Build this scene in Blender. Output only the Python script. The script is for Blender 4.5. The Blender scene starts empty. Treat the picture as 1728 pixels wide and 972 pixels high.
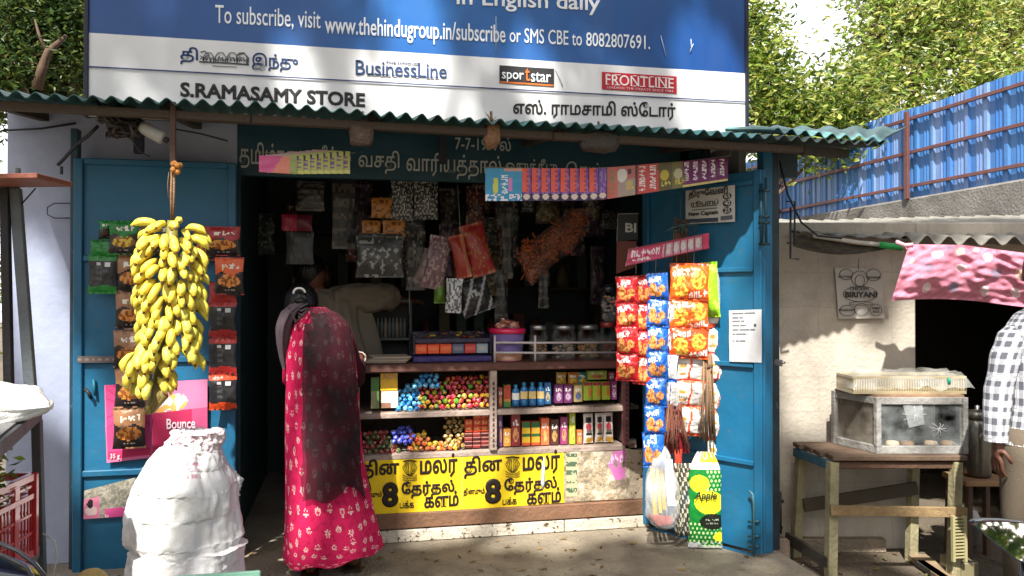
import bpy, bmesh, math, random
from mathutils import Vector, Matrix, noise
R = math.radians
rnd = random.Random(11)
S = bpy.context.scene
COL = S.collection
V = Vector

# ------------------------------------------------------------------ camera
F, W0, H0 = 1325.0, 1728.0, 972.0
YAW, PITCH, CH = R(11.7), R(0.43), 1.31
cd = bpy.data.cameras.new('camera'); cam = bpy.data.objects.new('camera', cd); COL.objects.link(cam)
S.camera = cam
cd.sensor_width = 36; cd.lens = 36 * F / W0; cd.clip_start = .05; cd.clip_end = 400
cam.location = (0, 0, CH); cam.rotation_euler = (R(90) + PITCH, 0, -YAW)
CR = cam.rotation_euler.to_matrix(); CP = V((0, 0, CH))
# ------------------------------------------------------------------ light
SUN_EL, SUN_AZ = 52.0, 24.0          # azimuth: degrees to the left of straight behind the camera's wall normal
SD = V((-math.sin(R(SUN_AZ)) * math.cos(R(SUN_EL)), -math.cos(R(SUN_AZ)) * math.cos(R(SUN_EL)), math.sin(R(SUN_EL))))
wd = bpy.data.worlds.new('World'); S.world = wd; wd.use_nodes = True
nt = wd.node_tree; bg = nt.nodes['Background']
sky = nt.nodes.new('ShaderNodeTexSky'); sky.sky_type = 'NISHITA'; sky.sun_disc = False
sky.sun_elevation = R(SUN_EL); sky.sun_rotation = math.atan2(SD.x, SD.y) % (2 * math.pi)
sky.dust_density = 4.0; sky.air_density = 1.3; sky.ozone_density = 1.0
# bright thin cloud over the far side of the sky, low behind the trees
gm = nt.nodes.new('ShaderNodeTexCoord'); sp = nt.nodes.new('ShaderNodeSeparateXYZ'); nt.links.new(gm.outputs['Generated'], sp.inputs[0])
ma = nt.nodes.new('ShaderNodeMapRange'); ma.inputs[1].default_value = .15; ma.inputs[2].default_value = .6; nt.links.new(sp.outputs[1], ma.inputs[0])
cn = nt.nodes.new('ShaderNodeTexNoise'); cn.inputs['Scale'].default_value = 4; cn.inputs['Detail'].default_value = 6; nt.links.new(gm.outputs['Generated'], cn.inputs['Vector'])
mb_ = nt.nodes.new('ShaderNodeMapRange'); mb_.inputs[1].default_value = .2; mb_.inputs[2].default_value = .55; mb_.inputs[3].default_value = .45; nt.links.new(cn.outputs[0], mb_.inputs[0])
mm = nt.nodes.new('ShaderNodeMath'); mm.operation = 'MULTIPLY'; nt.links.new(ma.outputs[0], mm.inputs[0]); nt.links.new(mb_.outputs[0], mm.inputs[1])
cx_ = nt.nodes.new('ShaderNodeMix'); cx_.data_type = 'RGBA'; nt.links.new(mm.outputs[0], cx_.inputs[0]); nt.links.new(sky.outputs[0], cx_.inputs[6]); cx_.inputs[7].default_value = (13, 13.2, 13.4, 1)
nt.links.new(cx_.outputs[2], bg.inputs[0]); bg.inputs[1].default_value = 0.07
sl = bpy.data.lights.new('sun', 'SUN'); sl.energy = 4.7; sl.angle = R(.8); sl.color = (1, .97, .91)
so = bpy.data.objects.new('sun', sl); COL.objects.link(so); so.rotation_euler = SD.to_track_quat('Z', 'Y').to_euler()
so.location = (-3, -6, 9)
vs = S.view_settings; vs.view_transform = 'Standard'; vs.look = 'None'; vs.gamma = 1; vs.exposure = 1.15
S.cycles.max_bounces = 6

# ------------------------------------------------------------------ helpers
def ray(px, py): return (CR @ V(((px - W0 / 2) / F, (H0 / 2 - py) / F, -1))).normalized()
class Plane:
    """vertical plane through p with horizontal direction u"""
    def __init__(s, p, u): s.p = V(p); s.u = V(u).normalized(); s.n = V((s.u.y, -s.u.x, 0))
    def at(s, px, py, off=0):
        d = ray(px, py); p = s.p + s.n * off
        return CP + d * ((p - CP).dot(s.n) / d.dot(s.n))
    def off(s, o): return Plane(s.p + s.n * o, s.u)
def PY(Y): return Plane((0, Y, 0), (1, 0, 0))
AX = V((math.sin(YAW), math.cos(YAW), 0)); LX = V((math.cos(YAW), -math.sin(YAW), 0))
def PD(d): return Plane(AX * d, LX)
def loc(l, d, z): return LX * l + AX * d + V((0, 0, z))
def s2l(c):
    c = c / 255.0
    return c / 12.92 if c <= .04045 else ((c + .055) / 1.055) ** 2.4
_lc = {}
def lin(c):
    k = tuple(c[:3])
    if k not in _lc: _lc[k] = (s2l(k[0]), s2l(k[1]), s2l(k[2]), 1.0)
    return _lc[k]
def mixc(a, b, t): return tuple(int(x + (y - x) * t) for x, y in zip(a, b))
WL = {}
def wloc(o): return WL.get(o.name, V((0, 0, 0))) if o else V((0, 0, 0))
def tag(o, label=None, cat=None, group=None, kind=None):
    if label: o['label'] = label
    if cat: o['category'] = cat
    if group: o['group'] = group
    if kind: o['kind'] = kind
    return o
def thing(name, at, label, cat, group=None):
    o = bpy.data.objects.new(name, None); COL.objects.link(o); o.location = at
    o.empty_display_size = .1; WL[o.name] = V(at)
    return tag(o, label, cat, group)
def ntube(m, q, rr, col, nu=40, nv=50, amp=.08, seed=0, sq=1.0):
    """cloth tube with creases along the joints q"""
    n = len(q) - 1
    def fn(u, v):
        k = v * n; i = min(int(k), n - 1); f = k - i; c = q[i].lerp(q[i + 1], f); t = (q[i + 1] - q[i]).normalized()
        x = t.cross(V((0, 1, 0)) if abs(t.y) < .8 else V((0, 0, 1))).normalized(); y = t.cross(x); r = rr[i] + (rr[i + 1] - rr[i]) * f; a = u * 6.2832
        r *= 1 + amp * (noise.noise(V((math.cos(a) * 2, math.sin(a) * 2, v * 7 + seed))) + .7 * abs(noise.noise(V((math.cos(a) + v * 6, math.sin(a) + v * 9, seed)))))
        return c + x * (math.cos(a) * r) + y * (math.sin(a) * r * sq)
    m.grid(nu, nv, fn, col, closeu=True); return m
class MB:
    def __init__(s): s.v = []; s.f = []; s.c = []; s.s = []
    def add(s, vs, fs, col=(200, 200, 200), smooth=False, cols=None):
        b = len(s.v); s.v += [V(v) for v in vs]
        for i, f in enumerate(fs):
            s.f.append([b + k for k in f]); s.s.append(smooth)
            s.c.append(cols[i] if cols else col)
        return s
    def box(s, c, d, col=(200, 200, 200), rz=0, bev=0, M=None):
        bm = bmesh.new(); bmesh.ops.create_cube(bm, size=1)
        bmesh.ops.scale(bm, vec=d, verts=bm.verts)
        if bev: bmesh.ops.bevel(bm, geom=bm.edges[:], offset=bev, segments=1, affect='EDGES', profile=.5)
        T = M if M is not None else Matrix.Translation(c) @ Matrix.Rotation(rz, 4, 'Z')
        bm.verts.index_update()
        s.add([T @ v.co for v in bm.verts], [[v.index for v in f.verts] for f in bm.faces], col)
        bm.free(); return s
    def beam(s, a, b, w, h, col=(200, 200, 200), bev=.002, up=(0, 0, 1)):
        a, b = V(a), V(b); x = (b - a); L = x.length; x.normalize()
        upv = V(up)
        if abs(x.dot(upv)) > .98: upv = V((0, 1, 0))
        y = upv.cross(x).normalized(); z = x.cross(y)
        M = Matrix((x, y, z)).transposed().to_4x4(); M.translation = (a + b) / 2
        return s.box(None, (L, w, h), col, bev=bev, M=M)
    def tube(s, pts, r, col=(200, 200, 200), n=8, caps=True, smooth=True):
        pts = [V(p) for p in pts]; k = len(pts)
        rs = r if isinstance(r, (list, tuple)) else [r] * k
        vs = []; t0 = None
        for i, p in enumerate(pts):
            t = (pts[min(i + 1, k - 1)] - pts[max(i - 1, 0)]).normalized()
            if t0 is None:
                a = V((0, 0, 1)) if abs(t.z) < .9 else V((0, 1, 0))
                x = t.cross(a).normalized()
            else: x = (x - t * x.dot(t)).normalized()
            t0 = t; y = t.cross(x)
            for j in range(n):
                an = 2 * math.pi * j / n
                vs.append(p + (x * math.cos(an) + y * math.sin(an)) * rs[i])
        fs = [[i * n + j, i * n + (j + 1) % n, (i + 1) * n + (j + 1) % n, (i + 1) * n + j] for i in range(k - 1) for j in range(n)]
        cl = None
        if isinstance(col, list): cl = [col[i] for i in range(k - 1) for j in range(n)]; c0 = col[0]; c1 = col[-1]
        if caps:
            fs += [list(range(n))[::-1], [(k - 1) * n + j for j in range(n)]]
            if cl: cl += [c0, c1]
        return s.add(vs, fs, col if not cl else None, smooth, cl)
    def lathe(s, prof, c, col=(200, 200, 200), n=20, smooth=True, cols=None, M=None):
        vs = []; c = V(c)
        for (r, z) in prof:
            for j in range(n):
                an = 2 * math.pi * j / n
                p = V((r * math.cos(an), r * math.sin(an), z))
                vs.append((M @ p if M else p) + c)
        k = len(prof)
        fs = [[i * n + j, i * n + (j + 1) % n, (i + 1) * n + (j + 1) % n, (i + 1) * n + j] for i in range(k - 1) for j in range(n)]
        cl = [cols[i] for i in range(k - 1) for j in range(n)] if cols else None
        return s.add(vs, fs, col, smooth, cl)
    def grid(s, nu, nv, fn, cf=(200, 200, 200), smooth=True, closeu=False, flip=False):
        b = len(s.v); w = nu if closeu else nu + 1
        for j in range(nv + 1):
            for i in range(w): s.v.append(V(fn(i / nu, j / nv)))
        cb = callable(cf)
        for j in range(nv):
            for i in range(nu):
                q = [b + j * w + i, b + j * w + (i + 1) % w, b + (j + 1) * w + (i + 1) % w, b + (j + 1) * w + i]
                s.f.append(q if flip else q[::-1]); s.s.append(smooth)
                s.c.append(cf((i + .5) / nu, (j + .5) / nv) if cb else cf)
        return s
    def mesh(s, name, mat, org=V((0, 0, 0))):
        me = bpy.data.meshes.new(name)
        me.from_pydata([v - org for v in s.v], [], s.f)
        me.polygons.foreach_set('use_smooth', s.s)
        at = me.color_attributes.new('Col', 'FLOAT_COLOR', 'CORNER')
        buf = []
        for f, c in zip(s.f, s.c): buf += list(lin(c)) * len(f)
        at.data.foreach_set('color', buf)
        me.materials.append(mat); me.update()
        return me
    def build(s, name, mat, parent=None, label=None, cat=None, group=None, kind=None, org=None):
        if parent: o0 = wloc(parent)
        elif org is not None: o0 = V(org)
        else:
            xs = [v.x for v in s.v]; ys = [v.y for v in s.v]; zs = [v.z for v in s.v]
            o0 = V(((min(xs) + max(xs)) / 2, (min(ys) + max(ys)) / 2, min(zs)))
        o = bpy.data.objects.new(name, s.mesh(name, mat, o0)); COL.objects.link(o)
        if parent: o.parent = parent
        else: o.location = o0
        WL[o.name] = o0
        return tag(o, label, cat, group, kind)
def copy_tree(root, at, rz=None, **kw):
    c = root.copy(); COL.objects.link(c); c.location = at
    if rz is not None: c.rotation_euler = rz
    WL[c.name] = V(at)
    for ch in list(root.children):
        k = ch.copy(); COL.objects.link(k); k.parent = c
        for g in ch.children:
            q = g.copy(); COL.objects.link(q); q.parent = k
    return tag(c, **kw)

# ------------------------------------------------------------------ materials
def N(t, ty, **kw):
    n = t.nodes.new(ty)
    for k, v in kw.items(): setattr(n, k, v)
    return n
def mk(name, rough=.6, metal=0, dirt=.25, dscale=6, dcol=(60, 50, 40), bump=.15, bscale=60, rvar=.15, spots=0, scol=(60, 40, 28), sscale=18, stretch=(1, 1, 1), coat=0, trans=0, spec=.5, alpha=1):
    """paint of the object's own colour (attribute Col) with wear: soft dirt, chips and fine bump"""
    m = bpy.data.materials.new(name); m.use_nodes = True; t = m.node_tree; L = t.links.new
    b = t.nodes['Principled BSDF']
    tc = N(t, 'ShaderNodeTexCoord'); mp = N(t, 'ShaderNodeMapping'); mp.inputs['Scale'].default_value = stretch
    L(tc.outputs['Object'], mp.inputs[0])
    at = N(t, 'ShaderNodeAttribute', attribute_name='Col')
    n1 = N(t, 'ShaderNodeTexNoise'); n1.inputs['Scale'].default_value = dscale; n1.inputs['Detail'].default_value = 8; n1.inputs['Roughness'].default_value = .65
    L(mp.outputs[0], n1.inputs['Vector'])
    r1 = N(t, 'ShaderNodeMapRange'); r1.inputs[1].default_value = .4; r1.inputs[2].default_value = .75; r1.inputs[4].default_value = dirt
    L(n1.outputs[0], r1.inputs[0])
    mx = N(t, 'ShaderNodeMix', data_type='RGBA'); L(r1.outputs[0], mx.inputs[0]); L(at.outputs['Color'], mx.inputs[6]); mx.inputs[7].default_value = lin(dcol)
    out = mx.outputs[2]
    if spots:
        n2 = N(t, 'ShaderNodeTexNoise'); n2.inputs['Scale'].default_value = sscale; n2.inputs['Detail'].default_value = 10; n2.inputs['Roughness'].default_value = .7
        L(mp.outputs[0], n2.inputs['Vector'])
        r2 = N(t, 'ShaderNodeMapRange'); r2.inputs[1].default_value = .72 - spots * .25; r2.inputs[2].default_value = .75 - spots * .25
        L(n2.outputs[0], r2.inputs[0])
        m2 = N(t, 'ShaderNodeMix', data_type='RGBA'); L(r2.outputs[0], m2.inputs[0]); L(out, m2.inputs[6]); m2.inputs[7].default_value = lin(scol)
        out = m2.outputs[2]
    L(out, b.inputs['Base Color'])
    rr = N(t, 'ShaderNodeMapRange'); rr.inputs[3].default_value = max(.03, rough - rvar); rr.inputs[4].default_value = min(1, rough + rvar)
    L(n1.outputs[0], rr.inputs[0]); L(rr.outputs[0], b.inputs['Roughness'])
    b.inputs['Metallic'].default_value = metal; b.inputs['Coat Weight'].default_value = coat
    b.inputs['Specular IOR Level'].default_value = spec; b.inputs['Transmission Weight'].default_value = trans
    b.inputs['Alpha'].default_value = alpha
    if bump:
        n3 = N(t, 'ShaderNodeTexNoise'); n3.inputs['Scale'].default_value = bscale; n3.inputs['Detail'].default_value = 5
        L(mp.outputs[0], n3.inputs['Vector'])
        bp = N(t, 'ShaderNodeBump'); bp.inputs['Strength'].default_value = bump; bp.inputs['Distance'].default_value = .02
        L(n3.outputs[0], bp.inputs['Height']); L(bp.outputs[0], b.inputs['Normal'])
    return m
M_teal = mk('painted_metal', .45, 0, .55, 3.5, (40, 84, 104), .4, 6, .15, .40, (70, 92, 100), 22)
M_print = mk('printed_plastic', .32, 0, .05, 20, (70, 60, 50), .25, 30, .08)
M_paper = mk('paper', .75, 0, .12, 9, (110, 95, 75), .1, 30)
M_wood = mk('wood', .7, 0, .55, 7, (50, 34, 22), .3, 60, .1, .12, (35, 24, 16), 20, (1, 1, 1))
M_oldwood = mk('weathered_wood', .8, 0, .6, 9, (70, 58, 42), .4, 50, .1, .2, (45, 36, 28), 22)
M_white = mk('whitewash', .75, 0, .3, 3, (105, 105, 112), .15, 25, .1, .06, (70, 66, 62), 10)
M_sill = mk('flaking_paint', .7, 0, .5, 6, (130, 108, 80), .5, 40, .1, .62, (84, 64, 46), 24)
M_conc = mk('concrete', .8, 0, .8, 2.2, (70, 62, 52), .8, 60, .08, .22, (58, 50, 42), 16)
M_dirtw = mk('stained_wall', .9, 0, .85, 2.2, (52, 46, 38), .5, 40, .05, .3, (34, 31, 28), 6)
M_ground = mk('asphalt', .9, 0, .6, 1.5, (78, 66, 52), .9, 90, .06, .2, (120, 105, 85), 34)
M_plain = mk('matte_paint', .6, 0, .15, 8, (50, 45, 40), .1, 50)
M_dark = mk('dark_goods', .55, 0, .2, 10, (20, 20, 18), .25, 30)
M_metal = mk('steel', .35, .9, .25, 6, (60, 55, 50), .08, 40)
M_iron = mk('iron', .55, .3, .35, 9, (60, 40, 28), .15, 60)
M_rope = mk('rope', .95, 0, .3, 20, (80, 60, 35), .5, 160)
M_banana = mk('banana_skin', .5, 0, .35, 26, (150, 128, 34), .15, 50, .1, .2, (70, 50, 22), 60)
M_cloth = mk('cloth', .95, 0, .12, 12, (60, 30, 40), .35, 220, .05, spec=.2)
M_skin = mk('skin', .5, 0, .15, 10, (60, 30, 22), .1, 90)
M_hair = mk('hair', .4, 0, .1, 30, (10, 8, 8), .5, 90, stretch=(1, 1, .1))
M_gloss = mk('gloss_paint', .15, 0, .1, 8, (30, 28, 28), .02, 30, .06, coat=.5)
M_sack = mk('woven_sack', .5, 0, .35, 4, (176, 166, 150), .2, 160, .1, .06, (150, 138, 120), 14)
M_ink = mk('ink', .6, 0, .05, 20, (90, 90, 90), 0)
M_roof = mk('roof_sheet', .5, 0, .6, 4, (46, 52, 48), .2, 30, .1, .18, (80, 62, 46), 12)
M_asb = mk('asbestos_sheet', .9, 0, .6, 4, (90, 86, 76), .4, 70, .06, .12, (60, 56, 50), 14)
M_fence = mk('fence_sheet', .5, 0, .25, 4, (60, 80, 120), .1, 20, .1, .03, (120, 90, 70), 12)
M_bark = mk('bark', .9, 0, .5, 12, (40, 30, 22), .8, 30, stretch=(1, 1, .3))

def mk_leaf(name):
    m = bpy.data.materials.new(name); m.use_nodes = True; t = m.node_tree; L = t.links.new
    t.nodes.remove(t.nodes['Principled BSDF']); out = t.nodes['Material Output']
    at = N(t, 'ShaderNodeAttribute', attribute_name='Col')
    d = N(t, 'ShaderNodeBsdfPrincipled'); d.inputs['Roughness'].default_value = .45; d.inputs['Specular IOR Level'].default_value = .35
    tr = N(t, 'ShaderNodeBsdfTranslucent')
    hs = N(t, 'ShaderNodeHueSaturation'); hs.inputs['Hue'].default_value = .48; hs.inputs['Value'].default_value = 1.5
    L(at.outputs['Color'], d.inputs['Base Color']); L(at.outputs['Color'], hs.inputs['Color']); L(hs.outputs[0], tr.inputs['Color'])
    mx = N(t, 'ShaderNodeMixShader'); mx.inputs[0].default_value = .4
    L(d.outputs[0], mx.inputs[1]); L(tr.outputs[0], mx.inputs[2]); L(mx.outputs[0], out.inputs['Surface'])
    return m
M_leaf = mk_leaf('leaf')
def mk_sheer(name, op, rough=.8, bump=.6):
    m = bpy.data.materials.new(name); m.use_nodes = True; t = m.node_tree; L = t.links.new
    b = t.nodes['Principled BSDF']; at = N(t, 'ShaderNodeAttribute', attribute_name='Col')
    L(at.outputs['Color'], b.inputs['Base Color']); b.inputs['Roughness'].default_value = rough
    tc = N(t, 'ShaderNodeTexCoord'); n1 = N(t, 'ShaderNodeTexNoise'); n1.inputs['Scale'].default_value = 9; n1.inputs['Detail'].default_value = 6
    L(tc.outputs['Object'], n1.inputs['Vector'])
    r = N(t, 'ShaderNodeMapRange'); r.inputs[1].default_value = .35; r.inputs[2].default_value = .7; r.inputs[3].default_value = max(0, op - .12); r.inputs[4].default_value = min(1, op + .18)
    L(n1.outputs[0], r.inputs[0]); L(r.outputs[0], b.inputs['Alpha'])
    bp = N(t, 'ShaderNodeBump'); bp.inputs['Strength'].default_value = bump; bp.inputs['Distance'].default_value = .03
    L(n1.outputs[0], bp.inputs['Height']); L(bp.outputs[0], b.inputs['Normal'])
    return m
M_sheer = mk_sheer('sheer_cloth', .76, .95)
M_film = mk_sheer('clear_film', .22, .12)
M_cloudy = mk_sheer('cloudy_film', .36, .25)
M_glass = mk_sheer('glass', .10, .04, .04)
def mk_mirror():
    m = bpy.data.materials.new('mirror_glass'); m.use_nodes = True; b = m.node_tree.nodes['Principled BSDF']
    b.inputs['Metallic'].default_value = 1; b.inputs['Roughness'].default_value = .02; b.inputs['Base Color'].default_value = (.8, .82, .85, 1)
    return m
M_mirror = mk_mirror()
def mk_block():
    """cement-washed block wall: Col with mortar courses, stains and pits (object X/Z)"""
    m = mk('block_wall', .9, 0, .6, 2.5, (98, 90, 80), .28, 45, .08, .10, (70, 58, 46), 22); t = m.node_tree; L = t.links.new
    b = t.nodes['Principled BSDF']; src = b.inputs['Base Color'].links[0].from_socket
    tc = N(t, 'ShaderNodeTexCoord'); sx = N(t, 'ShaderNodeSeparateXYZ'); cx = N(t, 'ShaderNodeCombineXYZ')
    L(tc.outputs['Object'], sx.inputs[0]); L(sx.outputs[0], cx.inputs[0]); L(sx.outputs[2], cx.inputs[1])
    br = N(t, 'ShaderNodeTexBrick'); br.inputs['Scale'].default_value = 1; br.inputs['Mortar Size'].default_value = .006; br.inputs['Mortar Smooth'].default_value = .6
    br.inputs['Brick Width'].default_value = .42; br.inputs['Row Height'].default_value = .2
    br.inputs['Color1'].default_value = (1, 1, 1, 1); br.inputs['Color2'].default_value = (.86, .84, .8, 1); br.inputs['Mortar'].default_value = (.62, .58, .52, 1)
    nz = N(t, 'ShaderNodeTexNoise'); nz.inputs['Scale'].default_value = 7; va = N(t, 'ShaderNodeVectorMath', operation='SCALE'); va.inputs[3].default_value = .03
    L(tc.outputs['Object'], nz.inputs['Vector']); L(nz.outputs['Color'], va.inputs[0]); ad = N(t, 'ShaderNodeVectorMath', operation='ADD')
    L(cx.outputs[0], ad.inputs[0]); L(va.outputs[0], ad.inputs[1]); L(ad.outputs[0], br.inputs['Vector'])
    mx = N(t, 'ShaderNodeMix', data_type='RGBA', blend_type='MULTIPLY'); mx.inputs[0].default_value = .3
    L(src, mx.inputs[6]); L(br.outputs['Color'], mx.inputs[7]); L(mx.outputs[2], b.inputs['Base Color'])
    return m
M_block = mk_block()

# ------------------------------------------------------------------ lettering
PRE = '\u0bc6\u0bc7\u0bc8'
def ta(s):
    """visual order for the shaping-free text object"""
    s = s.replace('\u0bca', '\u0bc6\u0bbe').replace('\u0bcb', '\u0bc7\u0bbe'); out = []
    for ch in s:
        if ch in PRE and out: out.insert(len(out) - 1, ch)
        else: out.append(ch)
    return ''.join(out)
def text(body, parent, pl, rect, col, off=.003, bold=.012, name='lettering', mat=None, shear=0, asp=True, gap=1.0, slant=None):
    """lettering mesh fitted to the pixel rect (x0,ytop,x1,ybottom; vertical extent read at the left) on plane pl"""
    c = bpy.data.curves.new(name, 'FONT'); c.body = ta(body); c.resolution_u = 3; c.bevel_depth = bold; c.bevel_resolution = 0
    c.shear = shear; c.space_character = gap
    o = bpy.data.objects.new(name, c); COL.objects.link(o); bpy.context.view_layer.update()
    me = bpy.data.meshes.new_from_object(o.evaluated_get(bpy.context.evaluated_depsgraph_get()))
    bpy.data.objects.remove(o); bpy.data.curves.remove(c)
    xs = [v.co.x for v in me.vertices]; ys = [v.co.y for v in me.vertices]
    x0, x1, y0, y1 = min(xs), max(xs), min(ys), max(ys)
    a = pl.at(rect[0], rect[1], off); b = pl.at(rect[0], rect[3], off); e = pl.at(rect[2], rect[1] if slant is None else slant, off)
    Wd = (e - a).dot(pl.u); Hh = a.z - b.z; org = wloc(parent); dz = (e.z - a.z) if slant is not None else 0
    for v in me.vertices:
        u = (v.co.x - x0) / (x1 - x0)
        p = V((b.x, b.y, b.z)) + pl.u * (u * Wd) + V((0, 0, (v.co.y - y0) / (y1 - y0) * Hh + u * dz)) + pl.n * (v.co.z / max(bold, .001) * .0012)
        v.co = p - org
    me.name = name; at = me.color_attributes.new('Col', 'FLOAT_COLOR', 'CORNER')
    at.data.foreach_set('color', list(lin(col)) * len(me.loops))
    me.materials.clear(); me.materials.append(mat or M_ink)
    ob = bpy.data.objects.new(name, me); COL.objects.link(ob); ob.parent = parent; WL[ob.name] = org
    return ob
def quadpts(pl, q, off=0):
    if len(q) == 4 and not isinstance(q[0], (tuple, list)):
        x0, y0, x1, y1 = q; q = [(x0, y0), (x1, y0), (x1, y1), (x0, y1)]
    return [pl.at(x, y, off) for x, y in q]
def sheet(mb, pl, q, cf, nu=1, nv=1, th=.003, off=0, wav=0, seed=0):
    """a flat printed sheet with thickness: q = pixel rect or 4 corners (tl,tr,br,bl)"""
    a, b, c, d = quadpts(pl, q, off)
    def fn(u, v):
        p = a.lerp(b, u).lerp(d.lerp(c, u), v)
        if wav: p = p + pl.n * (wav * noise.noise(V((u * 2.2 + seed, v * 2.6, seed * 1.7))))
        return p
    mb.grid(nu, nv, fn, cf, smooth=bool(wav))
    bk = cf(.5, .5) if callable(cf) else cf
    back = lambda u, v: fn(u, v) - pl.n * th
    mb.grid(min(nu, 6), min(nv, 6), back, bk, smooth=bool(wav), flip=True)
    if not wav:
        P = [fn(0, 0), fn(1, 0), fn(1, 1), fn(0, 1)]; Q = [p - pl.n * th for p in P]
        mb.add(P + Q, [[0, 4, 5, 1], [1, 5, 6, 2], [2, 6, 7, 3], [3, 7, 4, 0]], bk)
    return mb
def skin(name, J, E, mat, parent, col, sub=2, colf=None):
    """one continuous body grown from joints J {n:(pos, radius or (rx,ry))} and edges E"""
    ks = list(J); me = bpy.data.meshes.new(name)
    me.from_pydata([V(J[k][0]) for k in ks], [(ks.index(a), ks.index(b)) for a, b in E], [])
    o = bpy.data.objects.new(name, me); COL.objects.link(o)
    md = o.modifiers.new('s', 'SKIN'); md.use_smooth_shade = True; md.branch_smoothing = .6
    for i, k in enumerate(ks):
        r = J[k][1]; me.skin_vertices[0].data[i].radius = r if isinstance(r, tuple) else (r, r)
        me.skin_vertices[0].data[i].use_root = (i == 0)
    if sub: m2 = o.modifiers.new('u', 'SUBSURF'); m2.levels = sub; m2.render_levels = sub
    bpy.context.view_layer.update()
    m = bpy.data.meshes.new_from_object(o.evaluated_get(bpy.context.evaluated_depsgraph_get()))
    bpy.data.objects.remove(o); org = wloc(parent)
    at = m.color_attributes.new('Col', 'FLOAT_COLOR', 'CORNER')
    buf = []
    for p in m.polygons:
        c = lin(colf(p.center) if colf else col); buf += list(c) * len(p.vertices)
    at.data.foreach_set('color', buf)
    for v in m.vertices: v.co -= org
    m.materials.clear(); m.materials.append(mat); m.name = name
    ob = bpy.data.objects.new(name, m); COL.objects.link(ob); ob.parent = parent; WL[ob.name] = org
    return ob

# ================================================================== SETTING
GZ = -.15
YF, YR, YL, YW = 4.20, 3.35, 4.06, 4.18
PF = PY(YF)
def build_ground():
    m = MB()
    m.grid(60, 60, lambda u, v: V((-40 + 80 * u, -30 + 75 * v, GZ + .01 * noise.noise(V((u * 40, v * 40, 0))))), (112, 100, 84), flip=True)
    m.build('ground', M_ground, kind='structure', org=(0, 0, GZ))
    p = MB(); p.box((.2, 4.6, -.076), (3.9, 2.9, .15), (158, 146, 126), bev=.012)
    p.build('shop_platform', M_conc, kind='structure')
build_ground()

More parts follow.
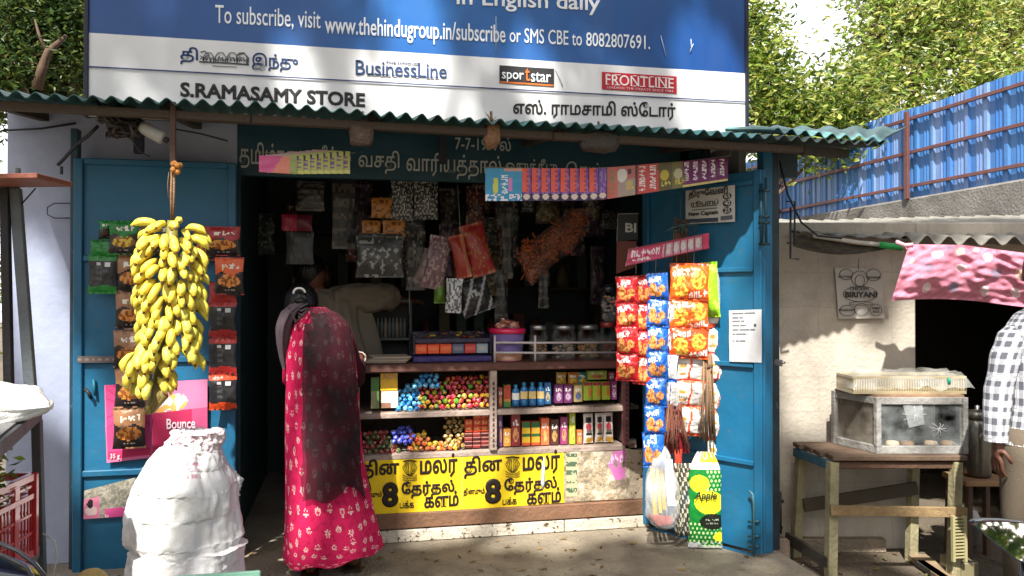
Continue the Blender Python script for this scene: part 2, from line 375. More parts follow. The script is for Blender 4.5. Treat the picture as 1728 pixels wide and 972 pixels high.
# ------------------------------------------------------------------ shop booth
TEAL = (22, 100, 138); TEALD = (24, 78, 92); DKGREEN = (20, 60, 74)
XL0 = PY(YW).at(10, 500).x; XO = PF.at(400, 500).x; XR = PF.at(1086, 500).x
shop = thing('shop_booth', (.4, 4.2, 0), 'small metal corner shop with an open dark front under a corrugated roof', 'shop')
def booth():
    # white side wall beside the opening
    w = MB(); w.box(((XL0 + XO) / 2, YW + .03, 1.1), (XO - XL0, .05, 2.2), (158, 166, 190), bev=.003)
    wl = w.build('wall', M_white, shop)
    k = MB(); a = PY(YW); 
    k.tube([a.at(12, 220, .012), a.at(70, 217, .02), a.at(128, 208, .012)], .005, (25, 25, 25), 6); k.build('cable', M_dark, wl); k = MB()
    k.tube([a.at(118, 343, .02), a.at(92, 343, .03), a.at(80, 350, .04), a.at(80, 362, .04), a.at(92, 368, .03), a.at(118, 368, .02)], .003, (60, 60, 64), 6)
    k.build('cable', M_dark, wl)
    # room behind the counter
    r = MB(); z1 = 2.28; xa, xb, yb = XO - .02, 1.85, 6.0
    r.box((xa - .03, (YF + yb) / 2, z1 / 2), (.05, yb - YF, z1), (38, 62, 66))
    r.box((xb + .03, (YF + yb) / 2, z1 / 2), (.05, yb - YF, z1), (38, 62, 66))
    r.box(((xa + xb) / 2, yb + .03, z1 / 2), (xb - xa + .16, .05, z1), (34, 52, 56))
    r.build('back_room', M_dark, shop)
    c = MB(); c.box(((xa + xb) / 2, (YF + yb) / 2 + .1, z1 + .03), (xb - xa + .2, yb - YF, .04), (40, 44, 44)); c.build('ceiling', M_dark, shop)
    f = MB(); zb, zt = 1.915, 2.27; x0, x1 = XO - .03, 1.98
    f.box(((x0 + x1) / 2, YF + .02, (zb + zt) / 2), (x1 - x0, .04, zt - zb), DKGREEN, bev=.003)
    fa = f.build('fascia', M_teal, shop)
    GR = (186, 192, 188)
    text('தமிழ்நாடு வீட்டு', fa, PF, (404, 238, 592, 290), GR, slant=247)
    text('வசதி', fa, PF, (605, 252, 674, 292), GR); text('வாரியத்தால்', fa, PF, (686, 256, 846, 300), GR)
    text('ஒதுக்கீடு', fa, PF, (853, 266, 940, 300), GR); text('செய்து', fa, PF, (955, 272, 1045, 304), GR)
    text('7-7-1997ல்', fa, PF, (768, 228, 862, 252), GR)
    # frame at the opening and the right-hand corner post
    p = MB(); xq = PY(YL).at(121, 500).x
    p.box((xq, YL + .05, 1.05), (.035, .05, 2.1), (30, 52, 60), bev=.004)
    p.box((XO + .0, YF - .01, 1.0), (.04, .04, 1.92), (26, 56, 64), bev=.004)
    p.build('frame_post', M_teal, shop)
    q = MB(); P0 = V((2.075, 3.66, 0))
    q.box(P0 + V((0, 0, 1.05)), (.05, .07, 2.1), TEAL, bev=.005); q.box(P0 + V((.058, .05, 1.05)), (.05, .10, 2.1), (20, 26, 28), bev=.004)
    q.box(P0 + V((.093, .1, 1.05)), (.016, .05, 2.1), (96, 104, 110), bev=.003)
    q.build('corner_post', M_teal, shop)
    s = MB(); s.box((2.0, 4.9, 1.05), (.04, 2.3, 2.1), (120, 122, 120)); s.build('side_wall', M_white, shop)
    # white board above the right end
    b = MB(); pl = PY(3.9); sheet(b, pl, (1300, 236, 1346, 300), (40, 60, 64), th=.02); b.build('corner_panel', M_teal, shop)
    k = MB(); pl = PY(3.72)
    k.tube([pl.at(1308, 246), pl.at(1330, 330), pl.at(1352, 375), pl.at(1380, 398), pl.at(1420, 402)], .006, (22, 22, 24), 6)
    k.build('wire', M_dark, shop); k = MB()
    k.tube([pl.at(1327, 340), pl.at(1341, 340), pl.at(1341, 410), pl.at(1328, 410)], .005, (28, 30, 32), 6)
    k.build('wire', M_dark, shop); k = MB()
    k.tube([pl.at(1334, 350), pl.at(1334, 436), pl.at(1348, 437)], .006, (28, 30, 32), 6)
    k.build('wire', M_dark, shop)
    # small shut-off latch low on the corner
    k = MB(); pl = PY(3.7); k.tube([pl.at(1316, 830), pl.at(1317, 900)], .009, (40, 38, 34), 6)
    k.tube([pl.at(1312, 846), pl.at(1322, 846)], .008, (40, 38, 34), 6); k.tube([pl.at(1311, 890), pl.at(1320, 890)], .008, (40, 38, 34), 6)
    k.build('latch', M_iron, shop)
booth()
def leaf_left():
    pl = PY(YL); m = MB()
    x0, x1 = pl.at(125, 500).x, pl.at(399, 500).x; zt = pl.at(150, 268).z; zb = -.1
    m.box(((x0 + x1) / 2, YL + .012, (zt + zb) / 2), (x1 - x0, .018, zt - zb), TEAL)
    d = m.build('door', M_teal, shop)
    b = MB(); c = (22, 94, 130)
    for x in (x0 + .02, x1 - .02): b.box((x, YL - .006, (zt + zb) / 2), (.04, .022, zt - zb), c, bev=.004)
    for y in (272, 436, 609, 800): z = pl.at(130, y).z; b.box(((x0 + x1) / 2, YL - .004, z), (x1 - x0 - .082, .02, .03), c, bev=.004)
    b.build('door_frame', M_teal, d)
    h = MB(); h.tube([pl.at(143, 656, .02), pl.at(151, 664, .03), pl.at(154, 672, .02)], .008, (40, 44, 46), 6)
    h.tube([pl.at(158, 640, .01), pl.at(160, 668, .016)], .007, (30, 120, 140), 6); h.build('door_latch', M_iron, d)
    # paper strip pasted along the middle rail
    s = MB(); sheet(s, pl.off(.02), (131, 601, 205, 612), lambda u, v: (150, 140, 130) if (math.sin(u * 40) > .2 and .3 < v < .7) else (112, 98, 96), 24, 3, .002); s.build('paper_strip', M_paper, d)
leaf_left()
LP0 = V((1.63, 4.19, 0)); LU = V((.39, -.63, 0)).normalized()
PLF = Plane(LP0, LU)
def leaf_right():
    z0, z1 = .02, 1.93; W = .735; q = lambda s, o, z: LP0 + LU * s + PLF.n * o + V((0, 0, z))
    m = MB(); Mx = Matrix((LU, -PLF.n, V((0, 0, 1)))).transposed().to_4x4()
    def bx(s0, s1, o, th, za, zb, col, mb, bev=.003):
        M = Mx.copy(); M.translation = q((s0 + s1) / 2, o, (za + zb) / 2); mb.box(None, (s1 - s0, th, zb - za), col, bev=bev, M=M)
    bx(0, W, -.01, .016, z0, z1, TEAL, m); d = m.build('door', M_teal, shop)
    b = MB(); c = (24, 100, 138)
    for s in (.018, W - .03): bx(s - .018, s + .024, .006, .026, z0, z1, c, b)
    for y in (309, 455, 616, 780, 936):
        z = PLF.at(1260, y).z; bx(.043, W - .055, .004, .022, z - .012, z + .012, c, b)
    b.build('door_frame', M_teal, d)
    h = MB(); P = lambda x, y, o=.03: PLF.at(x, y, o)
    h.tube([P(1264, 828), P(1270, 834), P(1272, 850), P(1272, 935)], .007, (60, 110, 125), 6)
    for y in (880, 905, 922): h.tube([P(1263, y, .02), P(1281, y, .03)], .006, (50, 96, 112), 6)
    h.build('drop_bolt', M_iron, d)
    g = MB(); g.tube([P(1284, 310), P(1285, 412)], .008, (30, 70, 82), 6); g.tube([P(1292, 300), P(1293, 414)], .007, (30, 66, 80), 6)
    for y in (322, 366, 376, 412): g.tube([P(1281, y), P(1298, y)], .008, (24, 56, 66), 6)
    g.build('slide_bolt', M_iron, d)
    k = MB(); k.box(P(1314, 612, .02), (.02, .05, .03), (150, 150, 146), bev=.004); k.tube([P(1312, 612, .05), P(1324, 612, .06)], .006, (150, 150, 146), 6); k.build('hasp', M_metal, d)
leaf_right()

def wave_sheet(mb, c00, c10, c11, c01, pitch, amp, cf, nv=6, th=.004):
    """corrugated sheet: c00->c10 front edge, c01/c11 the back"""
    c00, c10, c11, c01 = map(V, (c00, c10, c11, c01)); L = (c10 - c00).length; n = int(L / pitch * 8)
    nn = (c10 - c00).cross(c01 - c00).normalized()
    def fn(u, v, o=0):
        p = c00.lerp(c10, u).lerp(c01.lerp(c11, u), v); a = amp * (1 + .35 * noise.noise(V((u * L * 3, v * 2, 3))))
        return p + nn * (a * math.sin(2 * math.pi * u * L / pitch) + o + .012 * noise.noise(V((u * L * 1.2, v * 1.5, 9))))
    mb.grid(n, nv, fn, cf, flip=True); mb.grid(n, nv, lambda u, v: fn(u, v, -th), cf)
    b = len(mb.v)
    for i in range(n):
        for v in (0, 1):
            mb.add([fn(i / n, v), fn((i + 1) / n, v), fn((i + 1) / n, v, -th), fn(i / n, v, -th)], [[0, 1, 2, 3]], cf(i / n, .5))
def roof():
    m = MB(); pr = PY(YR)
    a = pr.at(-40, 150); b = pr.at(1490, 241)
    a.x = -1.55; bk = .27
    def cf(u, v):
        k = noise.noise(V((u * 7, 0, 1)))
        return mixc((44, 98, 100), (28, 84, 74), .5 + k) if u < .72 else mixc((54, 66, 64), (46, 92, 96), max(0, min(1, .4 + k * 1.5)))
    wave_sheet(m, a, b + V((.02, 0, 0)), (2.3, 6.2, b.z + .4), (-1.75, 6.2, a.z + .4), .068, .0125, cf)
    r = m.build('roof', M_roof, shop)
    m = MB(); wave_sheet(m, (1.98, 3.40, 2.092), (2.53, 3.34, 2.062), (2.99, 3.76, 2.225), (2.02, 4.35, 2.30), .068, .012, lambda u, v: mixc((70, 122, 120), (96, 150, 150), noise.noise(V((u * 5, v * 3, 0))) * .5 + .5))
    m.build('roof_sheet', M_roof, r)
    m = MB(); z = lambda x: a.z + (b.z - a.z) * (x - a.x) / (b.x - a.x) - .038
    xs = [-1.5, -.4, .9, 2.15]
    for i in range(3): m.beam((xs[i], YR + .09, z(xs[i])), (xs[i + 1] - .004, YR + .09, z(xs[i + 1])), .045, .032, (72, 62, 52))
    m.beam((2.15, YR + .09, z(2.15)), (2.42, YR + .13, z(2.42)), .035, .04, (46, 44, 42))
    for x in (-1.45, -.75, 0.1, .95, 1.75): m.beam((x, YR + .12, z(x) + .035), (x, YF, z(x) + .12), .04, .05, (60, 52, 44))
    m.build('roof_beam', M_oldwood, r)
roof()

# rubble weights and lamp holders tied under the roof edge
def under_roof():
    p = PY(3.46)
    for i, (x, y, w, h, c, nm, lb, ct) in enumerate(((612, 226, 42, 40, (96, 78, 66), 'hanging_stone', 'rounded stone hanging under the roof edge above the pink and green booklets', 'stone'),
                                     (830, 228, 26, 44, (150, 112, 82), 'clay_pot', 'small orange brown clay piece tied with straw under the middle of the roof edge', 'pot'),
                                     (1012, 240, 62, 34, (70, 66, 62), 'hanging_stone', 'dark grey stone block hanging under the roof edge right of the clay piece', 'stone'))):
        c0 = p.at(x, y); s = (p.at(x + 1, y) - p.at(x, y)).length; m = MB()
        def fn(u, v, w=w, h=h, i=i):
            a, b = u * 2 * math.pi, v * math.pi
            d = V((math.cos(a) * math.sin(b), math.sin(a) * math.sin(b), -math.cos(b)))
            k = 1 + .35 * noise.noise(d * 1.7 + V((i * 5, 0, 0)))
            d = V((math.copysign(abs(d.x) ** .6, d.x), math.copysign(abs(d.y) ** .6, d.y), math.copysign(abs(d.z) ** .6, d.z)))
            return c0 + V((d.x * w * s * .5 * k, d.y * .05 * k, d.z * h * s * .5 * k))
        m.grid(14, 9, fn, c, closeu=True)
        t = c0 + V((0, 0, h * s * .5)); m.tube([t - V((0, 0, .015)), t + V((0, .02, .05))], .006, (90, 74, 50), 5)
        if i == 1:
            for k in range(9): m.tube([t, t + V((rnd.uniform(-.03, .03), rnd.uniform(-.02, .02), rnd.uniform(.01, .05)))], .0015, (170, 140, 90), 4)
        m.build(nm, M_conc, label=lb, cat=ct)
    # tangle of old cable with a white canister
    p = PY(3.55); t = thing('cable_tangle', p.at(200, 210), 'dark tangle of old cables and fittings hanging under the roof above the left door leaf', 'cable tangle')
    m = MB()
    for k in range(26):
        c = p.at(rnd.uniform(172, 236), rnd.uniform(186, 222), rnd.uniform(-.05, .05)); r = rnd.uniform(.015, .04); q = []
        ax = V((rnd.uniform(-1, 1), rnd.uniform(-1, 1), rnd.uniform(-1, 1))).normalized(); o = ax.orthogonal()
        for j in range(9): q.append(c + (Matrix.Rotation(j * .8, 3, ax) @ o) * r * rnd.uniform(.8, 1.2))
        m.tube(q, rnd.uniform(.004, .008), rnd.choice(((34, 30, 28), (58, 48, 40), (44, 44, 46))), 5)
    for k in range(5): m.box(p.at(rnd.uniform(178, 230), rnd.uniform(186, 215)), (.05, .05, .045), (52, 44, 38), rz=k, bev=.006)
    m.build('cable_coil', M_dark, t, kind='stuff')
    m = MB(); a, b = p.at(238, 213, .02), p.at(276, 234, .03); d = (b - a).normalized()
    m.tube([a, a + d * .02, b - d * .004, b, b + d * .003], [.02, .028, .028, .024, .012], (172, 172, 166), 14); m.tube([b, b + d * .02], .012, (40, 40, 40), 8)
    m.build('canister', M_plain, t)
    m = MB(); m.tube([p.at(166, 212), p.at(150, 228), p.at(128, 245), p.at(110, 266), p.at(97, 279)], .007, (30, 30, 30), 6)
    m.build('cable', M_dark, t); m = MB()
    m.tube([p.at(216, 215), p.at(222, 235), p.at(236, 256), p.at(252, 264)], .003, (30, 30, 30), 5)
    m.build('cable', M_dark, t); m = MB()
    m.tube([p.at(296, 218), p.at(340, 226), p.at(384, 238)], .004, (30, 30, 32), 5); m.build('cable', M_dark, t); m = MB(); m.tube([p.at(298, 196), p.at(330, 196), p.at(380, 200)], .008, (34, 32, 30), 5)
    m.build('cable', M_dark, t); m = MB()
    m.tube([p.at(104, 281), p.at(104, 294)], .006, (30, 30, 30), 5)
    m.build('cable', M_dark, t)
under_roof()

# ------------------------------------------------------------------ billboard
def billboard():
    pb = PY(3.95); xl, xr = pb.at(150, 100).x, pb.at(1257, 100).x; zb, zt = 2.13, 3.25
    zA = pb.at(150, 55).z; zB = pb.at(150, 113).z
    t = thing('billboard', ((xl + xr) / 2, 3.97, zb), 'large blue and white newspaper billboard standing above the corrugated roof', 'billboard')
    def cf(u, v):
        z = zt + (zb - zt) * v
        if z < zA: return (226, 226, 226)
        k = noise.noise(V((u * 3.2, v * 2.4, 5))) * .5 + .5
        return mixc((12, 56, 118), (30, 112, 186), max(0, min(1, .15 + .55 * k + .5 * math.exp(-((u - .5) / .28) ** 2) - .2)))
    m = MB(); nv = 112
    m.grid(110, nv, lambda u, v: V((xl + (xr - xl) * u, 3.95 + .0015 * noise.noise(V((u * 4, v * 3, 0))), zt + (zb - zt) * v)), cf)
    m.grid(2, 2, lambda u, v: V((xl + (xr - xl) * u, 3.975, zt + (zb - zt) * v)), (90, 90, 92), flip=True)
    pn = m.build('panel', mk('flex_print', .38, 0, .10, 4, (120, 120, 116), .08, 6, .1, .02, (110, 108, 100), 24, (1, 1, .25)), t)
    f = MB(); c = (40, 46, 60)
    for x in (xl - .01, xr + .01): f.box((x, 3.965, (zb + zt) / 2), (.02, .05, zt - zb), c, bev=.003)
    f.box(((xl + xr) / 2, 3.965, zt + .012), (xr - xl + .04, .05, .024), c); 
    for x in (xl + .2, (xl + xr) / 2, xr - .2): f.box((x, 4.02, (zb + zt) / 2 - .1), (.04, .04, zt - zb + .1), c)
    f.build('frame', M_iron, t)
    l = MB(); l.box(((xl + xr) / 2, 3.943, zB), (xr - xl, .003, .006), (40, 60, 110)); l.build('rule_line', M_ink, t)
    WH = (240, 244, 248); P = pb; o = .0035
    text('To subscribe, visit', pn, P, (363, 8, 541, 44), WH, o, .006, slant=18)
    text('www.thehindugroup.in/subscribe', pn, P, (548, 25, 853, 66), WH, o, .016, slant=42.5)
    text('or SMS CBE to', pn, P, (860, 46, 982, 71), WH, o, .006, slant=53); text('8082807691.', pn, P, (989, 54, 1097, 78), WH, o, .010, slant=60)
    text('in English daily', pn, P, (770, -20, 1013, 16), WH, o, .02, slant=-8)
    NV = (22, 60, 110); BK = (20, 20, 22)
    text('தி', pn, P, (304, 78, 334, 108), NV, o, .02); text('இந்து', pn, P, (425, 88, 503, 118), NV, o, .02)
    # line-drawn emblem between the two words: chariot, cow and arch
    e = MB(); EC = (70, 74, 82)
    def ln(q, r=.0022): e.tube([P.at(x, y, .0045) for x, y in q], r, EC, 5)
    for x in (352, 372, 392, 408):
        ln([(x - 8, 106), (x - 9, 96), (x - 4, 89), (x + 4, 89), (x + 9, 97), (x + 8, 107)]); ln([(x - 4, 105), (x - 3, 97), (x + 3, 97), (x + 4, 105)], .0018)
    ln([(336, 104), (380, 106), (420, 109)], .003); ln([(338, 88), (346, 86), (352, 92), (344, 98), (338, 94)]); ln([(400, 92), (412, 90), (420, 98), (418, 108)])
    for k in range(14): x = 338 + k * 5.8; ln([(x, 100 + k * .2), (x + 3, 96 + 3 * math.sin(k * 2.1)), (x + 5, 103)], .0018)
    ln([(358, 111), (400, 113)], .0016)
    e.build('emblem', M_ink, pn)
    tx = text('BusinessLine', pn, P, (600, 101, 754, 126), NV, o, .006, gap=.95, slant=108)
    for (x, y) in ((604, 102), (604, 124), (622, 124.5), (631, 125), (644, 126), (650, 126), (656, 126.5), (666, 127), (703, 106.5), (703, 129), (722, 130), (729, 130), (737, 130.5)):
        a = P.at(x - 3.2, y, .006); b = P.at(x + 3.2, y, .006); s = MB(); s.beam(a, b, .004, .004, NV, 0); s.build('serif', M_ink, pn)
    text('THE HINDU', pn, P, (651, 103, 700, 107), NV, o, .002, slant=105)
    b = MB(); sheet(b, P, [(843, 110), (935, 116), (935, 146), (843, 140)], (34, 32, 34), th=.004, off=.0045)
    bb = b.build('logo_plate', M_ink, pn); b = MB(); sheet(b, P, [(844, 137), (934, 143), (934, 145.5), (844, 139.5)], (226, 110, 30), th=.002, off=.0060); b.build('logo_stripe', M_ink, pn)
    text('spor', bb, P, (847, 121, 884, 138), WH, .0075, .012, slant=123); text('t', bb, P, (886, 115, 894, 137), (230, 110, 30), .0075, .012); text('star', bb, P, (896, 121, 930, 138), WH, .0075, .012, slant=123)
    b = MB(); sheet(b, P, [(1016, 121), (1142, 129), (1142, 158), (1016, 150.5)], (186, 26, 48), th=.004, off=.0045)
    bb = b.build('logo_plate', M_ink, pn); text('FRONTLINE', bb, P, (1022, 125, 1137, 143), (240, 230, 226), .0065, .010, slant=132)
    for x in (1025, 1040, 1044, 1071, 1083, 1086, 1100, 1112, 1120, 1127):
        yy = 125 + (x - 1022) * .062
        for dy in (0, 17): s = MB(); s.beam(P.at(x - 3, yy + dy, .008), P.at(x + 3, yy + dy, .008), .003, .0035, (240, 230, 226), 0); s.build('serif', M_ink, bb)
    text('LEADING THE DEBATE SINCE 1984', bb, P, (1024, 145, 1136, 149), (236, 190, 190), .0065, .001, slant=152)
    text('S.RAMASAMY STORE', pn, P, (304, 138, 616, 163), BK, o, .034, slant=157)
    text('எஸ். ராமசாமி ஸ்டோர்', pn, P, (866, 166, 1140, 198), BK, o, .022, slant=173)
    for q in (((1115, 60), (1124, 95)), ((1166, 66), (1167, 86)), ((1164, 88), (1170, 74)), ((937, 115), (950, 146)), ((837, 28), (837, 88))):
        sc = MB(); sc.tube([P.at(x, y, .008) for x, y in q], .0022, (190, 200, 214), 4); sc.build('scratch', M_ink, pn)
billboard()

# ------------------------------------------------------------------ boundary wall, fence
def boundary():
    X = 6.0; y0, y1 = 2.6, 13; zt = 2.36
    m = MB(); m.box((X + .12, (y0 + y1) / 2, (zt + GZ) / 2), (.24, y1 - y0, zt - GZ), (134, 130, 124), bev=.02)
    m.build('boundary_wall', M_dirtw, label='grimy grey concrete boundary wall behind the food stall roof', cat='wall')
    t = thing('metal_fence', (X + .02, 7, zt), 'tall blue and pale striped sheet metal fence on red rails atop the grey wall', 'fence')
    zf = zt + .99; L = y1 - y0; m = MB(); n = 520
    prof = [0, 0, 0, 1, 1, 1, 0, 0, .5, 0, .5, 0]
    def cf(u, v):
        y = u * L; k = y % .62; band = int(y / .31)
        if band % 4 == 3: return (70, 126, 190)
        return (62, 118, 188) if (k < .17 or .33 < k < .42) else (116, 148, 200)
    m.grid(n, 1, lambda u, v: V((X + .06 - .016 * prof[int(u * n) % 12], y0 + L * u, zt - .02 + (zf - zt + .02) * (1 - v) + .012 * math.sin(u * 40) * (1 - v))), cf, smooth=False)
    m.grid(n, 1, lambda u, v: V((X + .062 - .016 * prof[int(u * n) % 12], y0 + L * u, zt - .02 + (zf - zt + .02) * (1 - v) + .012 * math.sin(u * 40) * (1 - v))), cf, smooth=False, flip=True)
    m.build('fence_sheet', M_fence, t)
    RD = (122, 80, 76); r = MB()
    for z in (zt + .13, zt + .50, zt + .87): r.beam((X + .02, y0, z), (X + .02, y1, z), .03, .035, RD)
    r.build('rail', M_iron, t)
    for y in (3.3, 5.0, 7.55, 10.2):
        p = MB(); p.box((X - .012, y, zt + .47), (.035, .06, .96), (116, 76, 72), bev=.003); p.build('fence_post', M_iron, t)
boundary()

# ------------------------------------------------------------------ food stall on the right
DW = PD(4.5)
stall = thing('food_stall', loc(2.4, 4.5, GZ), 'low block-walled food stall with a rippled asbestos roof and dark doorway', 'stall')
def rbox(m, l0, l1, d0, d1, z0, z1, col, bev=.004):
    M = Matrix((LX, AX, V((0, 0, 1)))).transposed().to_4x4(); M.translation = loc((l0 + l1) / 2, (d0 + d1) / 2, (z0 + z1) / 2)
    return m.box(None, (l1 - l0, d1 - d0, z1 - z0), col, bev=bev, M=M)
def lat(px, d): return (px - W0 / 2) / F * d
def build_stall():
    lj, l0 = lat(1545, 4.5), lat(1318, 4.5) - .25
    o = loc(l0, 4.5, GZ)
    def bw(lA, lB, za, zb, name='wall'):
        m = MB(); rbox(m, lA, lB, 4.5, 4.66, za, zb, (190, 181, 167), .006)
        # local axes so that the courses follow the wall
        b = m.build(name, M_block, stall); me = b.data
        Rm = Matrix.Rotation(YAW, 4, 'Z'); me.transform(Rm); b.rotation_euler = (0, 0, -YAW); return b
    bw(l0, lj, GZ, 1.72); bw(lat(1790, 4.5), 4.6, GZ, 1.72); bw(lj + .001, lat(1790, 4.5) - .001, 1.42, 1.72, 'lintel')
    m = MB(); rbox(m, l0, lj - .2, 4.44, 4.497, GZ, GZ + .075, (150, 136, 118)); m.build('plinth', M_conc, stall)
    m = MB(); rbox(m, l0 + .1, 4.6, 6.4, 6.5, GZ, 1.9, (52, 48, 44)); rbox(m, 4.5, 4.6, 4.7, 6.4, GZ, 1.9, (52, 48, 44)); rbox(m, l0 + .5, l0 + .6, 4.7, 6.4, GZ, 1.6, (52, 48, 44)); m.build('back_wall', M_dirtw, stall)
    r = MB(); zf = 1.60
    wave_sheet(r, loc(lat(1516, 4.3), 4.28, zf + .012), loc(4.7, 4.25, zf), loc(4.8, 6.5, zf + .36), loc(lat(1500, 4.3), 6.5, zf + .30), .118, .024, lambda u, v: (138, 134, 124), 5, .007)
    wave_sheet(r, loc(lat(1352, 4.35), 4.36, zf + .055), loc(lat(1516, 4.3) + .06, 4.30, zf + .022), loc(lat(1500, 4.3) + .06, 6.5, zf + .30), loc(lat(1335, 4.3), 6.5, zf + .36), .118, .006, lambda u, v: (124, 120, 112), 5, .007)
    r.build('roof', M_asb, stall)
    t = MB()   # sagging dirty tarpaulin edge under the roof with a green taped end
    A, B = PD(4.22).at(1372, 398), PD(4.22).at(1522, 418)
    t.tube([A, A.lerp(B, .5) + V((0, 0, -.004)), A.lerp(B, .74)], .012, (176, 172, 160), 8)
    t.build('roof_pole', M_plain, stall)
    t = MB(); t.tube([A.lerp(B, .742), B], .017, (20, 150, 70), 8); t.build('green_tape', M_plain, stall)
    t = MB(); pl = PD(4.25)
    def fn(u, v): 
        x = 1338 + u * 182; y0 = 396 + 20 * max(0, u - .1); y1 = 412 + 16 * math.sin(u * 3.2) * (1 - .3 * u) + 4
        return pl.at(x, y0 + (y1 - y0) * v, .02 * noise.noise(V((u * 6, v * 3, 2))) + .02 * v)
    t.grid(30, 6, fn, lambda u, v: mixc((52, 48, 40), (92, 84, 66), noise.noise(V((u * 14, v * 6, 0))) + .3)); t.build('tarp_edge', M_dirtw, stall)
build_stall()

# ------------------------------------------------------------------ trees
def leafset(mb, P, n, size, cols, r=None, spr=1.25):
    """n leaves of a spray around P"""
    rr = r or rnd
    for _ in range(n):
        d = V((rr.gauss(0, 1), rr.gauss(0, 1), rr.gauss(0, 1)))
        p = P + d * size * spr; a = V((rr.uniform(-1, 1), rr.uniform(-1, 1), rr.uniform(-.7, .5))).normalized()
        b = a.orthogonal().normalized(); b = Matrix.Rotation(rr.uniform(0, 6.28), 3, a) @ b
        L = size * rr.uniform(.7, 1.3); w = L * rr.uniform(.3, .45); c = a.cross(b)
        mb.add([p, p + a * L * .5 + b * w * .5 + c * L * .06, p + a * L + c * -.1 * L, p + a * L * .5 - b * w * .5 + c * L * .06], [[0, 1, 2, 3]], rr.choice(cols))
def tree(at, h, clumps, label, cols, leaf, per, trunk_r=.15, group=None, seed=1, trunkto=None, sub=26, spread=.33):
    r = random.Random(seed); t = thing('tree', at, label, 'tree', group)
    m = MB(); at = V(at); top = at + V((0, 0, h * .45)); bn = []
    m.tube([at, at + V((.03, .02, h * .2)), top], [trunk_r * 1.3, trunk_r, trunk_r * .75], (110, 92, 74), 9)
    for (c, rad) in clumps:
        c = V(c); mid = top.lerp(c, .5) + V((r.uniform(-.2, .2), r.uniform(-.2, .2), r.uniform(-.1, .3)))
        m.tube([top - V((0, 0, .1)), mid, c], [trunk_r * .5, trunk_r * .32, trunk_r * .1], (112, 92, 72), 7)
        for k in range(5):
            e = c + V((r.gauss(0, 1), r.gauss(0, 1), r.gauss(0, .8))).normalized() * rad * .8
            m.tube([mid.lerp(c, .6), c.lerp(e, .5) + V((0, 0, .1)), e], [trunk_r * .18, trunk_r * .1, trunk_r * .03], (108, 90, 70), 5)
    m.build('trunk', M_bark, t); f = MB()
    for (c, rad) in clumps:
        c = V(c)
        for k in range(sub):
            d = V((r.gauss(0, 1), r.gauss(0, 1), r.gauss(0, 1))).normalized() * rad * (r.random() ** spread)
            d.z *= .8; k_ = r.random(); fam = r.sample(cols, 2); cc = [mixc(q, (0, 0, 0), .26 * k_ * k_) for q in fam + [r.choice(cols)]]
            leafset(f, c + d, int(per * r.uniform(1.2, 2.6)), leaf, cc, r, r.uniform(1.5, 2.3))
            f.tube([c + d * .3, c + d * .8, c + d * 1.1], [.012, .008, .003], (108, 92, 72), 4)
    f.build('crown', M_leaf, t); return t
LG = [(158, 186, 84), (136, 168, 70), (200, 208, 138), (104, 128, 52), (188, 188, 100), (84, 106, 46)]  # palest leaf tones put sunlit highlights into the colour
DG = [(78, 104, 48), (64, 92, 42), (96, 116, 52), (58, 84, 46), (110, 124, 56)]
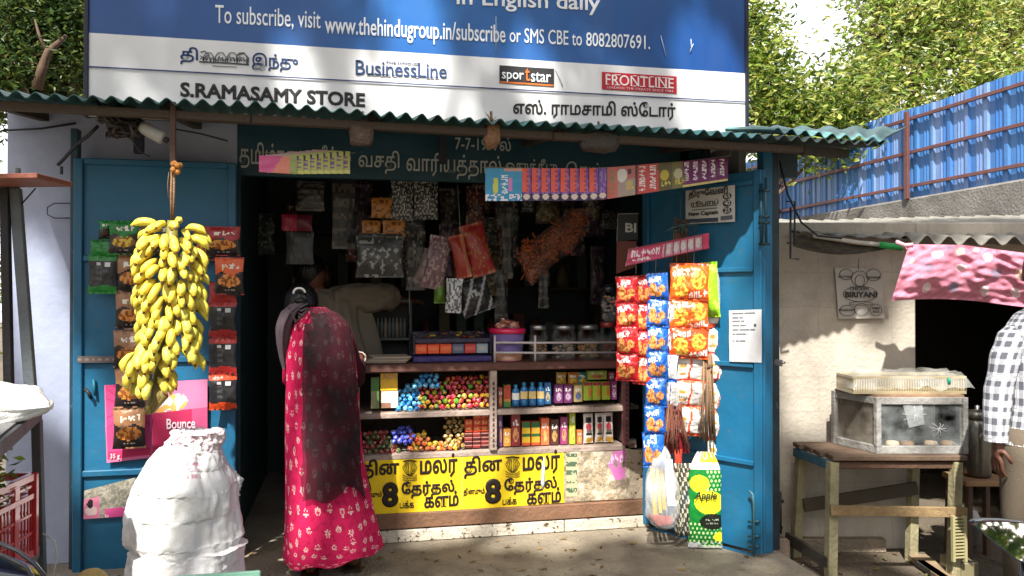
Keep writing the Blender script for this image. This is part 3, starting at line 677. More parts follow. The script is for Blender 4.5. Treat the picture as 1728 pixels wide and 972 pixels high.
def trees():
    G = 'trees beyond the fence'
    def cl(lst): return [(loc(lat(x, d), d, CH + (496 - y) * d / F), rr) for x, y, d, rr in lst]
    tree(loc(4.5, 11.5, GZ), 6.5, cl([(1500, 60, 11.5, .65), (1520, 150, 11.2, .7), (1590, 90, 11.5, .7), (1440, 160, 11, .45), (1560, 10, 11.5, .8), (1500, -20, 12, .5), (1640, 160, 11.5, .6), (1620, 20, 11.8, .6)]),
         'broad leafy tree with yellow green leaves rising behind the blue fence', LG, .115, 18, group=G, seed=3, sub=42)
    tree(loc(2.7, 10.2, GZ), 4.6, cl([(1300, 160, 10.2, .5), (1360, 185, 10, .5), (1272, 100, 10.3, .22), (1440, 200, 9.8, .5), (1390, 215, 9.8, .4), (1268, 30, 10.5, .18), (1280, 200, 10.4, .5)]),
         'low bushy tree right beside the billboard edge with bright green leaves', [(110, 138, 46), (154, 170, 72), (94, 122, 48), (186, 192, 106), (74, 98, 42)], .105, 18, trunk_r=.08, group=G, seed=5, sub=38)
    tree(loc(8.2, 13, GZ), 6.5, cl([(1690, 60, 13, .8), (1760, 120, 13, .9), (1700, 150, 12.5, .6), (1650, -20, 13, .8), (1740, 20, 13.3, .8), (1830, 60, 13, 1)]),
         'tree with paler yellow leaves behind the right end of the blue fence', [(158, 166, 84), (134, 150, 66), (176, 176, 104), (126, 146, 60)], .115, 18, group=G, seed=8, sub=42)
    # palm fronds seen between them
    t = thing('palm_tree', loc(lat(1540, 12.8), 12.8, GZ), 'thin palm with drooping fronds showing between the leafy trees', 'palm tree', G)
    m = MB(); b0 = loc(lat(1540, 12.8), 12.8, GZ); tp = b0 + V((.1, 0, 6.0)); m.tube([b0, b0 + V((.05, 0, 2.4)), tp], [.12, .09, .07], (120, 104, 86), 8); m.build('trunk', M_bark, t)
    f = MB(); r = random.Random(4)
    for k in range(15):
        an = k * .42 + r.random() * .3; L = r.uniform(1.0, 1.5); q = []; up = r.uniform(-.1, .8)
        for j in range(9):
            s = j / 8; q.append(tp + V((math.cos(an) * L * s, math.sin(an) * L * s, up * L * s - 1.1 * L * s * s)))
        f.tube(q, .008, (120, 126, 60), 4)
        for j in range(1, 9):
            for sd in (-1, 1):
                for e in range(3):
                    p = q[j - 1].lerp(q[j], e / 3); d = V((-math.sin(an) * sd, math.cos(an) * sd, -.9 + r.uniform(-.2, .2))).normalized(); ll = .32 * (1 - .6 * j / 9); x = (q[j] - q[j - 1]).normalized() * .012
                    f.add([p - x, p + x, p + d * ll + x * 3], [[0, 1, 2]], r.choice([(134, 144, 66), (110, 126, 54), (160, 160, 90)]))
    f.build('crown', M_leaf, t)
    # left side, behind the booth
    tree(loc(-5.4, 9.0, GZ), 6.0, cl([(30, 20, 9, .6), (110, 60, 9.3, .5), (20, 100, 8.8, .55), (120, 10, 9.4, .5), (-40, 60, 9, .7), (70, 130, 9.2, .4), (130, 110, 9.6, .4), (-10, 160, 9, .4), (40, -60, 9, .7)]),
         'dark green feathery tree left of the billboard with a brown limb showing', DG, .09, 20, trunk_r=.12, seed=9, sub=48)
    b = MB(); pl = PD(8.5); t2 = bpy.data.objects['tree.003'] if 'tree.003' in bpy.data.objects else None
    b.tube([pl.at(62, 150), pl.at(72, 112), pl.at(82, 86), pl.at(112, 60)], [.055, .05, .04, .02], (92, 72, 56), 9)
    b.tube([pl.at(80, 90), pl.at(66, 60), pl.at(58, 30)], [.022, .018, .008], (92, 72, 56), 7)
    b.build('limb', M_bark, t2)
    tree(loc(-3.6, 11, GZ), 6.0, cl([(80, 60, 11, .7), (150, 100, 11, .7), (20, 60, 11.3, .7), (130, 20, 11, .7), (60, 150, 11, .6), (180, 150, 11.2, .6), (0, 130, 11, .5)]),
         'sunlit yellow green tree farther back left of the billboard', [(150, 160, 78), (126, 144, 60), (170, 174, 98)], .11, 16, seed=12, sub=40)
trees()
def far_wood():
    r = random.Random(91); f = MB(); cols = [(96, 116, 56), (120, 138, 66), (72, 94, 44), (140, 150, 80)]
    for k in range(330):
        l = r.uniform(-26, -3); p = loc(l, 17 + r.uniform(-1.5, 1.5), GZ + (2.6 + 1.3 * noise.noise(V((l * .4, 0, 2)))) * r.random() ** .7)
        k_ = r.random(); leafset(f, p, 34, .17, [mixc(c, (0, 0, 0), .3 * k_) for c in r.sample(cols, 2)], r, 2.2)
    f.build('far_trees', M_leaf, label='far green mass of bushes beyond the left of the shop', cat='bushes', kind='stuff')
far_wood()

# unseen roadside tree, gaps shaped for the dappled light: (pixel, plane) spots left open
LIT = []
def lit(px, py, pl, r): LIT.append((pl.at(px, py), r))
def shade_tree():
    PA = PY(3.4); PS = PY(3.35)
    for (x, y, r) in ((290, 420, .13), (280, 520, .14), (300, 620, .12), (240, 600, .08)): lit(x, y, PA, r)
    for (x, y, r) in ((300, 860, .17), (280, 930, .17), (330, 950, .14), (250, 880, .09), (330, 800, .06)): lit(x, y, PS, r)
    for (x, y, r) in ((930, 895, .20), (850, 905, .13), (1010, 890, .11), (940, 935, .16), (760, 800, .16), (700, 800, .13), (850, 800, .12), (730, 880, .10), (920, 800, .07), (640, 760, .10), (760, 690, .12), (680, 660, .10), (1010, 800, .07), (940, 720, .10)): lit(x, y, PF, r)
    for (x, y, r) in ((1222, 405, .10), (1245, 550, .06), (1255, 690, .06), (1235, 840, .10)): lit(x, y, PLF, r)
    pc = PY(3.75)
    for (x, y, r) in ((1060, 520, .06), (1110, 560, .09), (1165, 520, .11), (1165, 470, .06), (1210, 650, .08), (1115, 690, .09), (1115, 800, .10), (1190, 830, .10), (1215, 760, .07), (490, 700, .07), (490, 620, .06), (540, 880, .11), (495, 800, .07)): lit(x, y, pc, r)
    for (x, y, r) in ((1405, 620, .17), (1440, 640, .13), (1360, 680, .07), (1340, 600, .05), (1350, 540, .05), (1450, 860, .10), (1500, 820, .07)): lit(x, y, DW, r)
    for (x, y, r) in ((1620, 470, .16), (1560, 470, .12), (1690, 470, .16), (1690, 395, .2), (1600, 395, .1)): lit(x, y, PD(4.05), r)
    for (x, y, r) in ((1715, 570, .10), (1715, 660, .12), (1675, 660, .06), (1675, 720, .07), (1720, 730, .1), (1690, 830, .05)): lit(x, y, PD(3.5), r)
    for (x, y, r) in ((1550, 675, .05), (1500, 640, .08), (1620, 640, .06), (1430, 720, .06), (1645, 800, .05), (1540, 860, .05)): lit(x, y, PD(4.1), r)
    for (x, y, r) in ((30, 480, .10), (30, 600, .08), (100, 640, .06), (100, 560, .05)): lit(x, y, PY(YW), r)
    for (x, y, r) in ((40, 690, .12), (20, 860, .05)): lit(x, y, PD(2.8), r)
    for (x, y, r) in ((215, 750, .06), (150, 690, .06), (310, 665, .07), (160, 790, .05), (395, 465, .05), (180, 390, .05)): lit(x, y, PY(YL), r)
    pb = PY(3.95)
    for (x, y, r) in ((690, 40, .11), (640, 150, .05), (730, 160, .10), (1200, 160, .16), (500, 130, .04), (900, 120, .05)): lit(x, y, pb, r)
    r = random.Random(21)
    base = V((-4.2, -3.6, GZ)); t = thing('tree', base, 'unseen roadside tree whose crown is gapped to dapple the shop front from above', 'tree')
    m = MB(); fork = base + V((.3, .3, 5.6)); m.tube([base, base + V((.1, 0, 2)), fork], [.26, .2, .17], (104, 88, 70), 10)
    ends = []
    for k in range(13):
        e = V((-5.6 + k * .55, r.uniform(-3.4, .4), r.uniform(8.6, 9.6))); mid = fork.lerp(e, .55) + V((0, 0, .5))
        m.tube([fork, mid, e], [.08, .05, .015], (104, 88, 70), 6)
    m.build('trunk', M_bark, t)
    f = MB(); n = 0
    pts = LIT
    while n < SHADE_N:
        T0 = V((r.uniform(-2.6, 4.6), r.uniform(2.4, 4.3), GZ)) if r.random() < .3 else V((r.uniform(-2.6, 4.6), 4.0, r.uniform(-.2, 3.5)))
        zc = r.uniform(8.4, 10); c = T0 + SD * ((zc - T0.z) / SD.z)
        if noise.noise(V((c.x * 1.6, c.y * 1.6, c.z * .6))) < -.62: continue
        n += 1
        for _ in range(5):
            p = c + V((r.gauss(0, .16), r.gauss(0, .16), r.gauss(0, .1))); bad = False
            for (T, rad) in pts:
                w = p - T; d = (w - SD * w.dot(SD)).length
                if d < rad + .08 and r.random() < .985: bad = True; break
            if bad: continue
            a = V((r.uniform(-1, 1), r.uniform(-1, 1), r.uniform(-.6, .2))).normalized(); b = a.orthogonal().normalized(); b = Matrix.Rotation(r.uniform(-.9, .9), 3, a) @ V((-a.y, a.x, 0)).normalized()
            L = r.uniform(.09, .17); w = L * .26
            f.add([p - a * L * .5, p + b * w, p + a * L * .5, p - b * w], [[0, 1, 2, 3]], r.choice(DG))
    f.build('crown', M_leaf, t)
SHADE_N = 5200
shade_tree()

# ================================================================== GOODS: helpers
def blob(u, v, cx, cy, rx, ry): return ((u - cx) / rx) ** 2 + ((v - cy) / ry) ** 2 < 1
def scr(u, v, u0, v0, u1, v1, n, k=0, tilt=0):
    """hand-lettered looking word inside a box"""
    if not (u0 < u < u1): return False
    a = (u - u0) / (u1 - u0); b = (v - v0 + tilt * (a - .5)) / (v1 - v0)
    if not (0 < b < 1): return False
    c = int(a * n); x = a * n - c; h = (c * 7 + k * 3) % 5
    if h == 0: return x < .3 or (b > .7 and x < .8)
    if h == 1: return blob(x, b, .42, .55, .42, .45) and not blob(x, b, .42, .55, .16, .2)
    if h == 2: return (.15 < x < .42) or (abs(b - .5) < .15 and x < .8)
    if h == 3: return x < .28 or (.55 < x < .8) or (abs(b - .25) < .14 and x < .8)
    return abs(b - (.2 + .7 * x)) < .2 and x < .85
def p_masala(top, food, k=0):
    top2 = mixc(top, (20, 16, 16), .2)
    def f(u, v):
        if v < .05 or v > .95: return top2 if v < .5 else (26, 22, 22)
        if scr(u, v, .25, .17, .85, .31, 5, k, .04): return (238, 230, 214)
        if v < .44 + .05 * math.sin(u * 9 + k): return top
        if blob(u, v, .5, .62, .40, .17):
            q = noise.noise(V((u * 9 + k * 3, v * 9, k)))
            return food if q > 0 else mixc(food, (110, 50, 22), .7)
        if scr(u, v, .35, .84, .7, .90, 4, k): return (150, 140, 130)
        return (34, 26, 26)
    return f
def p_back(top, k=0):
    def f(u, v):
        if v < .05 or v > .95 or v < .14: return top
        if .28 < u < .52 and .3 < v < .7: return (70, 72, 74) if int(v * 40) % 2 else (44, 44, 46)
        if .62 < u < .78 and .2 < v < .32: return (210, 210, 208)
        if .3 < u < .46 and .18 < v < .26: return (190, 190, 186)
        if v > .78 + .03 * math.sin(u * 8): return top
        return (36, 36, 38)
    return f
def p_snack(base, food, k=0, two=False):
    dk = mixc(base, (30, 8, 10), .35)
    def f(u, v):
        if v < .07 or v > .93: return dk
        for (c0, vv) in (((.06, .18),) if not two else ((.05, .16), (.50, .74))):
            if scr(u, v, c0, vv, c0 + .62 if not two else c0 + .48, vv + .18, 4, k, .10): return (246, 240, 232)
        for (cx, cy, rx, ry) in (((.26, .62, .2, .24), (.68, .6, .17, .14), (.5, .78, .16, .1)) if not two else ((.25, .55, .2, .2), (.74, .45, .2, .26), (.3, .78, .18, .12))):
            if blob(u, v, cx, cy, rx, ry):
                return food if noise.noise(V((u * 11 + k, v * 9, k))) > -.1 else mixc(food, (150, 60, 20), .6)
        if abs(noise.noise(V((u * 3, v * 3 + k, 2)))) < .05: return mixc(base, (255, 230, 180), .25)
        return base
    return f
def p_snackback(rim, k=0):
    def f(u, v):
        if v < .12 or v > .90: return rim
        if abs(u - .5 - .05 * math.sin(v * 6)) < .035: return mixc(rim, (220, 70, 40), .4)
        if .58 < u < .9 and .2 < v < .8: return (176, 174, 170) if int(v * 34) % 2 else (206, 204, 200)
        if .1 < u < .4 and .25 < v < .75:
            if int(v * 9) % 3 == 0 and .15 < u < .36: return (206, 150, 60)
            return (214, 210, 196) if int(u * 22) % 2 else (180, 176, 160)
        return (228, 224, 216)
    return f
_pc = {}
def pouch(name, c, w, h, d, front, back, yaw=0, seed=0, mat=None, nu=20, nv=26, roll=0, pitch=0, taper=0, label=None, cat='packet', group=None, key=None):
    """a sealed filled packet centred at c, facing -Y before yaw"""
    if key is not None and key in _pc: me = _pc[key]
    else:
        m = MB()
        def prof(u, v):
            e = max(0, min(1, (v - .06) / .88)); return d * (max(0, math.sin(math.pi * u)) ** .55) * (max(0, math.sin(math.pi * e)) ** .5)
        def pt(u, v, s):
            k = prof(u, v); nz = noise.noise(V((u * 4 + seed * 3.1, v * 5, seed * 1.3))) * .35 + noise.noise(V((u * 11, v * 11, seed))) * .12 + abs(noise.noise(V((u * 6 + v * 3, v * 9 - u * 3, seed + 4)))) * .45
            wx = w * (1 - .07 * math.sin(math.pi * v) * (d > 0.004)); x = (u - .5) * wx
            y = -s * (k * (1 + nz * .8)) * .5 + (.003 * math.sin(u * 30 + seed) if v < .05 or v > .95 else 0) + .012 * noise.noise(V((u * 1.5, v * 1.5, seed + 7)))
            if taper: x *= 1 - taper * max(0, 1 - v / .25) ** 1.5
            return V((x, y, (.5 - v) * h))
        m.grid(nu, nv, lambda u, v: pt(u, v, 1), front); m.grid(nu, nv, lambda u, v: pt(u, v, -1), back, flip=True)
        me = m.mesh(name, mat or M_print)
        if key is not None: _pc[key] = me
    o = bpy.data.objects.new(name, me); COL.objects.link(o); o.location = c; o.rotation_euler = (pitch, roll, yaw); WL[o.name] = V(c)
    return tag(o, label, cat, group)
def pouch_px(name, pl, rect, d, front, back, **kw):
    x0, y0, x1, y1 = rect; a, b, c, e = quadpts(pl, rect)
    w = (b - a).length; h = (a.z - e.z + b.z - c.z) / 2
    kw.setdefault('yaw', math.atan2(pl.u.y, pl.u.x))
    return pouch(name, (a + c) / 2, w, h, d, front, back, **kw)
ORD = ['top', 'second', 'third', 'fourth', 'fifth', 'sixth', 'seventh', 'eighth', 'ninth', 'tenth']

# ------------------------------------------------------------------ left door leaf: snack strips
def left_snacks():
    pl = PY(3.985); pf = PY(3.95)
    BR, GRN, RED, ORG = (156, 112, 78), (22, 122, 44), (168, 40, 36), (226, 96, 34); fd = (214, 140, 60)
    G = 'masala snack packets on the left door leaf'
    br = [(197, 376, 246, 434), (196, 430, 250, 493), (194, 493, 248, 556), (191, 557, 246, 622), (193, 622, 245, 688), (190, 688, 246, 757)]
    wh = ['half behind the topmost green packet', 'second in the column left of the bananas', 'third in the column left of the bananas', 'fourth down, level with the lower bananas', 'just below the tip of the banana bunch', 'the lowest one, before the pink poster']
    for i, r in enumerate(br):
        pouch_px('snack_packet', pl if i else pl.off(-.02), r, .03, p_masala(BR, fd, i), p_back(BR), seed=i, label='brown topped spicy snack packet, ' + wh[i], group=G)
    gr = [((183, 372, 236, 430), p_masala(GRN, (222, 190, 60), 3), 'green and black snack packet with yellow chips on it, topmost of the green ones'), ((166, 372, 196, 404), p_masala((26, 130, 50), (40, 40, 40), 1), 'green snack packet corner showing behind the topmost green packet'),
          ((152, 404, 200, 436), lambda u, v: GRN if v > .1 else (16, 90, 34), 'plain green packet bottom below the topmost green packet'), ((148, 430, 198, 496), p_back(GRN, 2), 'green packet turned back side out, lowest of the green ones')]
    for i, (r, p, lb) in enumerate(gr):
        pouch_px('snack_packet', pl.off(.03 if i == 0 else 0 if i != 1 else -.02), r, .028, p, p_back(GRN), seed=10 + i, label=lb, group=G)
    pouch_px('snack_packet', pl.off(-.01), (246, 374, 300, 430), .02, p_masala((30, 50, 70), (60, 60, 66), 4), p_back((40, 50, 60)), seed=15, label='dark navy snack packet hanging behind the top of the banana bunch', group=G)
    rd = [((346, 382, 406, 432), p_masala(RED, fd, 7), 'red snack packet at the top right beside the bananas', .02), ((326, 382, 372, 440), p_masala((160, 44, 40), fd, 8), 'red snack packet partly hidden behind the upper right of the banana bunch', -.01), ((362, 434, 412, 498), p_masala(ORG, (230, 150, 80), 9), 'bright orange snack packet in front of the red column right of the bananas', .035),
          ((352, 476, 400, 512), lambda u, v: RED if v > .3 or u < .5 else (60, 30, 30), 'short red packet end below the orange packet', .0)]
    for i, (r, p, lb, o) in enumerate(rd):
        pouch_px('snack_packet', pl.off(o), r, .028, p, p_back(RED), seed=20 + i, label=lb, group=G)
    bk = [(352, 508, 400, 570), (352, 570, 400, 632), (352, 632, 400, 692)]
    for i, r in enumerate(bk):
        pouch_px('snack_packet', pl, r, .026, p_back(RED if i < 2 else (210, 76, 34), i), p_masala(RED, fd), seed=30 + i, label='black backed packet with red bottom edge, %s of the three below the orange packet' % ('top', 'middle', 'lowest')[i], group=G)
    # posters pasted on the leaf
    pp = PY(YL - .021)
    PK = (208, 62, 122)
    def cp(u, v):
        if u < .03 or v > .965: return (214, 110, 150)
        if abs(math.sin(math.atan2(v - .3, u - .5) * 12)) < .25 and v < .6: return (176, 40, 100)
        if v > .86: return (196, 40, 92)
        return PK
    t = thing('poster', pp.at(262, 780), 'large magenta biscuit poster on the left door leaf behind the lowest brown packet', 'poster')
    m = MB(); sheet(m, pp, [(176, 650), (256, 646), (258, 772), (180, 781)], cp, 40, 50, .002, wav=.004); s = m.build('print', M_paper, t)
    text('35 g', s, pp, (186, 766, 202, 776), (240, 220, 226), .006, .004)
    def cp2(u, v):
        if v < .42: 
            if u < .25 and v < .3: return (226, 214, 204)
            if blob(u, v, .45, .3, .2, .12) or blob(u, v, .2, .36, .16, .06): return (238, 170, 90) if noise.noise(V((u * 9, v * 9, 1))) > 0 else (244, 230, 220)
            return (226, 120, 160)
        if u > .72 or u < .04: return (196, 76, 124)
        return (186, 30, 84)
    t = thing('poster', pp.at(310, 780), 'pink and crimson wafer poster showing a round cake motif right of the lowest brown packet', 'poster')
    m = MB(); sheet(m, pp.off(.003), [(252, 646), (350, 640), (350, 752), (254, 770)], cp2, 44, 50, .002, wav=.004); s = m.build('print', M_paper, t)
    text('Bounce', s, pp.off(.003), (281, 707, 330, 725), (240, 214, 224), .006, .03)
    def cp3(u, v):
        q = noise.noise(V((u * 6, v * 6, 3)))
        if u < .3 and v > .32:
            if blob(u, v, .12, .5, .06, .16): return (30, 20, 24)
            if blob(u, v, .14, .74, .12, .16): return (226, 200, 196)
            return (222, 130, 160)
        if v > .72 and u > .4: return (226, 80, 150) if q > -.2 else (240, 180, 200)
        q2 = q + .8 * noise.noise(V((u * 17, v * 17, 1))) + .5 * noise.noise(V((u * 40, v * 40, 2)))
        return (190, 184, 168) if q2 > .25 else (166, 160, 142) if q2 > -.2 else (138, 134, 120)
    m = MB(); sheet(m, pp, [(142, 828), (228, 806), (230, 870), (141, 876)], cp3, 40, 26, .002, wav=.004); m.build('poster', M_paper, label='torn pink and grey sticker with a woman on the lower left door leaf', cat='poster')
left_snacks()

# ------------------------------------------------------------------ bananas
def bananas():
    p = PY(3.40); a = p.at(290, 380); root = thing('banana_bunch', p.at(285, 690), 'big bunch of ripe yellow bananas hanging on a rope before the left door leaf', 'bananas')
    s = (p.at(291, 500) - p.at(290, 500)).length
    # two banana shapes
    def ban(L, r, curve, seed):
        m = MB(); q = []; rr = []; cl = []
        for i in range(11):
            t = i / 10; q.append(V((0, -curve * L * 4 * t * (1 - t), -L * t)))
            rr.append(r * (.42 if i == 0 else .60 if i == 1 else .92 if i == 2 else 1.02 - .10 * abs(t - .5) if i < 8 else .80 if i == 8 else .42 if i == 9 else .22))
            y = ((226, 206, 78), (208, 202, 86), (232, 206, 70), (216, 198, 74))[seed]; cl.append((150, 146, 60) if i == 0 else (196, 178, 60) if i == 1 else (96, 66, 28) if i >= 9 else (206, 176, 50) if i == 8 else y)
        m.tube(q, rr, cl, 6); return m.mesh('banana', M_banana)
    ms = [ban(.096, .0164, .16, 0), ban(.088, .0170, .19, 1), ban(.102, .0158, .12, 2), ban(.080, .0165, .17, 3)]
    r = random.Random(5); todo = []
    # rows of hands: (y px, x centre, half width px, count, outward tilt)
    rows = [(386, 293, 40, 8, 1.15), (400, 292, 54, 10, .98), (418, 291, 58, 11, .86), (437, 291, 60, 11, .78), (456, 290, 61, 11, .68), (475, 289, 61, 11, .6), (494, 288, 61, 11, .54), (513, 287, 60, 11, .5), (532, 287, 60, 11, .48), (551, 288, 59, 11, .46), (570, 289, 58, 10, .46), (588, 286, 58, 9, .5), (600, 252, 42, 8, .55), (618, 256, 40, 7, .5), (638, 262, 30, 5, .42)]
    for ri, (y, xc, hw, cnt, tilt) in enumerate(rows):
        c0 = p.at(xc, y - 1); rd = hw * s * .60
        for k in range(cnt):
            an = -1.5 + 3.0 * (k + .5 * (ri % 2) + r.uniform(-.2, .2)) / (cnt - .4)
            pos = c0 + V((math.sin(an) * rd, -math.cos(an) * rd * .85, r.uniform(-.016, .016)))
            M = Matrix.Rotation(an + r.uniform(-.22, .22), 3, 'Z') @ Matrix.Rotation(-tilt * r.uniform(.6, 1.4), 3, 'X') @ Matrix.Rotation(r.uniform(-.3, .3), 3, 'Y')
            todo.append((abs(an), pos, M, r.uniform(.86, 1.12), r.choice(ms)))
    todo.sort(key=lambda q: q[0]); rest = MB()
    for n, (a_, pos, M, sc, me) in enumerate(todo):
        if n < 99:
            o = bpy.data.objects.new('banana', me); COL.objects.link(o); o.parent = root; o.location = pos - wloc(root); o.rotation_euler = M.to_euler(); o.scale = (sc, sc, sc)
        else: rest.add([pos + M @ (v.co * sc) for v in me.vertices], [list(f.vertices) for f in me.polygons], (212, 196, 72), True)
    rest.build('side_bananas', M_banana, root, kind='stuff')
    m = MB(); m.tube([p.at(291, 372, -.06), p.at(288, 480, -.08), p.at(276, 600, -.05), p.at(262, 660, -.01), p.at(246, 698, .01)], [.02, .035, .03, .02, .012], (120, 112, 50), 9); m.build('stalk', M_banana, root)
    m = MB()
    for k in range(3):
        q = [p.at(262 + k * 5, 640, .01), p.at(262 + k * 7, 668, .03), p.at(246 + k * 5, 698, .02)]
        m.tube(q, [.008, .02, .006], (112, 96, 50), 6)
    m.build('dried_stem', M_banana, root)
    # rope, knot and the post stub it hangs from
    t = thing('hanging_rope', p.at(292, 270), 'coconut fibre rope with an orange knot holding up the banana bunch', 'rope')
    m = MB()
    for k in (-1, 1): m.tube([p.at(292 + k * 2, 286), p.at(291 + k * 2.5, 330), p.at(291 + k, 384, -.05)], .0045, (150, 116, 84), 6)
    m.build('strand', M_rope, t); m = MB()
    for k in range(12):
        c = p.at(298 + r.uniform(-7, 7), 284 + r.uniform(-8, 8), r.uniform(-.01, .02)); m.lathe([(0, -.012), (.010, -.006), (.012, .002), (.006, .011), (0, .013)], c, (196, 132, 66), 7)
    m.build('knot', M_rope, t)
    m = MB(); m.tube([p.at(285, 290), p.at(283, 310), p.at(284, 335)], .0018, (140, 110, 80), 4); m.build('loose_end', M_rope, t)
    m = MB(); m.beam(p.at(292, 172, -.02), p.at(292, 280, -.02), .022, .018, (78, 56, 46)); m.build('hanging_bar', M_oldwood, label='brown upright batten under the roof edge from which the banana rope hangs', cat='batten')
bananas()

# ------------------------------------------------------------------ sacks
def sacks():
    WHT = (232, 230, 228)
    def bag(name, p, rows, depth, seed, label, mbx=None, cf=WHT, fold=.0145):
        s = (p.at(301, 800) - p.at(300, 800)).length; m = MB(); n = len(rows) - 1
        def fn(u, v):
            q = v * n; i = min(int(q), n - 1); f = q - i; f = f * f * (3 - 2 * f)
            y, xl, xr = [rows[i][k] + (rows[i + 1][k] - rows[i][k]) * f for k in range(3)]
            c = p.at((xl + xr) / 2, y); hw = (xr - xl) / 2 * s; an = u * 2 * math.pi
            d = V((math.cos(an), -math.sin(an), 0)); b = min(hw, depth)
            k = 1 + .16 * noise.noise(V((d.x * 1.6, d.y * 1.6, v * 4 + seed))) 
            g1 = d.x * 2.2 + d.y; w = fold * (1.1 * abs(noise.noise(V((d.x * 2.6 + seed, d.y * 2.6, v * 4 + g1 * .8)))) + .9 * abs(noise.noise(V((d.x * 5 + v * 3, d.y * 5, v * 5.5 - g1)))) + .75 * abs(noise.noise(V((d.x * 11, d.y * 11 + seed, v * 20 + g1 * 2)))))
            r = V((d.x * hw * k, d.y * b * k, 0)) - d * w
            return c + r + V((0, 0, .02 * noise.noise(V((d.x * 2, d.y * 2, seed + v * 3)))))
        m.grid(120, 110, fn, cf, closeu=True)
        return m
    p = PY(3.42)
    t = thing('sack', p.at(312, 1100), 'plump white woven sack full of goods standing before the left door leaf, wide lower one', 'sack', 'white woven sacks')
    m = bag('body', p, [(1108, 300, 330), (1100, 222, 410), (1060, 205, 424), (1000, 206, 420), (950, 208, 416), (922, 214, 412), (912, 250, 380), (908, 300, 330)], .22, 1, ''); m.build('body', M_sack, t)
    t = thing('sack', p.at(305, 925), 'white woven sack with a rolled open top resting on the wide lower sack', 'sack', 'white woven sacks')
    def cf(u, v):
        x = math.cos(u * 2 * math.pi)
        if v > .66 and v < .93 and -.25 < x < .55 and math.sin(u * 6.28) > 0 and int(v * 90) % 3 == 0 and noise.noise(V((u * 60, int(v * 90), 0))) > -.1: return (206, 160, 170)
        return WHT
    m = bag('body', p, [(932, 300, 330), (928, 226, 400), (905, 204, 414), (860, 204, 412), (820, 220, 406), (785, 242, 384), (760, 262, 374), (745, 276, 372)], .20, 4, '', cf=cf); m.build('body', M_sack, t)
    m = bag('cuff', p, [(768, 268, 376), (764, 262, 382), (745, 272, 382), (730, 282, 380), (727, 288, 372), (734, 300, 360), (752, 310, 350)], .10, 7, '', cf=(224, 204, 208), fold=.022); m.build('rolled_top', M_sack, t)
    m = bag('ear', PY(3.5), [(850, 372, 392), (842, 352, 410), (815, 348, 412), (798, 360, 402), (790, 366, 396)], .07, 9, '', fold=.03); m.build('side_bulge', M_sack, t)
    q = PY(3.0); tb = thing('tray', q.at(300, 985), 'mint green tray edge in front of the white sacks', 'tray'); m = MB(); a, b = q.at(176, 969), q.at(440, 969)
    m.box(((a + b) / 2) + V((0, -.18, -.04)), ((b - a).length, .36, .02), (150, 206, 178), bev=.004)
    for e in (-1, 1): m.box((a + b) / 2 + V((0, -.18 + e * .17, -.026)), ((b - a).length, .015, .05), (160, 212, 186), bev=.004)
    m.build('rim', M_gloss, tb); m = MB()
    for x in (.1, (b - a).length - .1): m.box(V((a.x + x, a.y - .18, (a.z - .05 + GZ) / 2)), (.05, .3, a.z - .05 - GZ), (120, 100, 80), bev=.004)
    m.build('support', M_oldwood, tb)
    c = q.at(154, 985); m = MB()
    m.lathe([(0, -.06), (.045, -.045), (.058, -.01), (.05, .025), (.03, .045), (0, .052)], c, (196, 164, 96), 18); 
    o = m.build('coconut', M_rope, label='pale brown husky coconut at the bottom edge beside the mint tray', cat='coconut')
    m = MB(); m.box((c.x, c.y, (c.z - .06 + GZ) / 2), (.12, .12, c.z - .06 - GZ), (96, 70, 50), bev=.006); m.build('wooden_block', M_oldwood, label='wooden block under the husky coconut', cat='block')
sacks()

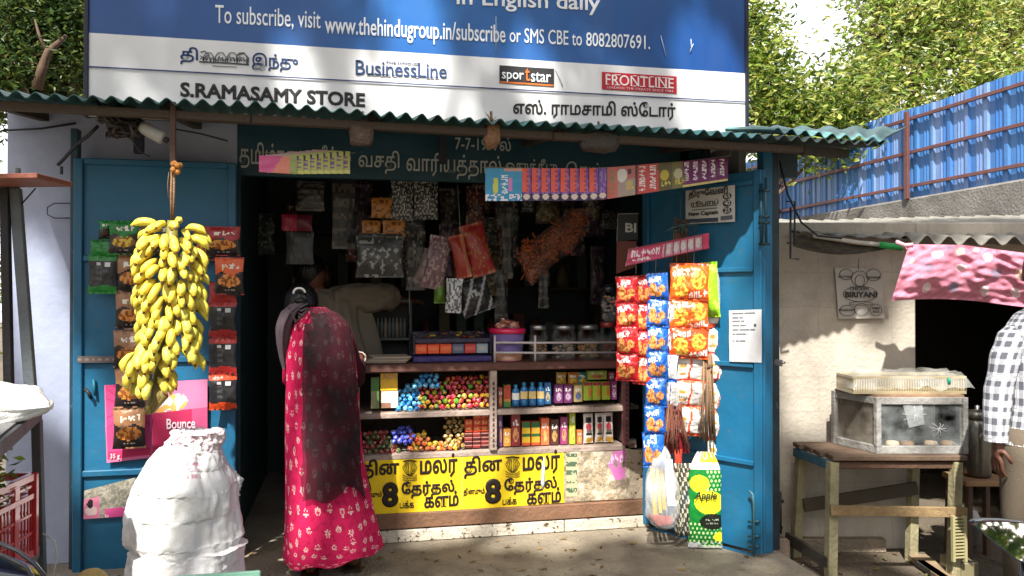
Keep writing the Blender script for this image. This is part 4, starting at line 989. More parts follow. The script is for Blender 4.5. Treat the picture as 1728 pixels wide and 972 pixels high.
# ------------------------------------------------------------------ cart at the left edge
def cart():
    t = thing('cart', loc(-1.75, 2.7, GZ), 'grey iron vendor cart frame at the far left edge with a brown board on top', 'cart')
    GY = (66, 70, 74); P0, P1 = loc(-1.43, 2.15, .87), loc(-1.765, 2.92, .865)
    W = loc(-.9, -.39, 0) - V((0, 0, 0)); W = V((-.85, -.36, 0))
    m = MB(); m.beam(P0, P1, .035, .045, GY); m.beam(P1, P1 + LX * -.8, .035, .045, GY); m.beam(P0, P0 + LX * -.8, .035, .045, GY)
    m.build('shelf_frame', M_iron, t)
    m = MB(); rm = [P0, P1, P1 + LX * -.8, P0 + LX * -.8]; m.add([p + V((0, 0, .024)) for p in rm] + [p + V((0, 0, .03)) for p in rm], [[0, 1, 2, 3], [7, 6, 5, 4], [0, 4, 5, 1], [1, 5, 6, 2], [2, 6, 7, 3], [3, 7, 4, 0]], (130, 130, 128)); m.build('shelf_plate', M_iron, t)
    b = loc(-1.74, 2.93, GZ); m = MB(); m.beam(P1 + V((0, 0, -.024)), b, .032, .03, (78, 84, 86)); m.build('leg', M_iron, t)
    for q in (P0, P1 + LX * -.8, P0 + LX * -.8):
        m = MB(); m.beam(q + V((0, 0, -.024)), V((q.x, q.y, GZ)), .032, .03, GY); m.build('leg', M_iron, t)
    pd = PD(2.9); m = MB(); m.beam(pd.at(26, 318), pd.at(53, 672), .036, .03, (92, 98, 102)); m.build('upright', M_iron, t)
    m = MB(); m.beam(pd.at(8, 318, .02), pd.at(16, 690, .02), .028, .03, (34, 34, 36)); m.build('upright', M_iron, t)
    m = MB(); m.beam(pd.at(-60, 330), pd.at(30, 316), .03, .03, (80, 84, 86)); m.build('crossbar', M_iron, t)
    m = MB(); m.tube([pd.at(36, 345), pd.at(60, 318)], .003, (40, 40, 40), 5); m.build('wire', M_dark, t)
    # lower shelf
    z = .36; m = MB(); q = [V((p.x, p.y, z)) for p in rm]; m.beam(q[0], q[1], .03, .035, (96, 98, 96)); m.beam(q[1], q[2], .03, .035, GY)
    m.add([p + V((0, 0, .02)) for p in q] + [p + V((0, 0, .014)) for p in q], [[0, 1, 2, 3], [7, 6, 5, 4]], (70, 70, 70)); m.build('lower_shelf', M_iron, t)
    # brown board on the uprights
    pt = PD(2.85); B = [pt.at(-30, 312), pt.at(97, 312)]; m = MB()
    m.beam(pt.at(-70, 306, .06), pt.at(94, 304, .06), .22, .018, (120, 66, 48)); m.build('top_board', M_wood, t)
    m = MB(); m.tube([pt.at(30, 300), pt.at(30, 284)], .01, (110, 112, 104), 6); m.build('peg', M_iron, t)
    # crate
    a, e = loc(-1.665, 2.42, 0), loc(-1.70, 2.80, 0); z0, z1 = z + .022, z + .315
    x = (e - a).normalized(); n = V((x.y, -x.x, 0)); L = (e - a).length; D = .34
    c = thing('crate', (a + e) / 2 - n * -.0 + V((0, 0, z0)), 'red plastic slotted crate on the lower shelf of the cart at the left edge', 'crate')
    RD = (176, 40, 42)
    def wall(a0, b0, nm):
        m = MB(); Lw = (b0 - a0).length; k = max(2, int(Lw / .12))
        up = V((0, 0, 1)); N_ = (b0 - a0).normalized()
        nn = V((N_.y, -N_.x, 0))
        for zz, hh in ((z0 + .012, .03), (z0 + .085, .012), (z0 + .15, .012), (z0 + .215, .02), (z0 + .25, .012), (z1 - .012, .026)):
            m.beam(a0 + up * zz, b0 + up * zz, .012 if hh < .02 else .02, hh, RD, .0015)
        for i in range(k + 1):
            p = a0.lerp(b0, i / k); m.beam(p + up * (z0 + .002), p + up * (z1 - .002), .03, .017, mixc(RD, (200, 60, 60), .3), .0015, up=tuple(nn))
            if i < k:
                for j in range(1, 6):
                    pp = a0.lerp(b0, (i + j / 6) / k); m.beam(pp + up * (z0 + .01), pp + up * (z0 + .21), .006, .006, RD, .0005, up=tuple(nn))
        m.build(nm, M_gloss, c)
    w = -n * D if (loc(-1, 0, 0)).dot(-n) > 0 else n * D
    wall(a, e, 'side_panel'); wall(a + w, e + w, 'side_panel'); wall(a + x * .008, a + w + x * .008, 'end_panel'); wall(e - x * .008, e + w - x * .008, 'end_panel')
    m = MB(); m.add([a + V((0, 0, z0 + .006)), e + V((0, 0, z0 + .006)), e + w + V((0, 0, z0 + .006)), a + w + V((0, 0, z0 + .006))], [[0, 1, 2, 3]], RD); m.build('base', M_gloss, c)
    # bunch of greens with pale buds on the crate
    cc = loc(-1.80, 2.62, .72); f = MB(); r = random.Random(2)
    g = thing('vegetable_bundle', cc - V((0, 0, .08)), 'bundle of greens with pale buds lying on the red crate', 'vegetables')
    leafset(f, cc, 260, .042, [(90, 116, 50), (120, 140, 60), (70, 96, 44)], r); f.build('leaves', M_leaf, g)
    f = MB()
    for k in range(60):
        d = V((r.gauss(0, 1), r.gauss(0, 1), r.gauss(0, 1))).normalized() * .085 * r.uniform(.7, 1.1); f.lathe([(0, -.009), (.009, 0), (0, .009)], cc + d, (226, 214, 176), 6)
    f.build('buds', M_rope, g, kind='stuff')
    # white plastic bundle on the shelf
    ps = PD(2.6); m = MB(); c0 = loc(-1.99, 2.60, .955)
    def fn(u, v):
        an = u * 2 * math.pi; xx = -.5 + v * .9
        tip = max(0, min(1, (1 - v) / .14)) ** .6 * min(1, (v + .03) / .1); rr = .085 * tip
        k = 1 + .5 * noise.noise(V((math.cos(an) * 1.6, math.sin(an) * 1.6, v * 4))) + .22 * noise.noise(V((math.cos(an) * 4, math.sin(an) * 4, v * 13)))
        zc = .02 * math.sin(v * 5); zz = math.sin(an) * rr * k * .8
        return c0 + LX * (xx + .06) + AX * (math.cos(an) * rr * 1.7 * k) + V((0, 0, max(-.058, zc + zz)))
    m.grid(40, 60, fn, (214, 214, 212), closeu=True)
    m.build('plastic_sheet', M_sack, label='crumpled white plastic sheet bundled on the shelf of the cart at the left edge', cat='plastic sheet')
    m = MB(); q = PD(2.75); m.tube([q.at(72, 900), q.at(92, 912), q.at(97, 940), q.at(90, 968), q.at(86, 1010)], .003, (190, 190, 184), 5); m.build('white_wire', M_plain, t)
cart()

# ================================================================== COUNTER
BRN = (104, 66, 56); PALE = (170, 150, 138)
zT = PF.at(840, 612).z; zS1 = PF.at(838, 692).z; zS2 = PF.at(838, 760).z
XC0, XC1, XM = PF.at(602, 700).x, PF.at(1056, 700).x, PF.at(832, 700).x
XE = 1.66
counter = thing('display_counter', ((XC0 + XE) / 2, 4.45, 0), 'wooden shop counter with open sweet shelves and yellow newspaper posters on its front', 'counter')
def build_counter():
    D = .5
    m = MB(); m.box(((XC0 + XC1) / 2, YF + D / 2 - .01, zT - .02), (XC1 - XC0 + .02, D + .02, .042), BRN, bev=.006); m.build('counter_top', M_wood, counter)
    for z, nm in ((zS1, 'shelf'), (zS2, 'shelf')):
        m = MB(); m.box(((XC0 + XC1) / 2, YF + D / 2, z - .014), (XC1 - XC0 - .002, D, .028), PALE, bev=.003); m.build(nm, M_oldwood, counter)
    for x, w, c in ((XM, .038, PALE), (XC1, .03, (140, 84, 92)), (XC0, .03, (110, 74, 60))):
        m = MB(); m.box((x, YF + .005, (zT + zS2) / 2 - .02), (w, .045, zT - zS2 - .045), c, bev=.003)
        k = MB(); 
        if x != XC0:
            for i in range(13): m.box((x, YF - .0185, zS2 + .03 + i * .028), (w * .25, .003, .016), (72, 44, 44))
        m.build('upright', M_oldwood, counter)
    m = MB(); m.box(((XC0 + XC1) / 2, YF + D + .01, (zT + zS2) / 2 - .02), (XC1 - XC0, .02, zT - zS2 - .05), (58, 50, 44)); m.build('back_board', M_wood, counter)
    for x in (XC0 + .005, XC1 + .012, XM + .0):
        m = MB(); m.box((x, YF + .28, (zT + zS2) / 2 - .02), (.012, .44, zT - zS2 - .05), (92, 78, 66)); m.build('side_board', M_wood, counter)
    zF = PF.at(800, 858).z; zL = PF.at(800, 884).z
    m = MB(); m.box(((XC0 + XE) / 2, YF + .02, (zS2 - .03 + zF) / 2), (XE - XC0, .03, zS2 - .03 - zF), (176, 160, 140), bev=.003); m.build('front_board', M_sill, counter)
    m = MB(); m.box(((XC0 + XE) / 2, YF + .01, (zF + zL) / 2), (XE - XC0, .06, zF - zL - .004), (128, 92, 68), bev=.004); m.build('ledge', M_oldwood, counter)
    m = MB(); xs = [XC0, PF.at(951, 900).x, XE]
    for i in range(2): m.box(((xs[i] + xs[i + 1]) / 2, YF + .016, zL / 2 - .002), (xs[i + 1] - xs[i] - .005, .08, zL - .006), (206, 196, 178), bev=.004)
    m.build('sill', M_sill, counter)
    # bare end right of the shelves
    m = MB(); m.box(((XC1 + XE) / 2 + .02, YF + .42, .6), (XE - XC1, .02, .7), (40, 46, 48)); m.build('end_board', M_dark, counter)
    m = MB(); a = PF.at(1068, 690, 0); m.box((a.x, YF + .2, a.z), (XE - XC1 - .03, .3, .02), (90, 80, 70)); m.build('shelf', M_oldwood, counter)
    # white guard rail on the counter top
    rl = MB(); p = PY(YF + .03); RW = (206, 196, 196)
    for y in (578, 595): rl.tube([p.at(833, y), p.at(905, y + .5), p.at(1045, y - .5)], .0065, RW, 8)
    for x in (835, 903, 1043): rl.tube([V((p.at(x, 570).x, YF + .03, zT)), V((p.at(x, 570).x, YF + .03, p.at(x, 566).z))], .007, RW, 8)
    rl.build('guard_rail', M_gloss, counter)
build_counter()
def posters():
    YEL = (246, 214, 12); BK = (30, 14, 12); pp = PY(YF + .003)
    def one(x0, x1, yl, yr, bl, br, hid, lb):
        t = thing('poster', pp.at((x0 + x1) / 2, (bl + br) / 2), lb, 'poster', 'yellow newspaper posters on the counter front')
        m = MB(); sheet(m, pp, [(x0, yl), (x1, yr), (x1, br), (x0, bl)], lambda u, v: mixc(YEL, (236, 196, 20), .5 + .5 * noise.noise(V((u * 3, v * 3, x0)))), 18, 12, .0015, wav=.0015); s = m.build('print', M_paper, t)
        X = lambda x: x0 + (x - 780) * (x1 - x0) / 172.0
        K = (yl - 767) + 0.0; o = .004
        def tx(body, r, b, sl): text(body, s, pp, (X(r[0]), r[1] + K, X(r[2]), r[3] + K), BK, o, b, slant=r[1] + K + sl)
        tx('தின', (783, 770, 847, 808), .03, -4); tx('மலர்', (882, 762, 945, 803), .03, -4)
        tx('தேர்தல்', (851, 807, 940, 836), .035, -5); tx('களம்', (889, 825, 947, 852), .035, -4)
        tx('8', (818, 808, 846, 851), .05, -1); tx('தினமும்', (782, 824, 818, 838), .03, -2); tx('பக்க', (848, 839, 872, 852), .02, -1)
        e = MB(); W = [(865, 788)]
        def P(x, y): return pp.at(X(x), y + K, o)
        for k in range(4):
            w = 2.5 + k * 3.2; e.tube([P(865 - w * .55, 774), P(865 - w, 783), P(865 - w * .5, 794), P(865, 797), P(865 + w * .5, 794), P(865 + w, 783), P(865 + w * .55, 774)], .0015, BK, 4)
        for k in range(3): e.tube([P(853 + k, 772 + k * .4), P(865, 770 + k), P(877 - k, 772 + k * .4)], .0013, BK, 4)
        for k in range(3): e.tube([P(853, 795 + k * 4), P(860, 799 + k * 3), P(865, 796 + k * 4), P(871, 799 + k * 3), P(877, 795 + k * 4)], .0016, BK, 4)
        e.build('lotus_mark', M_ink, s)
        return s
    s = one(606, 779, 773, 767, 871, 861, True, 'yellow newspaper poster with black Tamil print, left one partly behind the woman')
    s2 = one(780, 952, 767, 757, 861, 848, False, 'yellow newspaper poster with black Tamil print, right one with a pale scrape on it')
    m = MB(); m.tube([pp.at(918, 772, .005), pp.at(917, 790, .005), pp.at(916, 815, .005), pp.at(915, 826, .005)], [.003, .010, .012, .003], (190, 206, 206), 6); m.build('scrape', M_paper, s2)
    def tp(u, v):
        q = noise.noise(V((u * 5 + 4, v * 5, 6))) + .8 * noise.noise(V((u * 15, v * 15, 2))) + .6 * noise.noise(V((u * 40, v * 40, 1)))
        if u > .62 - .3 * v and u < .92 and v < .75 and q > -.25 and u - .62 > (v - .2) * .35: return (204, 110, 176) if not scr(u, v, .62, .1, .9, .3, 4) else (232, 190, 220)
        if u < .16 and .1 < v < .9: return (74, 96, 70) if int(v * 12) % 2 and q > -.2 else (176, 176, 140)
        return (200, 190, 172) if q > .3 else (178, 160, 132) if q > -.1 else (150, 136, 112) if q > -.5 else (124, 112, 96)
    m = MB(); sheet(m, pp, [(955, 757), (1064, 757), (1062, 842), (956, 846)], tp, 54, 44, .0015, wav=.004); m.build('poster', M_paper, label='torn pink and grey bill pasted right of the yellow posters', cat='poster')
posters()

# ------------------------------------------------------------------ sweets on the shelves
def sweets():
    r = random.Random(31); ym = {}
    def proto(k, c1, c2, kind):
        m = MB()
        if kind == 'twist':
            m.lathe([(.002, -.020), (.008, -.017), (.004, -.012), (.011, -.008), (.0145, 0), (.011, .008), (.004, .012), (.008, .017), (.002, .020)], (0, 0, 0), c1, 9, cols=[c2, c2, c1, c1, c1, c1, c2, c2])
        else:
            m.lathe([(0, -.013), (.010, -.010), (.0145, 0), (.010, .010), (.006, .011), (.0, .010)], (0, 0, 0), c1, 9, cols=[c1, c1, c1, c2, c2])
        q = random.Random(k + 70); c3 = mixc(c1, (240, 240, 240), .45); c4 = mixc(c1, (0, 0, 0), .35)  # paler facets paint wrapper highlights into the colour, darker ones vary the tone
        m.c = [q.choice((c1, c1, c2, c, c3, c4)) for c in m.c]; m.s = [False] * len(m.s)
        return m.mesh('candy', M_print)
    def heap(pts, protos, label, group, cat='candy'):
        for (x, y, o) in pts:
            p = PY(YF + o).at(x, y); ob = bpy.data.objects.new('candy', r.choice(protos)); COL.objects.link(ob); ob.location = p
            ob.rotation_euler = (r.uniform(0, 6.28), r.uniform(0, 6.28), r.uniform(0, 6.28)); s = r.uniform(.92, 1.12); ob.scale = (s * r.uniform(.85, 1.15), s, s * r.uniform(.85, 1.2))
            tag(ob, label, cat, group)
    def fill(x0, x1, ytop, ybase, slope, step=9.6):
        out = []; k = 0; y = ybase - 4.5
        while True:
            any_ = False; x = x0 + (k % 2) * step * .5
            while x < x1:
                if y > ytop(x): out.append((x + r.uniform(-1.4, 1.4), y - (x - 720) * slope + r.uniform(-1.2, 1.2), .045 + k * .016 + r.uniform(-.006, .01))); any_ = True
                x += step
            k += 1; y -= 7.8
            if not any_ or k > 14: return out
    B1, B2 = (46, 150, 214), (30, 100, 190)
    heap(fill(674, 712, lambda x: 655 - (x - 674) * .62, 693, .035) + fill(700, 740, lambda x: 632 if x > 704 else 650, 655, .03, 9.5)[:26], [proto(0, B1, B2, 'twist'), proto(1, (90, 190, 236), B1, 'cap')],
         'sky blue wrapped candy in the blue heap at the left of the upper counter shelf', 'blue candies')
    R1, Y1, G1, O1 = (206, 44, 66), (234, 190, 50), (90, 170, 60), (232, 120, 60)
    heap(fill(708, 826, lambda x: 650 if x < 738 else 640 if x < 752 else 634, 691, .033), [proto(2, R1, Y1, 'cap'), proto(3, R1, (236, 110, 120), 'twist'), proto(4, Y1, R1, 'cap'), proto(5, (180, 40, 60), (226, 150, 60), 'twist'), proto(6, G1, Y1, 'cap')],
         'red and yellow wrapped candy in the big mixed heap on the upper counter shelf', 'red and yellow candies')
    heap(fill(614, 672, lambda x: 728 - (x - 614) * .1, 764, .03), [proto(7, (150, 50, 48), (90, 110, 60), 'cap'), proto(8, (170, 66, 60), (120, 40, 40), 'twist'), proto(9, (90, 120, 70), (160, 60, 50), 'cap')],
         'dull red candy in the shaded heap at the left of the lower counter shelf', 'dull red candies')
    heap(fill(664, 700, lambda x: 716 + abs(x - 680) * .5, 748, .03), [proto(10, (60, 70, 190), (110, 120, 220), 'twist'), proto(11, (80, 90, 210), (40, 46, 150), 'cap')],
         'royal blue wrapped candy in the small heap on the lower counter shelf', 'royal blue candies')
    heap(fill(692, 776, lambda x: 728 if x < 722 else 742, 761, .03), [proto(12, O1, (240, 180, 60), 'cap'), proto(13, (226, 100, 46), G1, 'cap'), proto(14, Y1, G1, 'twist'), proto(15, O1, (200, 60, 40), 'twist')],
         'orange and green wrapped candy in the low heap in the middle of the lower shelf', 'orange candies')
    heap(fill(752, 784, lambda x: 704, 757, .03, 10), [proto(16, (170, 140, 70), (110, 70, 40), 'cap'), proto(17, (196, 166, 90), (130, 90, 50), 'cap')],
         'golden brown wrapped candy stacked high near the middle upright on the lower shelf', 'golden candies')
    # packs at the left of the upper shelf
    def carton(rect, o, cf, lab, cat, name='carton', depth=.05, pl=None, th=None, pr=None):
        p = PY(YF + o); a, b, c, d = quadpts(p, rect); m = MB(); w = (b - a).length; h = a.z - d.z
        m.box(((a.x + b.x) / 2, p.p.y + depth / 2 + .002, (a.z + d.z) / 2), (w, depth, h), cf(.5, .9), bev=.002)
        m.grid(12, 16, lambda u, v: V((a.x + .001 + (w - .002) * u, p.p.y, a.z - .001 - (h - .002) * v)), cf)
        return m.build(name, M_print, label=lab, cat=cat)
    carton((626, 637, 640, 690), .06, lambda u, v: (70, 130, 60) if v < .45 else (150, 146, 110) if u < .55 else (110, 140, 80), 'green topped carton standing at the left end of the upper counter shelf', 'carton')
    carton((643, 660, 672, 689), .05, lambda u, v: (232, 218, 208) if v < .7 or u > .6 else (150, 110, 90), 'white picture carton under the yellow one on the upper counter shelf', 'carton')
    carton((642, 630, 671, 659.5), .05, lambda u, v: (240, 190, 40) if v > .4 or noise.noise(V((u * 6, v * 6, 0))) > 0 else (214, 160, 90), 'yellow carton stacked on the white one on the upper counter shelf', 'carton')
    n = 0
    for i, (y0, y1) in enumerate(((697, 708), (708.5, 719), (719.5, 729))):
        for j, x in enumerate((785, 799, 812)):
            if i == 0 and j == 0: continue
            carton((x, y0 - j * .4, x + 12.5, y1 - j * .4), .06 + .004 * i, lambda u, v, i=i: (216, 84, 46) if not scr(u, v, .15, .25, .85, .7, 3, i) else (240, 190, 120), 'small orange carton in the stack beside the middle upright on the lower shelf', 'carton', 'carton', .05)['group'] = 'small orange cartons'
    for i in range(4):
        for j in range(3):
            carton((784 + j * 14, 731 + i * 6.6 - j * .4, 797 + j * 14, 737 + i * 6.6 - j * .4), .05, lambda u, v, k=i + j: ((84, 36, 34), (130, 46, 44), (60, 30, 34))[k % 3] if v > .3 else (180, 120, 110), 'dark red chocolate bar in the low stack beside the middle upright on the lower shelf', 'chocolate bar', 'chocolate_bar', .06)['group'] = 'dark chocolate bars'
    # right bays: bottles, tubes and packs (x0,x1,ytop,ybottom,colours,kind,label)
    def bottle(x0, x1, y0, y1, cols, lab, o=.06, cat='bottle', name='bottle'):
        p = PY(YF + o); a, b = p.at(x0, y1), p.at(x1, y1); h = p.at(x0, y0).z - a.z; R0 = (b - a).length / 2; c = (a + b) / 2
        t = thing(name, V((c.x, c.y, a.z)), lab, cat); m = MB()
        pr = [(0, 0), (R0 * .9, 0), (R0, .01 * h), (R0, h * .3), (R0, h * .3), (R0, h * .62), (R0, h * .62), (R0 * .95, h * .74), (R0 * .5, h * .82), (R0 * .45, h * .86)]
        cl = [cols[0], cols[0], cols[0], cols[0], cols[1], cols[1], cols[0], cols[0], cols[0]]
        m.lathe(pr, (c.x, c.y, a.z), cols[0], 14, cols=cl); m.build('body', M_print, t)
        m = MB(); m.lathe([(R0 * .5, h * .86), (R0 * .52, h * .87), (R0 * .5, h * .99), (0, h)], (c.x, c.y, a.z), cols[2], 12); m.build('cap', M_print, t)
    def pat(a, b, k):
        def f(u, v):
            if scr(u, v, .15, .2, .85, .36, 3, k): return (236, 232, 226)
            if blob(u, v, .5, .65, .34, .22): return b if noise.noise(V((u * 6, v * 6, k))) > -.2 else mixc(b, (40, 20, 20), .4)
            return a
        return f
    y = lambda x, b: b - (x - 838) * .034
    BL, CR, TQ = (36, 104, 158), (226, 196, 130), (40, 130, 170)
    for i, (x, lb) in enumerate(((864, 'with a white band beside the red pack'), (878, 'first of the cream banded ones'), (892, 'second of the cream banded ones'), (906, 'third of the cream banded ones'))):
        bottle(x, x + 12.5, 645 + (4 if i == 0 else 0), y(x, 686), (BL, (226, 226, 220) if i == 0 else CR, TQ), 'slim blue bottle on the upper right shelf, ' + lb)
    P = carton
    P((841, 654, 848, y(841, 688)), .06, pat((150, 70, 60), (200, 150, 90), 1), 'thin reddish pack at the left end of the upper right counter bay', 'packet')
    P((850, 650, 862, y(850, 688)), .06, lambda u, v: (176, 66, 44) if v < .62 else (190, 130, 60) if v < .72 else (70, 130, 60), 'brick red and green pack beside the slim blue bottles', 'packet')
    P((919, 646, 930, y(919, 685)), .06, pat(BL, (210, 190, 150), 2), 'blue pack with a pale base right of the cream banded bottles', 'packet')
    for i, x in enumerate((936, 952)): P((x, 649, x + 14, y(x, 684)), .06, pat((104, 44, 96), (190, 160, 190), i), 'purple pack in the upper right counter bay, %s of the pair' % ('left', 'right')[i], 'packet')
    P((969, 650, 983, y(969, 683)), .06, pat((180, 160, 110), (90, 110, 160), 5), 'beige pack with an arched blue picture right of the purple pair', 'packet')
    for i, x in enumerate((985, 1000, 1016)): P((x, 645, x + 13.5, y(x, 681)), .06, lambda u, v, i=i: (156, 40, 60) if v < .2 else (168, 190, 60) if u < .6 else (206, 120, 50) if blob(u, v, .78, .55, .2, .3) else (150, 180, 60), 'lime green juice pack in the upper right counter bay, %s of the three' % ('left', 'middle', 'right')[i], 'packet')
    P((1032, 643, 1041, y(1032, 681)), .06, pat((136, 66, 126), (220, 190, 210), 4), 'mauve pack against the right upright on the upper shelf', 'packet')
    P((992, 626, 1024, 641), .10, pat((168, 186, 80), (200, 120, 80), 6), 'lime box lying behind the juice packs on the upper shelf', 'box')
    P((1026, 627, 1038, 642), .11, pat((140, 60, 76), (230, 220, 210), 2), 'small maroon box at the top right of the upper shelf', 'box')
    for i, (x, c) in enumerate(((938, (190, 150, 60)), (958, (206, 130, 50)), (974, (60, 140, 150)))):
        pouch_px('sachet', PY(YF + .12), (x, 628, x + 18, 650), .02, pat(c, (230, 190, 80), i), (150, 150, 150), seed=i, nu=8, nv=10, label=('mustard', 'orange', 'teal')[i] + ' sachet tossed behind the packs on the upper shelf', cat='sachet')
    lo = [(841, 848, 700, 'purple', (110, 60, 120)), (850, 862, 724, 'tan bottle shaped', (214, 150, 66)), (863, 878, 698, 'maroon double', (140, 44, 52)), (881, 895, 712, 'yellow pineapple', (232, 190, 50)), (897, 911, 712, 'yellow mango', (228, 176, 60)), (913, 927, 706, 'orange and pink', (226, 110, 70)), (929, 943, 708, 'dark brown', (80, 46, 40)), (946, 958, 704, 'pink capped', (150, 60, 110)), (961, 971, 692, 'tall lime', (170, 184, 60)), (974, 983, 726, 'peach', (206, 120, 70))]
    for i, (x0, x1, yt, nm, c) in enumerate(lo):
        if 'pineapple' in nm or 'mango' in nm:
            P((x0, yt, x1, y(x0, 754)), .06, lambda u, v, c=c: (44, 110, 60) if v < .25 or (.5 < v < .6) else c if v < .85 else (214, 90, 50), nm + ' drink sachets strip in the lower right counter bay', 'sachet')
        else: P((x0, yt, x1, y(x0, 754)), .06, pat(c, mixc(c, (250, 210, 120), .6), i), nm + ' pack standing in the lower right counter bay', 'packet')
    wb = lambda u, v: (36, 32, 36) if (.2 < u < .8 and .1 < v < .3) or (.2 < u < .85 and .66 < v < .72) else (196, 70, 84) if blob(u, v, .5, .44, .3, .12) else (206, 160, 70) if v > .8 and u > .25 else (120, 112, 100) if blob(u, v, .55, .6, .3, .08) else (222, 214, 206)
    for i, (x0, x1) in enumerate(((984, 999), (1004, 1016), (1018, 1032))):
        pouch_px('biscuit_packet', PY(YF + .06), (x0, 698 - i, x1 + 2, y(x0, 752)), .03, wb, (210, 204, 196), seed=40 + i, label='white and black biscuit packet in the lower right counter bay, %s of the three' % ('left', 'middle', 'right')[i])
    # underside clutter by the right end
    P((1062, 742, 1074, 756), .10, pat((190, 180, 160), (206, 120, 110), 3), 'small pale box beside the right upright of the counter', 'box')
sweets()

# ------------------------------------------------------------------ on the counter top
def counter_top():
    z = zT + .0015
    # folded newspapers
    t = thing('newspaper_stack', (PY(4.35).at(652, 610).x, 4.38, z), 'folded newspapers lying on the counter beside the woman', 'newspaper')
    m = MB(); a = wloc(t)
    for i in range(4): m.box(a + V((.01 * i - .01, .004 * i, .004 + i * .008)), (.24 - i * .01, .2, .006), (196, 178, 156) if i % 2 else (170, 150, 130), rz=.06 * i - .08)
    m.build('sheets', M_paper, t)
    # sweet tray with orange boxes
    p = PY(4.27); A, B = p.at(697, 614), p.at(830, 610); w = B.x - A.x; t = thing('display_tray', ((A.x + B.x) / 2, 4.38, z), 'purple and black counter tray showing orange chewing gum boxes', 'tray')
    c = wloc(t); m = MB()
    m.box(c + V((0, .0, .018)), (w, .24, .032), (52, 40, 110), bev=.003); m.box(c + V((0, .1, .1)), (w, .02, .12), (30, 28, 46), bev=.003)
    for e in (-1, 1): m.box(c + V((e * (w / 2 - .006), .0, .095)), (.012, .22, .11), (36, 30, 56), bev=.003)
    m.box(c + V((0, -.112, .118)), (w - .026, .006, .02), (40, 32, 66)); m.build('tray_body', M_print, t)
    for i in range(6):
        x = c.x - w / 2 + .045 + i * .078 * w / .5; m = MB(); col = (236, 84, 38) if i < 3 else (90, 100, 130) if i == 3 else (196, 60, 60) if i == 4 else (150, 170, 180)
        m.box((x, 4.32, z + .072), (.074 * w / .5, .07, .052), col, bev=.002); m.box((x, 4.284, z + .072), (.05, .002, .02), mixc(col, (250, 200, 150), .25))
        m.build('gum_box', M_print, label=('orange gum box in the purple counter tray, ' + ('left', 'middle', 'right')[i] + ' of the three') if i < 3 else ('grey blue', 'red', 'pale')[i - 3] + ' small box in the right half of the purple counter tray', cat='box')
    m = MB(); r = random.Random(6)
    for i in range(22): 
        m.box(c + V((r.uniform(-w * .45, w * .45), r.uniform(-.03, .05), .14 + r.uniform(-.01, .02))), (.035, .02, .012), r.choice(((150, 126, 40), (110, 70, 40), (56, 40, 60), (70, 60, 70), (120, 50, 40))), rz=r.uniform(0, 3), bev=.003)
    m.build('sweet_pile', M_print, label='jumble of wrapped sweets on top of the purple counter tray', cat='sweets', kind='stuff')
    # pink lidded tub
    p = PY(4.34); c = p.at(856, 612); s = (p.at(857, 600) - p.at(856, 600)).length; zb = z; h = .16; ra = 25 * s; rb = 29 * s
    t = thing('tub', V((c.x, 4.34, zb)), 'translucent mauve tub with a bright pink rim on the counter', 'tub')
    m = MB(); m.lathe([(0, 0), (ra, 0), (ra, .004), (ra * 1.02, h * .3), (ra * 1.02, h * .3), (rb, h), (rb * .96, h)], (c.x, 4.34, zb), (150, 120, 170), 24, cols=[(206, 120, 150), (206, 120, 150), (206, 150, 120), (206, 150, 120), (132, 116, 172), (132, 116, 172)]); m.build('body', M_gloss, t)
    m = MB(); m.lathe([(rb * .99, h - .008), (rb * 1.06, h - .008), (rb * 1.06, h + .018), (rb * .9, h + .022), (0, h + .02)], (c.x, 4.34, zb), (226, 40, 92), 24); m.build('lid', M_gloss, t)
    m = MB()
    for k in range(6): m.tube([V((c.x + (k - 3) * .012, 4.34 - ra * 1.025, zb + .035 + .02 * (k % 2))), V((c.x + (k - 2.3) * .012, 4.34 - ra * 1.04, zb + .055 - .02 * (k % 2)))], .002, (226, 220, 230), 4)
    m.build('print_mark', M_ink, t)
    for i, (dx, dz, c2) in enumerate(((-.03, .0, (150, 60, 54)), (.03, .002, (170, 90, 80)), (.0, .02, (120, 50, 50)))):
        pouch('sachet', V((c.x + dx, 4.34 + i * .012, zb + h + .035 + dz)), .085, .05, .03, p_snack(c2, (200, 150, 120), i), (150, 150, 150), seed=50 + i, pitch=-.9, roll=(i - 1) * .3, nu=10, nv=10, label=('dull red', 'brownish pink', 'dark maroon')[i] + ' sachet lying on the lid of the mauve tub', cat='sachet')
    # jars
    for i, (x, wd, fc) in enumerate(((908, 33, (196, 150, 96)), (951, 44, (196, 176, 150)), (992, 40, (206, 150, 70)), (1025, 30, (150, 80, 70)))):
        p = PY(4.36); c = p.at(x, 612); s = (p.at(x + 1, 600) - p.at(x, 600)).length; rr = wd * .46 * s; h = .195 if i < 3 else .21
        lb = ['glass jar of biscuits next to the mauve tub', 'widest glass jar of pale sweets in the middle of the jar row', 'glass jar of orange sweets at the right of the jar row', 'jar of red sweets under the tall jar at the right end of the counter'][i]
        t = thing('jar', V((c.x, 4.36, z)), lb, 'jar', 'sweet jars on the counter'); o = (c.x, 4.36, z)
        m = MB(); m.lathe([(rr * .9, 0), (rr, .012), (rr, h * .68), (rr * .86, h * .8), (rr * .84, h * .86)], o, (210, 216, 214), 22); m.build('glass_body', M_glass, t)
        m = MB(); m.lathe([(rr * .86, h * .855), (rr * .9, h * .86), (rr * .9, h * .97), (rr * .8, h), (0, h)], o, (172, 172, 168) if i < 3 else (150, 50, 50), 22); m.build('lid', M_metal if i < 3 else M_gloss, t)
        m = MB(); r = random.Random(i)
